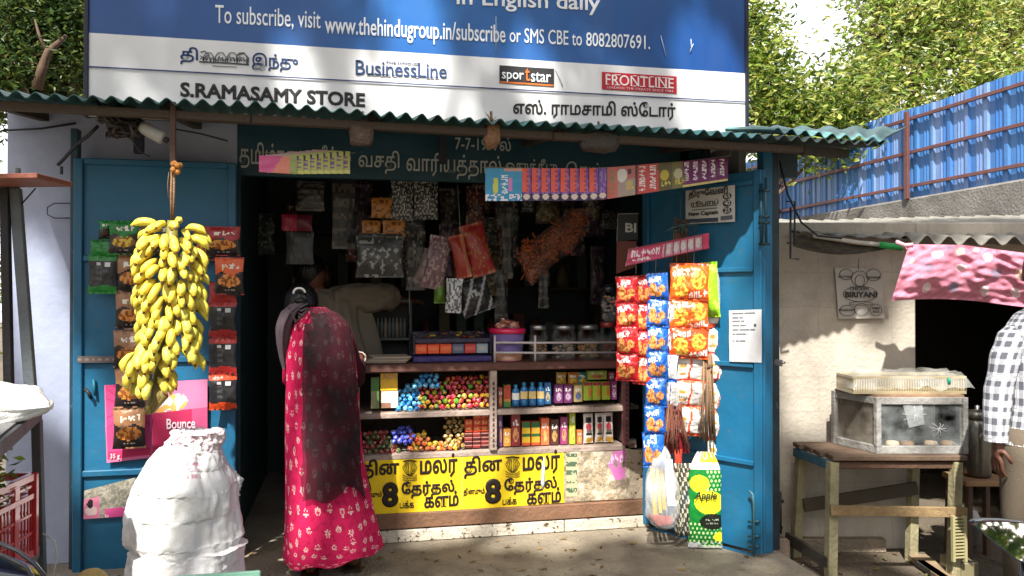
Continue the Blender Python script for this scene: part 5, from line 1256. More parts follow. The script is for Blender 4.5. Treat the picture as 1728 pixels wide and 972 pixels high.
        for k in range(46):
            an, q = r.uniform(0, 6.28), rr * .84 * math.sqrt(r.random()); m.lathe([(0, -.008), (.013, 0), (0, .008)], (c.x + math.cos(an) * q, 4.36 + math.sin(an) * q, z + .012 + r.random() * h * .42), mixc(fc, (110, 70, 40), r.random() * .5), 7)
        m.build('sweets', M_plain, t, kind='stuff')
    p = PY(4.42); c = p.at(1023, 612); s = (p.at(1024, 600) - p.at(1023, 600)).length; rr = 13 * s; zz = z + .212; hh = p.at(1023, 480).z - zz
    m = MB(); m.box((c.x, 4.42, zz - .005), (.1, .09, .008), (80, 70, 60)); 
    t = thing('jar', V((c.x, 4.37, zz)), 'tall dark capped jar of wrapped sweets stacked at the right end of the counter', 'jar', 'sweet jars on the counter'); o = (c.x, 4.37, zz)
    m = MB(); m.lathe([(0, 0), (rr * .95, 0), (rr, .012), (rr, hh * .72), (rr * .8, hh * .8)], o, (190, 196, 196), 20); m.build('glass_body', M_glass, t)
    m = MB(); m.lathe([(rr * .82, hh * .79), (rr * .88, hh * .8), (rr * .88, hh), (0, hh)], o, (40, 42, 52), 20); m.build('lid', M_gloss, t)
    m = MB(); r = random.Random(9)
    for k in range(40):
        an, q = r.uniform(0, 6.28), rr * .8 * math.sqrt(r.random()); m.lathe([(0, -.01), (.014, 0), (0, .01)], (c.x + math.cos(an) * q, 4.37 + math.sin(an) * q, zz + .02 + r.random() * hh * .6), r.choice(((176, 170, 160), (150, 140, 130), (196, 150, 120))), 6)
    m.build('sweets', M_plain, t, kind='stuff')
counter_top()

# ================================================================== HANGING GOODS
def top_sachets():
    # booklets fanned on a string at the left of the fascia
    p = PY(3.62); G = 'booklets fanned on a string under the roof'
    def pk(k):
        def f(u, v):
            if k == 0: return (206, 84, 140) if u < .62 - .3 * v else (220, 130, 110) if u < .8 else (150, 160, 90)
            if v > .85: return (206, 206, 120)
            if u > .975: return (60, 60, 50)
            if .82 < u < .96 and .2 < v < .72 and int(v * 13 + k) % 2: return (124, 86, 140)
            if u < .9 and v < .25 and u > .8: return (40, 30, 36)
            return (176, 178, 96) if u > .45 else mixc((190, 150, 150), (160, 160, 110), v)
        return f
    for i in range(9):
        x0 = 437 + i * 11.2; y0 = 262 - i * 1.2; w = 64
        pl = p.off(-.012 * i); m = MB(); q = [(x0, y0), (x0 + w, y0 + 3), (x0 + w, y0 + 32 + i * 1.1), (x0, y0 + 28 + i * 1.2)]
        sheet(m, p.off(.05 - .006 * i), q, pk(i), 16, 12, .003, wav=.003, seed=i)
        m.build('booklet', M_print, label=('magenta cornered booklet at the left front of the fanned set on the fascia' if i == 0 else 'yellow green booklet in the fan under the left fascia, %s after the magenta one' % ORD[i - 1].replace('top', 'first')), cat='booklet', group=G)
    # picture sheets along the right
    G = 'picture packs strung along the right fascia'; p = PY(3.60)
    def tops(x): return 284 + (x - 820) * .0 if x < 1010 else 284 - (x - 1010) * .085
    def bots(x): return 339 - (x - 820) * .004 if x < 1010 else 338 - (x - 1010) * .152
    k = 0
    def add(x0, x1, cf, lb, o, dn=0, name='picture_pack'):
        nonlocal k; m = MB(); k += 1
        sheet(m, p.off(o), [(x0, tops(x0) + dn), (x1, tops(x1) + dn), (x1, bots(x1)), (x0, bots(x0))], cf, max(8, int((x1 - x0) * .8)), 34, .002, wav=.003, seed=k)
        m.build(name, M_print, label=lb, cat='packet', group=G)
    def cyan(u, v):
        if scr(u, v, .2, .3, .36, .8, 1, 2) or (.22 < u < .34 and .28 < v < .74): return (206, 206, 90)
        if .42 < u < .6 and scr(v, u, .2, .42, .8, .6, 5, 1): return (220, 230, 240)
        if .62 < u < .72 and .3 < v < .7: return (206, 130, 190)
        if v > .8 and noise.noise(V((u * 14, v * 14, 0))) > .05: return (230, 226, 236)
        if v < .1 and u > .5: return (206, 150, 130)
        return (54, 148, 190)
    add(819, 882, cyan, 'wide sky blue picture pack at the left end of the right hand string', .010)
    def orp(i):
        def f(u, v):
            if u < .36 and v < .74: return (226, 90, 70) if not (u > .24 and int(v * 14) % 2) else (150, 70, 110)
            if u > .97 or .50 < u < .54: return (50, 36, 66)
            if v > .78: return (216, 196, 186) if blob((u * 2) % 1, v, .5, .88, .38, .09) else (60, 44, 80)
            return (112, 70, 150) if noise.noise(V((u * 8, v * 8, i))) < .1 else (150, 110, 170)
        return f
    for i in range(8): add(881 + i * 16.2, 881 + i * 16.2 + 30, orp(i), 'purple and orange striped pack, %s from the wide blue one' % ORD[i].replace('top', 'first'), .012 + .004 * i)
    add(1012, 1042, lambda u, v: (206, 110, 100) if not scr(v, u, .1, .15, .9, .4, 6, 1) and not scr(v, u, .1, .6, .9, .85, 6, 3) else (130, 140, 80), 'salmon pack with two green word columns after the purple striped ones', .012)
    def ban(u, v):
        if blob(u, v, .3, .3, .28, .22): return (220, 216, 206)
        if scr(u, v, .5, .5, .95, .8, 3, 2): return (206, 186, 90)
        if blob(u, v, .7, .2, .12, .1): return (90, 50, 50)
        return (190, 110, 100) if v < .45 else (170, 150, 140)
    add(1040, 1072, ban, 'pack with a white cartoon blob next to the salmon pack', .010)
    def mg(i):
        def f(u, v):
            if .3 < u < .75 and scr(v, u, .06, .25, .95, .8, 7, i): return (236, 220, 216)
            return (196, 74, 70) if .2 < u else (80, 60, 60)
        return f
    for i in range(2): add(1072 + i * 18, 1072 + i * 18 + 22, mg(i), 'red pack with an upright white word, %s of the two red ones' % ('left', 'right')[i], .008 - .002 * i)
    def br(i):
        def f(u, v):
            if blob(u, v, .5, .45, .3, .2): return (196, 176, 60) if i == 0 else (190, 186, 150)
            if scr(u, v, .3, .65, .95, .85, 3, i): return (206, 190, 80)
            return (98, 86, 50) if i == 0 else (120, 112, 66)
        return f
    for i in range(2): add(1109 + i * 23, 1109 + i * 23 + 25, br(i), ('dark olive pack with a yellow emblem', 'brown olive pack with a pale ring')[i] + ' beside the maroon lettered row', .004 - .002 * i)
    def kp(i):
        def f(u, v):
            if .15 < u < .62 and scr(v, u, .05, .1, .8, .65, 6, i + 1): return (232, 224, 232)
            if v > .9: return (206, 190, 120)
            return (110, 30, 92)
        return f
    for i in range(5): add(1152 + i * 15, 1152 + i * 15 + 16.5, kp(i), 'maroon purple pack with upright white letters, %s of five at the right end' % ORD[i].replace('top', 'first'), .003 + .002 * i)
    m = MB(); q = PY(3.605); m.tube([q.at(815, 282), q.at(960, 286), q.at(1060, 281), q.at(1160, 272), q.at(1232, 263), q.at(1236, 240)], .0025, (150, 146, 130), 5)
    m.build('string', M_rope, label='thin string carrying the picture packs under the right fascia', cat='string')
    m = MB(); q = PY(3.64); m.tube([q.at(430, 256), q.at(520, 262), q.at(600, 258)], .0022, (140, 136, 120), 5); m.build('string', M_rope, label='thin string carrying the fanned booklets under the left fascia', cat='string')
top_sachets()

def leaf_goods():
    p = PY(3.80); RD, BU, OR = (196, 26, 36), (20, 92, 186), (236, 92, 24); fd = (230, 160, 90)
    G = 'chips packets hanging on the right door leaf'
    def add(rect, cf, bk, lb, o=0, seed=0, d=.034, mat=None, yaw=-.35, **kw):
        rect = (rect[0] - 1, rect[1] - 2, rect[2] + 2, rect[3] + 3)
        q = random.Random(seed); pouch_px('chips_packet', p.off(o + q.uniform(-.006, .01)), rect, d * q.uniform(1.2, 1.8), cf, bk, seed=seed, label=lb, group=G, yaw=yaw + q.uniform(-.2, .2), roll=q.uniform(-.06, .06), pitch=q.uniform(-.1, .1), cat='chips', **kw)
    ya = [(468, 509), (509, 552), (552, 596), (596, 640)]
    for i, (a, b) in enumerate(ya): add((1041, a, 1075, b), p_snack(RD, fd, i), p_snackback(RD), 'red chips packet, %s in the leftmost red strip' % ORD[i], .0, i)
    yb = [(466, 511), (511, 557), (557, 602), (602, 646)]
    for i, (a, b) in enumerate(yb): add((1070, a, 1102, b), p_snack((190, 34, 34) if i < 3 else (206, 60, 30), fd, i + 4), p_snackback(RD), 'red chips packet, %s in the second red strip beside the blue strip' % ORD[i], -.01, i + 6)
    yc = [(462, 503), (503, 549), (549, 593), (593, 638), (638, 684), (684, 731), (731, 786)]
    for i, (a, b) in enumerate(yc):
        dx = 0 if i < 4 else -(i - 3) * 2.2
        add((1093 + dx, a, 1125 + dx, b), p_snack(BU, fd, i + 9), p_snackback(BU), 'blue chips packet, %s in the front blue strip' % ORD[i], .03, i + 12)
    yd = [(505, 551), (551, 596), (596, 641), (641, 688)]
    for i, (a, b) in enumerate(yd): add((1118, a, 1141, b), p_snackback(BU, i), p_snack(BU, fd), 'blue chips packet turned to its white back, %s in the strip behind the blue one' % ORD[i], -.005, i + 20, yaw=-.5)
    yo = [(446, 504), (504, 553), (553, 602)]
    for i, (a, b) in enumerate(yo): add((1133, a, 1192, b), p_snack(OR if i < 2 else (226, 76, 30), (240, 186, 70), i + 2, True), p_snackback(OR), 'large orange double chips packet, %s of the orange strip' % ORD[i], .045, i + 30, d=.045, yaw=-.2, nu=34, nv=28)
    LM = (150, 206, 40)
    add((1184, 444, 1212, 532), lambda u, v: LM if noise.noise(V((u * 5, v * 7, 3))) < .25 else (190, 226, 80), p_snackback(LM), 'lime green chips packet seen edge on behind the orange strip', .02, 40, yaw=-.9, d=.06)
    add((1196, 446, 1224, 492), p_snackback((170, 200, 90)), p_snackback(LM), 'white backed packet with green edge beside the lime one', -.02, 41, yaw=-.3)
    yr = [(497, 549), (549, 597), (597, 642), (642, 693), (693, 738), (738, 788)]
    for i, (a, b) in enumerate(yr): add((1195, a, 1228, b), p_snackback((196, 70, 50) if i < 3 else (230, 106, 40), i), p_snack(OR, fd), 'white backed chips packet with red ends, %s in the rightmost strip' % ORD[i], -.01, i + 44, yaw=-.25)
    ym = [(600, 642), (642, 686), (686, 733)]
    for i, (a, b) in enumerate(ym): add((1141, a, 1186, b), p_snackback((226, 90, 50), i), p_snack(OR, fd), 'white backed chips packet with orange ends, %s below the orange strip' % ORD[i], -.01, i + 52, nu=26)
    # pink strip of sachets above
    def pk(u, v):
        if u > .93: return (206, 60, 96)
        if v < .10 or v > .92: return (150, 40, 66)
        if u < .42: return (232, 214, 220) if scr(u, v, .04, .2, .40, .62, 6, 1, -.1) or scr(u, v, .06, .66, .3, .85, 4, 3) else (190, 60, 100)
        q = (u * 11) % 1
        return (206, 196, 190) if blob(q, v, .5, .5, .34, .3) else (110, 50, 70) if q < .14 else (196, 130, 150)
    m = MB(); sheet(m, p.off(.02), [(1062, 420), (1196, 393), (1197, 419), (1056, 449)], pk, 80, 16, .008, wav=.008); m.build('sachet_strip', M_print, label='pink printed cardboard strip slanting above the chips packets', cat='strip')
    # hooks and strings carrying the strips
    t = thing('wire_hanger', p.at(1150, 455), 'bent wire hanger and hooks from which the chips strips hang', 'hanger'); m = MB(); q = p.off(-.02)
    m.tube([q.at(1052, 470), q.at(1100, 462), q.at(1165, 447), q.at(1226, 438)], .003, (60, 60, 58), 5)
    m.tube([q.at(1150, 378), q.at(1140, 366), q.at(1133, 380)], .003, (60, 70, 66), 5)
    for x in (1075, 1108, 1143, 1172, 1208): m.tube([q.at(x, 415 if x < 1190 else 405), q.at(x - 2, 462 - (x - 1075) * .12)], .002, (150, 156, 150), 5)
    m.tube([q.at(1150, 300, -.02), q.at(1148, 372)], .002, (90, 90, 84), 5)
    m.build('wire', M_iron, t); m = MB()
    r = random.Random(3)
    for k in range(9): m.tube([q.at(1150 + r.uniform(-6, 6), 378), q.at(1150 + r.uniform(-28, 32), 378 + r.uniform(-8, 16)), q.at(1150 + r.uniform(-34, 40), 388 + r.uniform(-4, 14))], .003, (56, 84, 80), 4)
    m.build('ribbon', M_plain, t)
    # stick bundles
    def bundle(name, x0, x1, y0, y1, cols, lab, o, n, sp, wd=.0035, cat='broom'):
        c = p.off(o); t = thing(name, c.at((x0 + x1) / 2, y1), lab, cat); m = MB(); r = random.Random(int(x0))
        for k in range(n):
            a = (k + .5) / n; xa = (x0 + x1) / 2 + (a - .5) * (x1 - x0) * .55; xb = (x0 + x1) / 2 + (a - .5) * (x1 - x0) + r.uniform(-sp, sp); oo = r.uniform(-.02, .02)
            m.tube([c.at(xa, y0 + r.uniform(-3, 3), oo), c.at((xa + xb) / 2 + r.uniform(-1.5, 1.5), (y0 + y1) / 2, oo + .008), c.at(xb, y1 + r.uniform(-22, 4), oo)], wd * r.uniform(.7, 1.2), mixc(cols[0], cols[1], r.random()), 5)
        m.build('sticks', M_rope, t); m = MB(); e = c.at((x0 + x1) / 2, y0 + (y1 - y0) * .12); m.lathe([(.026, -.008), (.03, 0), (.026, .008)], e, cols[1], 12); m.build('binding', M_rope, t)
    bundle('stick_bundle', 1132, 1168, 372, 452, ((136, 104, 84), (104, 72, 58)), 'bundle of brown sticks tied up behind the pink printed strip', -.06, 34, 3)
    bundle('stick_bundle', 1179, 1209, 600, 742, ((160, 128, 98), (112, 86, 64)), 'hanging bundle of thin tan sticks between the white backed packets', .03, 40, 4)
    bundle('stick_bundle', 1112, 1162, 682, 766, ((150, 110, 84), (120, 60, 50)), 'loose fan of pale sticks in front of the dark red pouch', .02, 30, 12, .003)
    pouch_px('pouch', p.off(-.03), (1112, 690, 1164, 765), .03, lambda u, v: (122, 24, 34), (110, 24, 34), seed=60, label='dark red plain pouch behind the loose fan of sticks', cat='pouch', nu=12, nv=12)
    pouch_px('pouch', p.off(.0), (1138, 758, 1152, 800), .02, lambda u, v: (180, 60, 40), (160, 50, 40), seed=61, label='narrow red orange pouch hanging beside the cord skein', cat='pouch', nu=8, nv=12)
    # white plastic bag with yellow sheets inside
    t = thing('plastic_bag', p.at(1118, 890), 'clear white plastic bag with yellow strips hanging at the foot of the door leaf', 'plastic bag')
    c = p.off(.03); s = (c.at(1119, 800) - c.at(1118, 800)).length; m = MB(); rows = [(752, 1112, 1122), (768, 1104, 1130), (800, 1093, 1138), (840, 1089, 1146), (868, 1092, 1146), (882, 1100, 1142), (890, 1110, 1132)]
    def fn(u, v):
        q = v * 6; i = min(int(q), 5); f = q - i; y, a, b = [rows[i][k] + (rows[i + 1][k] - rows[i][k]) * f for k in range(3)]
        an = u * 6.2832; w = (b - a) / 2 * s; k = 1 + .22 * noise.noise(V((math.cos(an) * 2.5, math.sin(an) * 2.5, v * 6)))
        return c.at((a + b) / 2, y) + V((math.cos(an) * w * k, -math.sin(an) * min(w, .05) * k, 0))
    m.grid(30, 30, fn, (236, 236, 234), closeu=True); m.build('bag', M_cloudy, t)
    m = MB()
    for k, (x0, x1, cc) in enumerate(((1098, 1106, (246, 190, 20)), (1107, 1113, (250, 214, 70)), (1114, 1120, (228, 176, 40)), (1122, 1138, (238, 238, 236)))): sheet(m, c.off(-.012 + k * .006), [(x0 - 2, 775), (x1 - 3, 775), (x1 + 4, 872 - k * 6), (x0 + 5, 872 - k * 6)], cc, 3, 8, .002, wav=.01, seed=k)
    m.build('yellow_strip', M_print, t)
    m = MB(); sheet(m, c.off(-.0), [(1094, 868), (1140, 872), (1137, 884), (1110, 888)], (206, 90, 76), 4, 2, .004, wav=.006); m.build('red_card', M_print, t)
    # skein of grey-white cord
    t = thing('cord_skein', p.at(1151, 905), 'skein of twisted black and white cord hanging beside the green apple pouch', 'cord'); m = MB(); r = random.Random(8); c = p.off(.02)
    for k in range(9):
        x = 1139 + k * 2.9; q = [c.at(x + math.sin(j * .9 + k) * 2.2, 782 + j * 7.6, .01 + .006 * math.cos(j * .9 + k * 2)) for j in range(17)]
        m.tube(q, .0055, [((196, 190, 166), (70, 68, 56))[(j + k) % 2] for j in range(16)] + [(120, 116, 100)], 6)
    m.build('cord', M_rope, t)
    # green apple pouch
    GN = (14, 118, 44); YL = (232, 222, 40)
    def ap(u, v):
        if v < .18: return (236, 226, 220) if v > .11 or u < .3 else (240, 200, 40) if v > .04 else (226, 180, 60)
        if blob(u, v, .32, .33, .3, .09): return (70, 110, 30) if scr(u, v, .14, .29, .52, .36, 4, 2) and False else YL
        if blob(u, v, .62, .52, .46, .12) or blob(u, v, .5, .46, .2, .06): return YL
        if blob(u, v, .72, .72, .4, .085): return (24, 30, 22) if not scr(u, v, .5, .69, .92, .71, 6, 1) and not scr(u, v, .5, .73, .9, .75, 6, 3) else (150, 160, 140)
        if blob(u, v, .93, .88, .18, .05): return YL
        q = V((u * 8, v * 22, 0)); fu, fv = (q.x + (int(q.y) % 2) * .5) % 1, q.y % 1
        if (fu - .5) ** 2 + (fv - .5) ** 2 < .07 and (v < .42 and u > .55 or v > .74): return (206, 226, 160)
        return GN if v < .97 else (190, 196, 186)
    pouch_px('detergent_pouch', p.off(.05), (1163, 762, 1216, 924), .04, ap, (190, 190, 190), seed=70, yaw=-.25, nu=44, nv=110, taper=.55, label='green and yellow apple drink pouch with white dots hanging lowest on the right door leaf', cat='pouch')
    o = bpy.data.objects['detergent_pouch']; o.name = 'drink_pouch'; WL['drink_pouch'] = V(o.location)
    pl2 = Plane(o.location, (math.cos(-.25), math.sin(-.25), 0))
    tx = text('Apple', o, pl2, (1172, 829, 1210, 846), (18, 40, 20), .030, .03, shear=.2); 
    # text() keeps world axes, so undo the pouch's turn
    tx.data.transform(Matrix.Rotation(.25, 4, 'Z'))
leaf_goods()

def leaf_papers():
    pl = PLF.off(.022)
    # price board partly in shade
    t = thing('price_card', pl.at(1200, 375), 'white printed price card near the top of the right door leaf', 'card')
    m = MB(); sheet(m, pl, [(1157, 322), (1240, 312), (1240, 374), (1157, 378)], (206, 206, 200), 4, 4, .002, wav=.003); s = m.build('board', M_paper, t)
    IK = (34, 38, 46); o = .004
    text('திருவேனி', s, pl, (1162, 322, 1228, 338), IK, o, .02, slant=313); text('ரூபாய்', s, pl, (1166, 340, 1212, 351), IK, o, .012, slant=335)
    text('New Captain', s, pl, (1162, 358, 1212, 367), IK, o, .03, slant=354)
    m = MB()
    for k, y in enumerate((331, 343, 355)):
        c = pl.at(1227, y, o); u = PLF.u
        m.add([c + u * (.026 * math.cos(a * .52)) + V((0, 0, .017 * math.sin(a * .52))) for a in range(12)], [list(range(12))], IK)
    m.add(quadpts(pl, [(1160, 370), (1212, 367), (1212, 374), (1160, 376)], o), [[0, 1, 2, 3]], (60, 70, 90)); m.add(quadpts(pl, [(1216, 365), (1236, 363), (1236, 370), (1216, 372)], o), [[0, 1, 2, 3]], (90, 100, 110))
    for y in (349, 354): m.add(quadpts(pl, [(1168, y), (1210, y - 4), (1210, y - 2.4), (1168, y + 1.4)], o), [[0, 1, 2, 3]], (90, 92, 96))
    m.build('print_block', M_ink, s)
    for y, k in ((327, '65'), (339, '40'), (351, '25')): text(k, s, pl, (1222, y, 1232, y + 8), (206, 206, 200), .006, .02)
    def np(u, v):
        for k, (y, a) in enumerate(((.06, .8), (.15, .5), (.22, .48), (.30, .52), (.38, .8), (.46, .56), (.6, .5))):
            if abs(v - y) < .016 and .1 < u < a and noise.noise(V((u * 40, k * 5, 0))) > -.3: return (110, 112, 116)
        if blob(u, v, .8, .3, .05, .03): return (70, 70, 74)
        return (206, 208, 210)
    m = MB(); sheet(m, pl, [(1230, 524), (1285, 522), (1285, 612), (1231, 610)], np, 46, 60, .002, wav=.003); m.build('notice', M_paper, label='white typed notice pasted midway down the right door leaf', cat='notice')
    # small dark cards hanging on the inside
    q = PY(4.12); t = thing('hanging_card', q.at(1060, 400), 'black card with white letters hanging at the right of the dark opening', 'card')
    m = MB(); sheet(m, q, [(1044, 361), (1077, 361), (1076, 407), (1042, 407)], (46, 48, 48), 2, 2, .004); s = m.build('board', M_plain, t); text('BI', s, q, (1055, 376, 1074, 392), (206, 206, 200), .006, .04)
    m = MB()
    for a, b in (((1043, 361), (1078, 360)), ((1043, 361), (1041, 408))): m.tube([q.at(*a, .004), q.at(*b, .004)], .003, (150, 150, 146), 4)
    m.build('edge', M_plain, t)
    m = MB(); sheet(m, q, [(1041, 408), (1074, 404), (1074, 450), (1040, 462)], (120, 62, 48), 2, 2, .004); m.build('hanging_card', M_plain, label='plain rust brown card hanging below the black lettered card', cat='card')
leaf_papers()

def inside():
    # goods hanging in the dark opening
    p = PY(4.38); G = 'packs hanging in the dark opening'
    def foil(u, v):
        q = noise.noise(V((u * 10, v * 10, 1)))
        return (150, 150, 146) if q > .25 else (66, 66, 64)
    pouch_px('foil_pack', p.off(.05), (600, 398, 682, 468), .06, foil, foil, seed=80, label='crinkled silver film pack, largest one hanging left of centre in the opening', group=G, nu=30, nv=26, cat='pack')
    pouch_px('foil_pack', p.off(.02), (606, 394, 680, 424), .05, foil, foil, seed=81, label='narrow silver film pack folded over the top of the largest one', group=G, cat='pack')
    gold = lambda u, v: (176, 116, 50) if noise.noise(V((u * 7, v * 7, 2))) > -.2 else (110, 70, 40)
    for i, r in enumerate(((610, 372, 643, 400), (645, 372, 684, 400), (626, 334, 662, 368))):
        pouch_px('biscuit_pack', p, r, .03, gold, gold, seed=82 + i, label='amber biscuit pack above the silver film packs, ' + ('lower left', 'lower right', 'upper')[i] + ' one', group=G, nu=10, nv=10, cat='pack')
    bw = lambda u, v: (150, 150, 146) if noise.noise(V((u * 16, v * 16, 3))) > .12 else (40, 42, 42)
    for i, r in enumerate(((660, 306, 698, 372), (698, 306, 740, 370))):
        pouch_px('foil_pack', p.off(-.02), r, .03, bw, bw, seed=86 + i, label='black and silver mottled pack hanging under the fascia, %s one' % ('left', 'right')[i], group=G, nu=18, nv=24, cat='pack')
    pouch_px('pouch', PY(4.7), (474, 362, 528, 390), .03, lambda u, v: (190, 50, 80) if u < .5 else (120, 40, 60), (90, 30, 40), seed=90, label='crimson flat pack on the inner left side of the dark opening', group=G, nu=10, nv=8, cat='pack')
    pouch_px('pouch', PY(4.72), (482, 392, 530, 446), .02, lambda u, v: (74, 76, 78), (60, 60, 60), seed=91, label='grey flat pack below the crimson one inside the opening', group=G, nu=8, nv=8, cat='pack')
    # bunch of clear and red bags hanging above the counter
    p = PY(4.30)
    def hb(rect, cf, lb, roll=0, o=0, mat=None, d=.06, nu=16, nv=20, k=0):
        pouch_px('hanging_bag', p.off(o), rect, d, cf, cf, seed=95 + k, label=lb, group='bags hanging above the counter', roll=roll, nu=nu, nv=nv, mat=mat, cat='bag')
    red = lambda u, v: (146, 36, 32) if noise.noise(V((u * 9, v * 14, 0))) < .25 else (150, 100, 52)
    hb((786, 376, 826, 466), red, 'red patterned bag, rightmost of the hanging bunch', -.28, .03, k=0)
    hb((764, 396, 790, 470), lambda u, v: (150, 56, 42) if u < .7 else (190, 116, 90), 'shiny orange red bag in the middle of the hanging bunch', -.22, .05, k=1)
    cl = lambda u, v: (150, 130, 130) if noise.noise(V((u * 8, v * 12, 4))) > .1 else (110, 80, 84)
    hb((718, 398, 756, 488), cl, 'clear pinkish bag at the left of the hanging bunch', .18, .03, k=2)
    hb((706, 420, 730, 480), lambda u, v: (120, 104, 100), 'narrow dull clear bag tilted at the far left of the hanging bunch', .35, .0, k=3)
    hb((752, 470, 780, 528), lambda u, v: (206, 206, 206) if noise.noise(V((u * 8, v * 10, 5))) > 0 else (110, 110, 112), 'bright silver clear bag lowest in the hanging bunch', .05, .05, k=4)
    hb((732, 474, 752, 512), lambda u, v: (96, 130, 50), 'small green bag behind the silver one in the hanging bunch', 0, 0, k=5)
    zb = lambda u, v: (150, 150, 150) if (abs((u + v * .7) % .42 - .2) < .05 or scr(u, v, .4, .3, .7, .5, 2, 1)) else (34, 34, 36)
    hb((772, 470, 830, 530), zb, 'black bag with grey bands and letters at the lower right of the bunch', -.35, .02, k=6, nu=26, nv=26)
    m = MB(); m.tube([p.at(772, 312), p.at(776, 376, .02), p.at(775, 398, .02)], .003, (110, 110, 106), 5); m.build('string', M_rope, label='string holding the bunch of bags above the counter', cat='string')
    # net bag of orange snacks
    p = PY(4.44); t = thing('snack_bag', p.at(905, 470), 'clear sack of orange fried snacks slung below the right fascia', 'bag'); s = (p.at(901, 400) - p.at(900, 400)).length
    m = MB(); r = random.Random(14); pts = [(884, 430, 12), (900, 440, 16), (918, 418, 17), (940, 402, 19), (962, 388, 18), (978, 370, 13), (892, 415, 12), (896, 462, 9), (930, 425, 13), (955, 412, 13)]
    for k in range(430):
        x, y, q = r.choice(pts); c = p.at(x + r.gauss(0, .5) * q, y + r.gauss(0, .5) * q, r.uniform(-.05, .05)); a = V((r.gauss(0, 1), r.gauss(0, 1), r.gauss(0, 1))).normalized() * .02
        m.tube([c - a, c + a.orthogonal() * .25, c + a], .0045, mixc((196, 110, 50), (150, 66, 46), r.random()), 5)
    m.build('snacks', M_plain, t, kind='stuff'); m = MB(); rows = [(352, 960, 1000), (375, 936, 992), (400, 905, 984), (425, 874, 968), (445, 876, 935), (470, 886, 910), (482, 894, 900)]
    def fn(u, v):
        q = v * 6; i = min(int(q), 5); f = q - i; y, a, b = [rows[i][k] + (rows[i + 1][k] - rows[i][k]) * f for k in range(3)]; an = u * 6.2832
        k = 1 + .12 * noise.noise(V((math.cos(an) * 2, math.sin(an) * 2, v * 8))); return p.at((a + b) / 2 + math.cos(an) * (b - a) / 2 * k, y, math.sin(an) * .07 * k)
    m.grid(30, 26, fn, (170, 120, 100), closeu=True); m.build('film', M_film, t); m = MB(); m.tube([p.at(985, 345), p.at(990, 322), p.at(992, 300)], .003, (120, 110, 100), 5); m.build('tie', M_rope, t)
    # rear shelves with bottles, dim
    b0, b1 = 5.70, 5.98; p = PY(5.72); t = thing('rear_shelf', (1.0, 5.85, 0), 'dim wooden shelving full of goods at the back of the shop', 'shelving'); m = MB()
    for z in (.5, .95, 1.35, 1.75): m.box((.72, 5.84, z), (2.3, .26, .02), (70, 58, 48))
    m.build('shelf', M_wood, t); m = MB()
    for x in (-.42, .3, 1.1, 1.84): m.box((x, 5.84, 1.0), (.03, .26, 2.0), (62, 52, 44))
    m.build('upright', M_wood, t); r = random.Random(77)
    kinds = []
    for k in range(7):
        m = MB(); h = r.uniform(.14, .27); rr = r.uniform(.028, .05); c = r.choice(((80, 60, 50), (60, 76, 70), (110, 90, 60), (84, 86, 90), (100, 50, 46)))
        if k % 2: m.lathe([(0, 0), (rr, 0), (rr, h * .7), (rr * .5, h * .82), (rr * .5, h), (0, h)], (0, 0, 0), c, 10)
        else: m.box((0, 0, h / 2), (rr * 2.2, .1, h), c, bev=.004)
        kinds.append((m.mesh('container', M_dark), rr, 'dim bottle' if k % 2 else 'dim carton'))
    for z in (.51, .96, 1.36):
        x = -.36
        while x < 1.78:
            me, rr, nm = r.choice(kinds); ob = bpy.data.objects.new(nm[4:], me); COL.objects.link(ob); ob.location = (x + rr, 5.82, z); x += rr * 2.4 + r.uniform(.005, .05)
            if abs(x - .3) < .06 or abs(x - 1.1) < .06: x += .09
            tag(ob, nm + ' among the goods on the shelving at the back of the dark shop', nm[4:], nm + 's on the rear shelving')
    # dim stock hung about the upper half of the room
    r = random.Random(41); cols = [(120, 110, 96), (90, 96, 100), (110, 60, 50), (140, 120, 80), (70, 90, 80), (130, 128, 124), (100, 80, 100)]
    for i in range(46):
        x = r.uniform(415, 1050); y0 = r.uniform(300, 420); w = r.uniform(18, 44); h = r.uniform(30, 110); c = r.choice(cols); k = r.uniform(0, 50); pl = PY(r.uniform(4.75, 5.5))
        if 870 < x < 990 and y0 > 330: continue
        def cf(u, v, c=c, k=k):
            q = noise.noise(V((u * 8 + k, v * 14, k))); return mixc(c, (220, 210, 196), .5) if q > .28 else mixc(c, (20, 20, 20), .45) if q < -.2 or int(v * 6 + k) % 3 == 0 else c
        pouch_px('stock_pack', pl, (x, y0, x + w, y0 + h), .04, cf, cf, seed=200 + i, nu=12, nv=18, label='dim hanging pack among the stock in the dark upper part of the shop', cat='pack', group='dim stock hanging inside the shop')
    # glass front cabinet behind the man
    p = PY(4.95); t = thing('small_cabinet', p.at(658, 612), 'dim glass fronted cabinet with rows of small bottles right of the beige shirted man', 'cabinet'); m = MB()
    A, B = p.at(626, 508), p.at(692, 640); w = B.x - A.x; h = A.z - B.z; cx = (A.x + B.x) / 2
    for z in (A.z, A.z - h * .48, B.z): m.box((cx, 4.99, z), (w, .16, .014), (86, 92, 92))
    for x in (A.x, B.x): m.box((x, 4.99, (A.z + B.z) / 2), (.014, .16, h), (86, 92, 92))
    m.box((cx, 5.075, (A.z + B.z) / 2), (w, .01, h), (44, 50, 50)); m.build('case', M_dark, t)
    for i in range(9):
        m = MB(); x = A.x + .02 + i * (w - .03) / 9; m.lathe([(0, 0), (.011, 0), (.011, .09), (.006, .105), (.006, .125), (0, .125)], (x, 4.96, A.z - h * .47), (110, 116, 110) if i % 3 else (150, 140, 120), 8); m.build('bottle', M_dark, t)
    m = MB(); m.tube([V((PY(4.9).at(691, 486).x, 4.9, PY(4.9).at(691, 486).z)), V((PY(4.9).at(691, 530).x, 4.9, PY(4.9).at(691, 530).z))], .004, (170, 170, 166), 6); m.build('light_strip', M_plain, t)
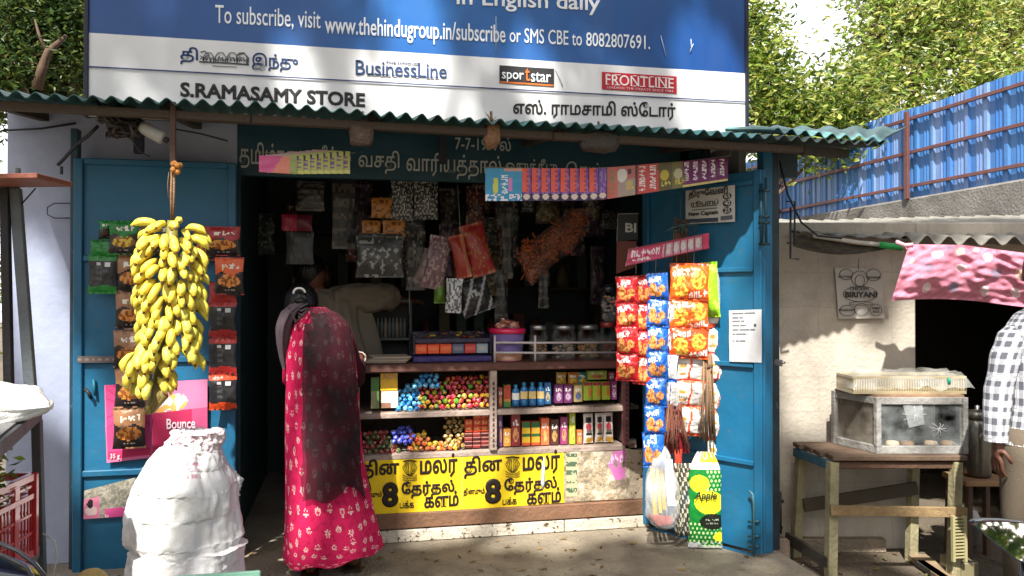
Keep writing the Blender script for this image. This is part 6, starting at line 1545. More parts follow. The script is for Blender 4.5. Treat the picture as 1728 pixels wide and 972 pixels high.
    # strips of dark sachets behind the bags
    pp = PY(4.55); dk = lambda u, v: (86, 82, 74) if int(v * 10) % 2 and noise.noise(V((u * 9, v * 20, 0))) > -.1 else (34, 36, 36)
    for i, r4 in enumerate(((834, 455, 858, 560), (846, 350, 866, 470), (560, 300, 600, 420), (908, 455, 926, 520), (500, 306, 548, 356))):
        pouch_px('sachet_strip', pp, r4, .02, dk, dk, seed=110 + i, label='dark strip of small sachets ' + ('beside the banded black bag', 'above the mauve tub, under the fascia', 'left of the amber biscuit packs', 'below the sack of orange snacks', 'above the crimson flat pack')[i], cat='sachets', nu=8, nv=24, group='dark sachet strips')
inside()

# ================================================================== RIGHT: table, case, cloth, bikes
def right_table():
    OLD = (104, 84, 68); YW = (154, 146, 112); z = .485
    d0, d1 = 4.0, 4.40; l0, l1 = lat(1405, d0), lat(1632, d0)
    t = thing('table', loc((l0 + l1) / 2, 4.2, GZ), 'rough wooden table with pale yellow legs standing before the food stall', 'table')
    m = MB()
    for k in range(4):
        a = d0 + .1 * k; rbox(m, l0 - .01 * (k % 2) - .018 * k, l1 + .012 * (k % 2), a, a + .097, z - .026, z, mixc(OLD, (118, 94, 76), k / 4))
    m.build('top', M_oldwood, t)
    m = MB(); rbox(m, l0 + .01, l1 - .02, d0 + .02, d0 + .045, z - .07, z - .034, (88, 62, 46)); m.build('apron', M_oldwood, t)
    m = MB(); m.beam(loc(l0 - .0, d0 + .03, z - .055), loc(l0 - .06, d1 - .02, z - .055), .02, .045, (60, 110, 130)); m.build('blue_batten', M_oldwood, t)
    lg = [((1404, d0 + .03), (1400, 4.12 - .1)), ((1352, d1 - .03), (1341, 4.376)), ((1612, d0 + .03), (1606, 4.0)), ((1541, d1 - .03), (1536, 4.3))]
    for (xa, da), (xb, db) in lg:
        m = MB(); m.beam(loc(lat(xa, da), da, z - .034), loc(lat(xb, db), db, GZ), .05, .045, YW); m.build('leg', M_oldwood, t)
    zz = lambda y, d: CH + (496 - y) * d / F
    m = MB(); m.beam(loc(lat(1398, 4.0), 3.985, zz(859, 4.0)), loc(lat(1624, 4.0), 3.97, zz(861, 4.0)), .02, .05, (140, 116, 80)); m.build('stretcher', M_oldwood, t)
    m = MB(); m.beam(loc(lat(1352, 4.36), 4.33, zz(850, 4.36)), loc(lat(1545, 4.30), 4.29, zz(822, 4.3)), .02, .07, (74, 66, 54)); m.build('stretcher', M_oldwood, t)
    m = MB(); m.beam(loc(lat(1326, 4.36), 4.36, zz(906, 4.36)), loc(lat(1396, 4.02), 4.01, zz(948, 4.02)), .02, .06, (66, 62, 56)); m.build('stretcher', M_oldwood, t)
    # yellow slatted crate piece leaning under the right end
    c = thing('plastic_crate', loc(lat(1618, 3.98), 3.98, GZ), 'yellowish slatted plastic crate edge standing at the right front table leg', 'crate'); m = MB(); pd = PD(3.94)
    for x in (1608, 1628): m.beam(pd.at(x, 870), pd.at(x + 1, 948), .014, .02, (164, 156, 116))
    for k in range(13): m.beam(pd.at(1609, 874 + k * 5.6), pd.at(1628, 873 + k * 5.6), .010, .008, (158, 150, 110), .001)
    m.build('slats', M_gloss, c); m = MB(); m.box(loc(lat(1618, 4.05), 4.06, GZ + .05), (.1, .16, .1), (130, 122, 92), bev=.006); m.build('base', M_gloss, c)
    # planks on the ground under the table
    for i, (q, lb) in enumerate((([(1545, 900, 4.3), (1600, 935, 3.95)], 'pale plank lying slantwise on the ground under the table'), ([(1550, 935, 4.2), (1602, 962, 3.9)], 'dark plank lying on the ground under the right end of the table'))):
        m = MB(); (xa, ya, da), (xb, yb, db) = q; m.beam(loc(lat(xa, da), da, GZ + .025 + .0 * i), loc(lat(xb, db), db, GZ + .025), .10 - .05 * i, .03, ((150, 128, 100), (52, 48, 44))[i]); m.build('plank', M_oldwood, label=lb, cat='plank')
    m = MB(); a = loc(lat(1318, 4.15), 4.15, GZ); Mx = Matrix.Translation(a + V((0, 0, .085))) @ Matrix.Rotation(-YAW, 4, 'Z') @ Matrix.Rotation(-.12, 4, 'X'); m.box(None, (.085, .04, .17), (150, 132, 112), bev=.014, M=Mx); m.build('stone_slab', M_conc, label='small rounded stone slab leaning at the foot of the right door post', cat='stone')
    # ---- display case
    zt = z + .001; h = .29; fd = 4.06; a0, a1 = lat(1480, fd), lat(1626, fd); bl, bd = lat(1408, 4.34), 4.34
    A, B, C_, D_ = loc(a0, fd, zt), loc(a1, fd, zt), loc(a1 - .02, bd, zt), loc(bl, bd, zt)
    t = thing('display_case', (A + C_) / 2, 'grey framed glass snack case with cracked panes on the wooden table', 'display case'); up = V((0, 0, 1)); GR = (156, 154, 150)
    m = MB(); cs = [A, B, C_, D_]
    for p in cs: m.beam(p, p + up * h, .028, .028, GR, .002)
    for i in range(4):
        a, b = cs[i], cs[(i + 1) % 4]; x = (b - a).normalized() * .015
        m.beam(a + up * .02 + x, b + up * .02 - x, .024, .04, GR, .002); m.beam(a + up * (h - .018) + x, b + up * (h - .018) - x, .024, .036, GR, .002)
    m.build('frame', M_oldwood, t)
    def pane(a, b, nm, mt, col):
        m = MB(); x = (b - a).normalized() * .016; q = [a + x + up * .042, b - x + up * .042, b - x + up * (h - .038), a + x + up * (h - .038)]; n = (b - a).cross(up).normalized() * .002
        m.add([p + n for p in q] + [p - n for p in q], [[0, 1, 2, 3], [7, 6, 5, 4]], col); m.build(nm, mt, t)
    pane(A, B, 'glass_pane', M_glass, (170, 176, 176)); pane(D_, A, 'side_pane', M_film, (170, 160, 144)); 
    m = MB(); q = [A, B, C_, D_]
    m.add([p + up * h for p in q] + [p + up * (h + .012) for p in q], [[3, 2, 1, 0], [4, 5, 6, 7], [0, 1, 5, 4], [1, 2, 6, 5], [2, 3, 7, 6], [3, 0, 4, 7]], (150, 120, 96))
    m.add([p + up * .006 for p in q], [[0, 1, 2, 3]], (80, 66, 52)); m.build('top_board', M_oldwood, t)
    m = MB(); n = V((0, 0, 0)); a, b = C_, D_; m.add([a + up * .04, b + up * .04, b + up * h, a + up * h], [[0, 1, 2, 3]], (70, 62, 54)); m.build('back_panel', M_wood, t)
    m = MB()
    def star(c, R_):
        r = random.Random(int(R_ * 999))
        for k in range(9):
            an = k * .7 + r.random() * .3; e = c + LX * (math.cos(an) * R_ * r.uniform(.6, 1.1)) + up * (math.sin(an) * R_ * r.uniform(.5, .9)); m.tube([c, c.lerp(e, .5) + LX * .006, e], .0012, (206, 206, 206), 4)
    star(A.lerp(B, .42) + up * .2 - AX * .004, .06); m.build('crack', M_paper, t); m = MB(); star(A.lerp(B, .7) + up * .13 - AX * .004, .05); m.build('crack', M_paper, t)
    m = MB(); sheet(m, PD(fd - .006), [(1524, 684), (1556, 681), (1560, 716), (1534, 722)], (176, 180, 180), 6, 6, .001, wav=.004); m.build('torn_sticker', M_cloudy, t)
    for i, x in enumerate((1505, 1530, 1570, 1598)):
        c = loc(lat(x, 4.17), 4.17, zt + .028); m = MB(); m.lathe([(0, -.018), (.03, -.012), (.036, 0), (.028, .016), (0, .02)], c, (176, 130, 84) if i % 2 else (206, 176, 140), 12); m.build('bun', M_plain, label='fried bun inside the glass snack case, %s from the left' % ('first', 'second', 'third', 'fourth')[i], cat='bun')
    # ---- plastic basket under film on the case
    zc = zt + h + .013; bl0, bl1 = lat(1425, 4.2), lat(1622, 4.14); t = thing('basket', loc((bl0 + bl1) / 2, 4.19, zc), 'cream slatted plastic basket wrapped in clear film on top of the glass case', 'basket'); m = MB(); CM = (176, 162, 130)
    b0, b1, e0, e1 = bl0, bl1, 4.10, 4.30
    for zz_ in (.006, .085): 
        for (p, q) in ((loc(b0, e0, zc + zz_), loc(b1, e0, zc + zz_)), (loc(b1, e0, zc + zz_), loc(b1, e1, zc + zz_)), (loc(b1, e1, zc + zz_), loc(b0, e1, zc + zz_)), (loc(b0, e1, zc + zz_), loc(b0, e0, zc + zz_))): m.beam(p, q, .008, .014, CM, .001)
    for k in range(46):
        l = b0 + (b1 - b0) * k / 45
        for e in (e0, e1): m.beam(loc(l, e, zc + .008), loc(l, e, zc + .082), .005, .005, CM, 0, up=tuple(AX))
    for k in range(14):
        e = e0 + (e1 - e0) * k / 13
        for l in (b0, b1): m.beam(loc(l, e, zc + .008), loc(l, e, zc + .082), .005, .005, CM, 0, up=tuple(AX))
    rbox(m, b0 + .004, b1 - .004, e0 + .004, e1 - .004, zc + .0005, zc + .004, CM, 0); m.build('body', M_gloss, t); m = MB(); pts = []
    def fn(u, v):
        l = b0 - .02 + (b1 - b0 + .05) * u; e = e0 - .03 + (e1 - e0 + .06) * v; ed = min(u, 1 - u, v * .5, (1 - v) * .5); hh = .03 + min(.08, ed * 1.1) + .025 * noise.noise(V((u * 9, v * 5, 1)))
        return loc(l, e, zc + hh)
    m.grid(50, 20, fn, (206, 206, 200)); m.build('film', M_film, t)
    m = MB(); c = loc(lat(1598, 4.1), 4.085, zc + .05); m.tube([c, c + V((0, 0, .035))], .009, (20, 140, 110), 8); m.build('green_tag', M_gloss, t)
    # ---- steel urn on a stool
    d = 4.30; c = loc(lat(1648, d), d, 0); zs = CH + (496 - 803) * d / F; t = thing('stool', V((c.x, c.y, GZ)), 'small wooden stool with a sunlit top carrying the steel urn', 'stool'); m = MB(); m.box((c.x, c.y, zs - .015), (.26, .24, .028), (176, 136, 96), rz=-YAW, bev=.004); m.build('seat', M_wood, t)
    for e in (-1, 1):
        for g in (-1, 1): m = MB(); m.beam(c + LX * (e * .1) + AX * (g * .09) + V((0, 0, zs - .03)), c + LX * (e * .11) + AX * (g * .1) + V((0, 0, GZ)), .03, .03, (90, 66, 50)); m.build('leg', M_wood, t)
    t = thing('urn', V((c.x, c.y, zs)), 'dull steel tea urn with a round lid and looped handle beside the glass case', 'urn'); m = MB(); m.lathe([(0, .001), (.062, .002), (.068, .02), (.068, .27), (.062, .30), (.045, .315)], (c.x, c.y, zs), (120, 118, 112), 24); m.build('body', M_metal, t)
    m = MB(); m.lathe([(.05, .312), (.058, .318), (.058, .345), (.04, .36), (.012, .366), (.014, .385), (0, .39)], (c.x, c.y, zs), (130, 128, 122), 20); m.build('lid', M_metal, t)
    m = MB(); m.tube([c + LX * math.cos(a * .35 - .2) * .03 + V((0, 0, zs + .22 + math.sin(a * .35 - .2) * .035)) - AX * .075 for a in range(11)], .005, (150, 148, 142), 6); m.build('handle', M_metal, t)
    t2 = thing('tin_can', loc(lat(1618, 4.25), 4.25, z), 'small tin can with a dark rim between the glass case and the urn', 'can'); 
    m = MB(); o = wloc(t2) + LX * .03; m.lathe([(0, .001), (.02, .001), (.02, .1), (.018, .1)], o, (90, 88, 84), 12); m.build('body', M_metal, t2)
    # white rag under the stool side
    m = MB(); cc = loc(lat(1640, 4.5), 4.55, GZ + .17); m.lathe([(0, -.05), (.05, -.03), (.065, 0), (.05, .035), (0, .05)], cc, (196, 190, 180), 14); m.lathe([(.06, -.32 + .17), (.06, -.03)], cc, (70, 66, 60), 12); m.build('pot', M_plain, label='pale rounded pot in the shade beneath the urn stool', cat='pot')
right_table()

def stall_items():
    # hand drawn poster
    pl = PD(4.478); t = thing('menu_poster', pl.at(1450, 538), 'white hand drawn food poster pinned to the stall wall', 'poster')
    m = MB(); sheet(m, pl, [(1409, 452), (1488, 454), (1493, 537), (1415, 538)], (176, 172, 164), 6, 6, .002, wav=.004); s = m.build('print', M_paper, t); IK = (50, 50, 52)
    text('BIRIYANI', s, pl, (1426, 492, 1480, 502), IK, .008, .04); text('CHICKEN', s, pl, (1434, 484, 1466, 490), IK, .008, .02)
    text('MUSHROOM', s, pl, (1416, 521, 1441, 525), IK, .008, .02); text('FRIED', s, pl, (1472, 518, 1485, 522), IK, .008, .02); text('RICE', s, pl, (1473, 524, 1484, 528), IK, .008, .02); text('MUTTON', s, pl, (1415, 465, 1437, 469), IK, .008, .02); text('NOODLES', s, pl, (1465, 466, 1486, 470), IK, .008, .02)
    m = MB()
    def ring(cx, cy, rx, ry, r=.0016, a0=0, a1=6.3): m.tube([pl.at(cx + rx * math.cos(a0 + (a1 - a0) * k / 22), cy + ry * math.sin(a0 + (a1 - a0) * k / 22), .008) for k in range(23)], r, IK, 4)
    ring(1452, 496, 29, 13); ring(1428, 463, 11, 9); ring(1474, 464, 12, 10); ring(1430, 524, 13, 9); ring(1478, 523, 10, 10); ring(1454, 522, 12, 10); ring(1451, 474, 8, 10); ring(1451, 470, 14, 13); ring(1453, 512, 20, 3, .0012)
    m.build('drawing', M_ink, s); m = MB(); m.tube([pl.at(1449, 436), pl.at(1449, 454)], .002, (60, 56, 50), 4); m.build('string', M_rope, t)
    # pink cloth under the roof edge
    p = PD(4.08); m = MB(); A = [(1534, 412), (1728, 428), (1800, 440)]; top = lambda u: (1534 + 260 * u, 412 + 4 * u + 30 * max(0, u - .35))
    bot = lambda u: (1504 + 300 * u, 508 - 6 * math.sin(u * 5) + 9 * u)
    def fn(u, v):
        a, b = top(u), bot(u); g = max(0, 1 - abs(u - .82) / .25)
        x = a[0] + (b[0] - a[0]) * v; y = a[1] + (b[1] - a[1]) * v
        return p.at(x, y, .045 * math.sin(v * 3.0 + u * 2) + .03 * noise.noise(V((u * 7, v * 2.4, 1))) + .018 * math.sin((u * 22 - v * 6)) * (.3 + g) + .02 * noise.noise(V((u * 16, v * 9, 4))))
    sp = [(.2, .18, .07, .07, 0), (.34, .12, .06, .07, 1), (.52, .16, .06, .08, 0), (.16, .42, .08, .07, 2), (.36, .42, .07, .07, 0), (.58, .44, .07, .07, 2), (.18, .78, .05, .1, 0), (.34, .76, .06, .11, 2), (.52, .78, .05, .1, 0), (.72, .4, .06, .09, 1), (.7, .75, .06, .1, 0), (.86, .3, .05, .1, 2), (.88, .7, .05, .1, 0), (.05, .3, .03, .06, 1), (.27, .05, .05, .04, 2), (.44, .06, .04, .05, 0)]
    def cf(u, v):
        for i, (cx, cy, rx, ry, k) in enumerate(sp):
            if blob(u, v, cx, cy, rx * .5 * (1 + .5 * noise.noise(V((u * 30, v * 18, i)))), ry * (1 + .4 * noise.noise(V((u * 20, v * 20, i))))): return ((224, 196, 198), (216, 180, 164), (150, 130, 150))[k]
        return (204, 128, 148) if (int(u * 90) + int(v * 40)) % 5 else (214, 144, 162)
    m.grid(150, 60, fn, cf); m.build('cloth', M_cloth, label='pink printed cloth with pale blue cloud spots tied under the stall roof', cat='cloth')
    m = MB(); q = p.off(.01); m.tube([q.at(1512, 408), q.at(1526, 414), q.at(1540, 413)], .012, (214, 170, 180), 6); m.tube([q.at(1526, 414), q.at(1532, 424)], .006, (196, 120, 140), 5); m.build('cloth_knot', M_cloth, label='knotted corner of the pink cloth at the green taped pole', cat='knot')
stall_items()

def bikes():
    # mirror of a parked motorbike, right
    p = PD(1.30); t = thing('motorbike_mirror', p.at(1715, 1080), 'black rimmed motorbike mirror reflecting leaves at the lower right corner', 'mirror')
    sh = [(1667, 897), (1672, 893), (1690, 889), (1715, 887), (1745, 887), (1765, 892), (1772, 905), (1766, 925), (1745, 940), (1720, 942), (1705, 938), (1690, 924), (1676, 908)]
    c0 = p.at(1720, 913); tilt = .92
    def pts(o, k): 
        r = []
        for x, y in sh:
            q = p.at(1720 + (x - 1720) * k, 913 + (y - 913) * k); dz = q.z - c0.z; r.append(q - AX * (o - 0) + AX * (dz * tilt - (q - c0).dot(LX) * .45))
        return r
    n = len(sh); m = MB(); a, b, c = pts(.006, 1.06), pts(-.03, .9), pts(.004, .985)
    m.add(a + c, [[i, (i + 1) % n, n + (i + 1) % n, n + i] for i in range(n)], (16, 17, 20)); m.add(a + b, [[(i + 1) % n, i, n + i, n + (i + 1) % n] for i in range(n)] + [list(range(n, 2 * n))], (16, 17, 20), True); m.build('housing', M_gloss, t)
    m = MB(); m.add(pts(.0035, .99), [list(range(n))[::-1]], (200, 200, 200)); m.build('mirror_glass', M_mirror, t)
    m = MB(); e = p.at(1725, 935, -.02); m.tube([e, e + V((.01, -.0, -.10)), e + V((-.01, .06, -.22)), e + V((-.02, .10, -.3))], .007, (24, 24, 26), 8); m.build('stalk', M_gloss, t)
    m = MB(); h = e + V((-.02, .10, -.3)); m.tube([h + LX * -.02, h + LX * .1, h + LX * .2 + AX * .04], .013, (30, 30, 32), 10); m.build('handlebar', M_gloss, t)
    s = MB(); s.tube([h + LX * .1, h + LX * .3 + AX * .3 + V((0, 0, -.35)), h + LX * .35 + AX * .45 + V((0, 0, GZ - h.z + .02))], .02, (30, 30, 32), 8); s.build('fork', M_gloss, t)
    # tail of a dark blue motorbike, left corner
    p = PD(1.55); t = thing('motorbike_tail', p.at(0, 1250), 'glossy dark blue black motorbike tail at the lower left corner', 'motorbike'); NB = (16, 18, 34)
    m = MB()
    def fn(u, v):
        x = -190 + 275 * u; top_ = 915 + 62 * u ** 1.6 * 1.0 + (20 * max(0, -.1 - 0)); an = (v - .5) * math.pi * 1.1
        w = .10 * (1 - .85 * u ** 3); c = p.at(x, top_ + 45 * (1 - .75 * u), -.12); hh = 45 * (1 - .75 * u) * 1.55 / F
        return c + AX * (math.sin(an) * w) + V((0, 0, math.cos(an) * hh))
    m.grid(40, 22, fn, NB); m.build('tail_cowl', M_gloss, t)
    m = MB(); q = p.off(-.015)
    m.tube([q.at(-60, 905), q.at(0, 917, .01), q.at(30, 930, .01), q.at(58, 951, .01), q.at(78, 976, .01)], .0042, (44, 46, 56), 8); m.tube([q.at(-40, 934, .03), q.at(4, 937, .03), q.at(44, 956, .03), q.at(58, 980, .03)], .004, (50, 52, 62), 8); m.build('grab_rail', M_gloss, t)
    m = MB(); a = p.at(-120, 960, -.12); m.tube([a, V((a.x, a.y, .2))], .05, (20, 20, 24), 10); m.build('frame', M_gloss, t)
    m = MB(); w = V((a.x, a.y, GZ + .28)); pr = []
    for k in range(29): pr.append(w + LX * (.24 * math.cos(k * .2244)) + V((0, 0, .24 * math.sin(k * .2244))))
    m.tube(pr, .045, (18, 18, 18), 10); m.build('tyre', M_dark, t)
    m = MB()
    for k in range(6): m.tube([w, w + LX * (.21 * math.cos(k * 1.047)) + V((0, 0, .21 * math.sin(k * 1.047)))], .012, (90, 90, 92), 6)
    m.tube([w - AX * .05, w + AX * .05], .04, (70, 70, 72), 12); m.build('rim', M_metal, t)
bikes()

# ================================================================== PEOPLE
def hand(J, E, root, wrist, dirv, palmn, side, L=.17, pre='h', curl=.5):
    """palm and five fingers added to a skin graph; dirv along the fingers, palmn out of the palm, side towards the thumb"""
    d, n, s = V(dirv).normalized(), V(palmn).normalized(), V(side).normalized(); w = V(wrist)
    J[pre + 'p'] = (w + d * L * .28, (.030, .018)); E.append((root, pre + 'p'))
    for i, (o, ln) in enumerate(((.026, .88), (.009, 1), (-.009, .94), (-.025, .76))):
        b = w + d * L * .50 + s * o; f = L * .5 * ln; c1 = d * math.cos(curl * .4) + n * math.sin(curl * .4); c2 = d * math.cos(curl * 1.3) + n * math.sin(curl * 1.3)
        J[f'{pre}{i}a'] = (b, .0100); J[f'{pre}{i}b'] = (b + c1 * f * .5, .0088); J[f'{pre}{i}c'] = (b + c1 * f * .5 + c2 * f * .5, .0072)
        E += [(pre + 'p', f'{pre}{i}a'), (f'{pre}{i}a', f'{pre}{i}b'), (f'{pre}{i}b', f'{pre}{i}c')]
    t0 = w + d * L * .22 + s * .036; J[pre + 'ta'] = (t0, .0115); J[pre + 'tb'] = (t0 + (d * .7 + s * .5 + n * .3).normalized() * L * .2, .0095); J[pre + 'tc'] = (t0 + (d * .9 + s * .35 + n * .5).normalized() * L * .36, .008)
    E += [(pre + 'p', pre + 'ta'), (pre + 'ta', pre + 'tb'), (pre + 'tb', pre + 'tc')]
def head_mesh(m, c, yaw, h, col, pitch=0):
    """head with brow, nose, mouth, chin and ears; c = centre, h = full height"""
    M = Matrix.Rotation(yaw, 3, 'Z') @ Matrix.Rotation(pitch, 3, 'X')
    def fn(u, v):
        a, b = u * 6.2832, (v - .5) * math.pi; x, y, z = math.cos(b) * math.sin(a), -math.cos(b) * math.cos(a), math.sin(b)
        q = V((x * .37 * h * (1 - .12 * max(0, -z)), y * .46 * h, z * .5 * h)); f = max(0, -y)
        if f > .3:
            q.y -= h * .10 * math.exp(-((x / .16) ** 2) - ((z + .12) / .16) ** 2); q.y += h * .035 * (math.exp(-(((abs(x) - .34) / .14) ** 2) - ((z - .06) / .10) ** 2)); q.y -= h * .03 * math.exp(-((x / .25) ** 2) - ((z + .52) / .08) ** 2); q.y -= h * .04 * math.exp(-((x / .25) ** 2) - ((z + .86) / .12) ** 2)
        return c + M @ q
    m.grid(28, 22, fn, col, closeu=True)
    for s in (-1, 1):
        e = c + M @ V((s * .37 * h, .03 * h, -.02 * h))
        def ear(u, v, e=e, s=s):
            a, b = u * 6.2832, (v - .5) * math.pi; return e + M @ V((s * .03 * h + .045 * h * math.cos(b) * math.cos(a) * .7, .07 * h * math.cos(b) * math.sin(a), .13 * h * math.sin(b)))
        m.grid(10, 8, ear, col, closeu=True)
    for s in (-1, 1):
        e = c + M @ V((s * .14 * h, -.40 * h, .035 * h)); m.lathe([(0, -.02 * h), (.03 * h, 0), (0, .02 * h)], e, (40, 28, 24), 8)
def loft(m, rows, nu, nv, cf, P, fold=0, fk=9, seed=0, depth=1.0, dmax=9, openb=None, foldv=.3, flip=False):
    """rows: (y px, xl, xr[, depth m[, out m]]) on plane P -> closed tube of ellipses with hanging folds"""
    n = len(rows) - 1; s = (P.at(901, 500) - P.at(900, 500)).length
    rows = [tuple(r) + (None, 0)[len(r) - 3:] if len(r) < 5 else r for r in rows]
    def fn(u, v):
        q = v * n; i = min(int(q), n - 1); f = q - i
        def g(k):
            a, b = rows[i][k], rows[i + 1][k]; c, d = rows[max(0, i - 1)][k], rows[min(n, i + 2)][k]
            if k == 0: return a + (b - a) * f
            if None in (c, d): return a + (b - a) * f
            return .5 * (2 * a + (b - c) * f + (2 * c - 5 * a + 4 * b - d) * f * f + (3 * a - c - 3 * b + d) * f ** 3)
        y, a, b = g(0), g(1), g(2); w = (b - a) / 2 * s; dp = g(3) if rows[i][3] is not None and rows[i + 1][3] is not None else w * .7; o = g(4)
        an = u * 6.2832; ca, sa = math.cos(an), math.sin(an); k = 1 + fold * (foldv + (1 - foldv) * v) * (math.sin(an * fk + 2 * noise.noise(V((ca * 2, sa * 2, v * 2 + seed)))) * .6 + 1.2 * noise.noise(V((ca * 3 + seed, sa * 3, v * 2.5))))
        return P.at((a + b) / 2, y, o) + P.u * (ca * w * k) + P.n * (sa * dp * k)
    m.grid(nu, nv, fn, cf, closeu=True, flip=flip)
    return m
SKIN = (112, 70, 52)
def woman():
    P = PY(3.78); t = thing('person', P.at(545, 968), 'woman seen from behind in a pink flowered dress and black sheer shawl at the counter', 'person')
    A = lambda x, y, o=0: P.at(x, y, o)
    # body: one continuous figure
    J = {}; E = []
    J['pel'] = (A(556, 745), .12); J['wst'] = (A(554, 680), .105); J['chs'] = (A(551, 590, -.02), .12); J['nkb'] = (A(534, 536, -.04), .06); J['nk'] = (A(520, 532, -.08), .042); J['hd'] = (A(511, 516, -.12), .07)
    E += [('pel', 'wst'), ('wst', 'chs'), ('chs', 'nkb'), ('nkb', 'nk'), ('nk', 'hd')]
    for k, (x, hx, kx, fx, o) in {'l': (506, 536, 528, 524, .03), 'r': (586, 580, 588, 596, -.05)}.items():
        J[k + 'hip'] = (A(hx, 765), .085); J[k + 'kn'] = (A(kx, 855, o), .052); an = A(fx, 946, o); J[k + 'an'] = (an, .032)
        hl = V((an.x, an.y - .01, .035)); J[k + 'ft'] = (V((an.x + .0, an.y + .02, .034)), (.032, .028)); J[k + 'toe'] = (V((an.x - .01, an.y + .13, .022)), (.034, .018))
        E += [('pel', k + 'hip'), (k + 'hip', k + 'kn'), (k + 'kn', k + 'an'), (k + 'an', k + 'ft'), (k + 'ft', k + 'toe')]
    J['rsh'] = (A(580, 560, -.02), .055); J['rel'] = (A(602, 640, -.10), .036); J['rwr'] = (A(607, 604, -.28), .023); E += [('nkb', 'rsh'), ('rsh', 'rel'), ('rel', 'rwr')]
    w = J['rwr'][0]; hand(J, E, 'rwr', w, (.1, .9, .12), (0, .1, -1), (-1, 0, 0), pre='r', curl=.4)
    J['lsh'] = (A(494, 556, -.02), .052); J['lel'] = (A(492, 640, -.07), .034); J['lwr'] = (A(494, 610, -.26), .022); E += [('nkb', 'lsh'), ('lsh', 'lel'), ('lel', 'lwr')]
    hand(J, E, 'lwr', J['lwr'][0], (0, .9, .1), (0, .1, -1), (1, 0, 0), pre='l', curl=.4)
    skin('body', J, E, M_skin, t, SKIN)
    hc = A(509, 516, -.12); m = MB(); head_mesh(m, hc, math.pi - .25, .19, SKIN, -.35); m.build('face', M_skin, t)
    m = MB()     # hair: cap, braid bun
    def hr(u, v):
        a, b = u * 6.2832, (v - .5) * math.pi; q = V((math.cos(b) * math.sin(a) * .080, -math.cos(b) * math.cos(a) * .098, math.sin(b) * .098)); k = 1 + .012 * math.sin(a * 31) + .02 * noise.noise(q * 40)
        return hc + V((0, -.018, .012)) + q * k
    m.grid(44, 20, hr, (10, 8, 8), closeu=True)
    for k in range(9):
        c = A(508 + 2.5 * math.sin(k * 1.9), 508 + k * 4.4, .0); m.lathe([(0, -.02), (.028 - k * .001, -.006), (.03 - k * .001, .004), (0, .02)], c, (26, 20, 18), 10)
    hb = m.build('hair', M_hair, t)
    m = MB(); c = A(505, 494, .0); m.tube([c + V((math.cos(a * .42) * .026, 0, math.sin(a * .42) * .022)) for a in range(9)], .0055, (226, 226, 224), 7); m.build('hair_clip', M_gloss, hb)
    m = MB()
    for k in range(4): m.tube([A(497 + k * 2, 512 + k * 7, .04), A(508, 518 + k * 7, .05), A(520 - k, 512 + k * 7, .04)], .004, (110, 104, 108), 5)
    m.build('hair_tie', M_cloth, hb)
    # dress
    PK = (200, 32, 84)
    def dress(u, v):
        uu, vv = u * 24, v * 19; i, j = int(vv), 0; ux = uu + (int(vv) % 2) * .5; j = int(ux); fx, fy = ux % 1 - .5, vv % 1 - .5
        jx = .5 * noise.noise(V((j * 3.3 + .5, int(vv) * 7.7 + .3, 1.5))); fx += jx; fy += .5 * noise.noise(V((j * 5.1, int(vv) * 2.7 + .4, 4.5)))
        r = math.hypot(fx, fy); a = math.atan2(fy, fx)
        if r < .07: return (206, 60, 90)
        if r < .21 + .04 * math.sin(a * 7) and math.sin(a * 7) > -.6: return (226, 176, 172)
        return PK if noise.noise(V((u * 60, v * 60, 0))) < .2 else (182, 26, 74)
    DROWS = [(518, 524, 548, .05, 0), (528, 512, 566, .075, 0), (546, 500, 583, .10, 0), (590, 490, 592, .11, 0), (640, 489, 597, .115, 0), (690, 488, 600, .12, 0), (740, 488, 604, .13, 0), (800, 489, 612, .145, 0), (860, 490, 623, .16, 0), (905, 490, 633, .175, 0), (930, 490, 638, .18, 0), (936, 492, 636, .178, 0)]
    m = MB(); loft(m, DROWS, 260, 220, dress, P, .05, 7, 2)
    # uneven hem
    for i, v in enumerate(m.v):
        r = i // 260
        if r > 150:
            k = ((r - 150) / 70) ** 2; a = (i % 260) / 260 * 6.2832; v.z += k * (.028 * math.cos(a - .2) + .010 * math.sin(a * 7))
    d = m.build('dress', M_cloth, t)
    m = MB(); m.tube([A(502, 552, .0), A(494, 600, -.04), A(492, 640, -.07), A(494, 622, -.16)], [.048, .045, .043, .038], (206, 26, 84), 14); m.tube([A(574, 556, .0), A(590, 600, -.05), A(602, 640, -.1), A(604, 615, -.2)], [.05, .046, .042, .038], (60, 20, 34), 14); m.build('sleeve', M_cloth, d)
    # shawl: long sheer panel down the back and over the left shoulder
    m = MB()
    sc_ = (P.at(901, 500) - P.at(900, 500)).length
    def sh(u, v):
        y = 519 + (832 - 519) * v
        if v > .9: y -= (v - .9) / .1 * (20 * math.exp(-((u - .42) / .16) ** 2) + 5 * math.sin(u * 17))
        i = max(k for k in range(len(DROWS) - 1) if DROWS[k][0] <= max(y, 518)); A_, B_ = DROWS[i], DROWS[i + 1]; f = max(0, (y - A_[0]) / (B_[0] - A_[0]))
        xl, xr, dp = [A_[k] + (B_[k] - A_[k]) * f for k in (1, 2, 3)]
        cx, w = (xl + xr) / 2, (xr - xl) / 2 + 6
        aL = math.acos(max(-.95, min(.95, ((514 if y > 545 else 524) + 5 * noise.noise(V((v * 7, 0, 3))) - cx) / w))); aR = -.5
        an = aL + (aR - aL) * u
        k = 1 + .05 * math.sin(u * 30 + 3 * v + 2 * noise.noise(V((u * 3, v * 4, 1)))) * (.25 + v) + .06 * noise.noise(V((u * 4, v * 3, 6)))
        return P.at(cx + math.cos(an) * w * k, y, 0) + P.n * (math.sin(an) * (dp + .03) * k + .012)
    m.grid(70, 80, sh, lambda u, v: (11, 7, 10)); m.build('shawl', M_sheer, t)
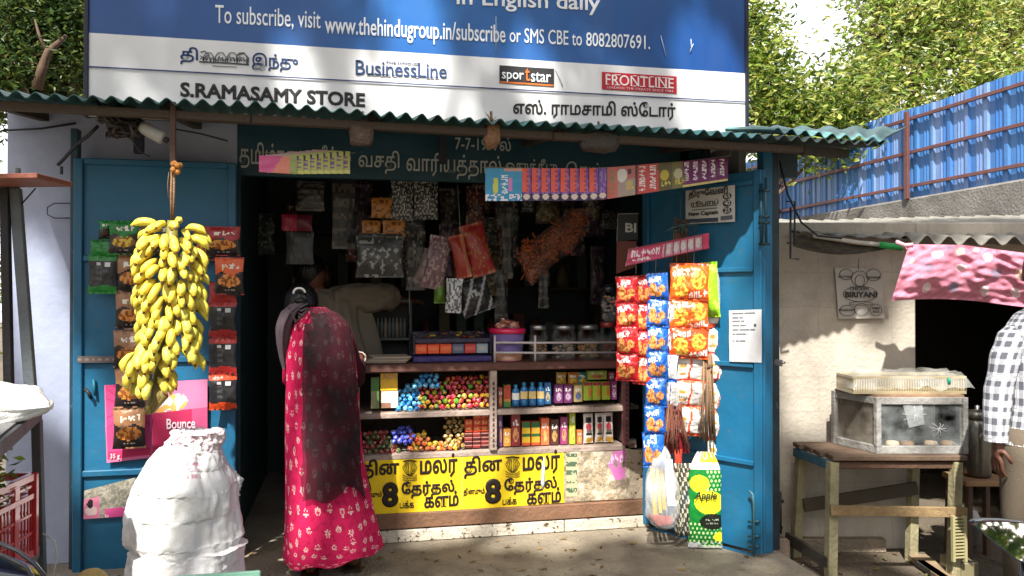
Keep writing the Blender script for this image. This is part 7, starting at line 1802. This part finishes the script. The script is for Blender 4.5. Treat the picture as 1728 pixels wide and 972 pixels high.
    m = MB(); loft(m, [(512, 492, 518, .05, .0), (526, 478, 502, .06, .02), (550, 468, 490, .06, .03), (575, 467, 485, .05, .02), (600, 472, 484, .03, .01), (622, 478, 484, .02, .0)], 50, 60, (92, 80, 86), P, .28, 5, 5); m.build('scarf_fold', M_cloth, t)
    m = MB(); m.tube([A(488, 520, .06), A(500, 545, .10), A(512, 532, .11), A(520, 522, .09)], .006, (70, 56, 60), 6); m.build('shawl_edge', M_cloth, t)
    m = MB(); c = V(J['rwr'][0]); m.tube([c + V((math.cos(a * .55) * .030, 0, math.sin(a * .55) * .030)) for a in range(13)], .004, (226, 206, 190), 6); m.build('bangle', M_gloss, t)
    m = MB()
    for k in ('l', 'r'):
        p = V(J[k + 'ft'][0]); m.box(V((p.x - .003, p.y + .045, .007)), (.085, .25, .012), (60, 44, 36), bev=.004)
        m.tube([V((p.x - .04, p.y + .07, .012)), V((p.x - .004, p.y + .08, .05)), V((p.x + .034, p.y + .07, .012))], .006, (70, 40, 34), 6)
    m.build('slipper', M_dark, t)
woman()
def shopkeeper():
    P = PY(4.86); A = P.at; t = thing('person', P.at(575, 800), 'man in a beige shirt inside the dark shop with his back turned, arm stretched right', 'person')
    J = {'pel': (A(592, 680), .115)}; E = []
    J['ch'] = (A(578, 545), .13); J['nb'] = (A(548, 508), .06); J['n'] = (A(536, 496), .05); J['h'] = (A(525, 474), .075); E += [('pel', 'ch'), ('ch', 'nb'), ('nb', 'n'), ('n', 'h')]
    J['rs'] = (A(608, 504), .06); J['re'] = (A(652, 500, -.04), .045); J['rw'] = (A(686, 510, -.12), .028); E += [('nb', 'rs'), ('rs', 're'), ('re', 'rw')]; hand(J, E, 'rw', J['rw'][0], (.7, .6, .1), (0, .2, -1), (-.5, .6, .3), pre='r')
    J['ls'] = (A(528, 524), .06); J['le'] = (A(508, 590, -.05), .042); J['lw'] = (A(520, 640, -.2), .027); E += [('nb', 'ls'), ('ls', 'le'), ('le', 'lw')]; hand(J, E, 'lw', J['lw'][0], (.1, .7, -.3), (0, -.3, -1), (1, 0, 0), pre='l')
    for k, x in (('a', 566), ('b', 612)):
        f = A(x, 900); J[k + 'h'] = (A(x, 700), .085); J[k + 'k'] = (V((f.x, f.y, .46)), .055); J[k + 'f'] = (V((f.x, f.y, .06)), .036); J[k + 't'] = (V((f.x, f.y + .14, .03)), (.04, .025)); E += [('pel', k + 'h'), (k + 'h', k + 'k'), (k + 'k', k + 'f'), (k + 'f', k + 't')]
    skin('body', J, E, M_skin, t, SKIN)
    c = A(524, 466, -.02); m = MB(); head_mesh(m, c, math.pi + .35, .235, SKIN); m.build('face', M_skin, t)
    m = MB()
    def hr(u, v):
        a, b = u * 6.2832, (v - .42) * math.pi * .8; return c + V((-.006, .0, .022)) + V((math.cos(b) * math.sin(a) * .096, -math.cos(b) * math.cos(a) * .118, math.sin(b) * .115))
    m.grid(30, 14, hr, (16, 13, 12), closeu=True); m.build('hair', M_hair, t)
    SH = (134, 124, 108); m = MB(); loft(m, [(488, 534, 560, .05), (496, 528, 590, .08), (510, 522, 612, .11), (540, 524, 622, .13), (590, 536, 634, .14), (640, 548, 640, .14), (720, 548, 644, .15)], 80, 60, SH, P, .2, 7, 3, foldv=.7); s = m.build('shirt', M_cloth, t)
    m = MB(); ntube(m, [A(548, 508, .0), A(566, 506, .0), A(600, 504, .01), A(628, 503, .01), A(652, 502, -.02), A(664, 503, -.05)], [.05, .085, .088, .086, .08, .07], SH, 40, 60, .22, 3); m.tube([A(530, 524), A(512, 575, -.04), A(510, 600, -.06)], [.08, .07, .062], SH, 16); m.build('sleeve', M_cloth, s)
    m = MB(); m.tube([A(550, 504, .05), A(543, 502, .03), A(536, 503, .0)], .016, SH, 8); m.build('collar', M_cloth, s)
    m = MB(); z0 = A(600, 720).z
    for x in (566, 612): f = A(x, 900); m.tube([V((f.x, f.y, z0 + .1)), V((f.x, f.y, .46)), V((f.x, f.y, .09))], [.105, .08, .068], (50, 50, 54), 16)
    m.build('trousers', M_cloth, t)
shopkeeper()
def customer():
    D = 3.62; P = PD(D); A = P.at; t = thing('person', loc(lat(1765, D), D, GZ), 'man in a black and white checked shirt and beige trousers cut by the right edge', 'person')
    J = {'pel': (A(1765, 745), .125)}; E = []
    J['ch'] = (A(1760, 600), .14); J['nb'] = (A(1764, 530), .065); J['n'] = (A(1766, 512), .055); J['h'] = (A(1768, 470), .08); E += [('pel', 'ch'), ('ch', 'nb'), ('nb', 'n'), ('n', 'h')]
    J['ls'] = (A(1706, 568), .06); J['le'] = (A(1682, 668, .02), .043); J['lw'] = (A(1684, 745, .05), .029); E += [('nb', 'ls'), ('ls', 'le'), ('le', 'lw')]; hand(J, E, 'lw', J['lw'][0], (.02, .1, -1), (.9, .1, 0), (0, -1, 0), pre='l', L=.18)
    J['rs'] = (A(1822, 568), .06); J['re'] = (A(1846, 668), .043); J['rw'] = (A(1846, 745, .05), .029); E += [('nb', 'rs'), ('rs', 're'), ('re', 'rw')]; hand(J, E, 'rw', J['rw'][0], (0, .1, -1), (-.9, .1, 0), (0, -1, 0), pre='r', L=.18)
    for k, x, fx in (('a', 1735, 1726), ('b', 1795, 1806)):
        f = A(fx, 900); J[k + 'h'] = (A(x, 770), .09); J[k + 'k'] = (V((f.x, f.y, .30)), .058); J[k + 'f'] = (V((f.x, f.y, GZ + .07)), .04); tt = V((f.x, f.y, GZ + .03)) - AX * .0 + V((.05, .14, 0)); J[k + 't'] = (tt, (.04, .026)); E += [('pel', k + 'h'), (k + 'h', k + 'k'), (k + 'k', k + 'f'), (k + 'f', k + 't')]
    skin('body', J, E, M_skin, t, (96, 62, 48))
    c = A(1768, 462); m = MB(); head_mesh(m, c, -YAW + math.pi - .6, .235, (96, 62, 48)); m.build('face', M_skin, t)
    m = MB(); m.grid(30, 14, lambda u, v: c + V((0, -.01, .022)) + V((math.cos((v - .4) * 2.5) * math.sin(u * 6.2832) * .096, -math.cos((v - .4) * 2.5) * math.cos(u * 6.2832) * .118, math.sin((v - .4) * 2.5) * .115)), (16, 13, 12), closeu=True); m.build('hair', M_hair, t)
    def plaid(nu, nv):
        def f(u, v):
            a, b = (u * nu) % 1, (v * nv) % 1; k = (a < .5) + (b < .5)
            if abs(a - .75) < .04 or abs(b - .75) < .04: return (170, 172, 176)
            return ((236, 236, 236), (158, 160, 166), (92, 94, 102))[k]
        return f
    m = MB(); loft(m, [(516, 1740, 1794, .07), (530, 1716, 1814, .105), (556, 1700, 1830, .13), (610, 1702, 1826, .14), (680, 1702, 1828, .14), (720, 1696, 1832, .145), (748, 1692, 1836, .15)], 160, 120, plaid(24, 14), P, .035, 5, 8); s = m.build('shirt', M_cloth, t)
    m = MB(); q = [A(1726, 545), A(1712, 562), A(1698, 600, .01), A(1686, 655, .02), A(1682, 700, .04), A(1681, 744, .05)]; b = len(m.v)
    rr = [.05, .068, .066, .060, .055, .05]
    def sl(u, v):
        k = v * 5; i = min(int(k), 4); f = k - i; c_ = q[i].lerp(q[i + 1], f); r = rr[i] + (rr[i + 1] - rr[i]) * f; r *= 1 + .07 * noise.noise(V((u * 4, v * 9, 2)))
        return c_ + P.u * (r * math.cos(u * 6.2832)) + P.n * (r * math.sin(u * 6.2832))
    m.grid(48, 60, sl, plaid(9, 11), closeu=True); m.build('sleeve', M_cloth, s)
    m = MB(); q2 = [A(1816, 566), A(1838, 610), A(1846, 668), A(1846, 744, .05)]
    m.tube(q2, [.062, .06, .056, .05], (150, 150, 154), 16); m.build('sleeve', M_cloth, s)
    m = MB(); z0 = A(1765, 742).z; TR = (104, 94, 80)
    for x, fx in ((1735, 1726), (1795, 1806)): f = A(fx, 900); hp = A(x, 750); m.tube([V((hp.x, hp.y, z0 + .06)), V((hp.x, hp.y, z0 - .1)), V((f.x, f.y, .30)), V((f.x, f.y, GZ + .05))], [.12, .118, .088, .075], TR, 20)
    m.build('trousers', M_cloth, t); m = MB()
    for fx in (1726, 1806): f = A(fx, 900); m.box(V((f.x + .02, f.y + .06, GZ + .03)), (.10, .27, .055), (40, 34, 30), rz=-.3, bev=.015)
    m.build('shoe', M_dark, t)
customer()

# ================================================================== LITTER
def litter():
    r = random.Random(55); m = MB()
    def drop(x, y, z):
        k = r.random(); a = r.uniform(0, 6.28); L = r.uniform(.01, .03) if k < .6 else r.uniform(.004, .01); d = V((math.cos(a), math.sin(a), 0)); n = V((-d.y, d.x, 0))
        c = V((x, y, z + .003))
        if k < .6: m.add([c - d * L, c + n * L * .4 + V((0, 0, .004)), c + d * L + V((0, 0, .006)), c - n * L * .4], [[0, 1, 2, 3]], r.choice(((120, 96, 56), (150, 120, 70), (90, 70, 44), (110, 110, 60))))
        else: m.box(c + V((0, 0, L * .3)), (L, L * .8, L * .7), r.choice(((150, 140, 124), (110, 100, 90), (176, 170, 160))), rz=a, bev=L * .2)
    for _ in range(260): drop(r.uniform(-1.5, 2.0), r.uniform(3.2, 4.15), 0)
    for _ in range(420): drop(r.uniform(2.2, 4.2), r.uniform(2.4, 4.3), GZ + .006)
    m.build('ground_litter', M_oldwood, kind='stuff', label='dry leaf bits and grit scattered over the platform and the ground', cat='litter')
litter()
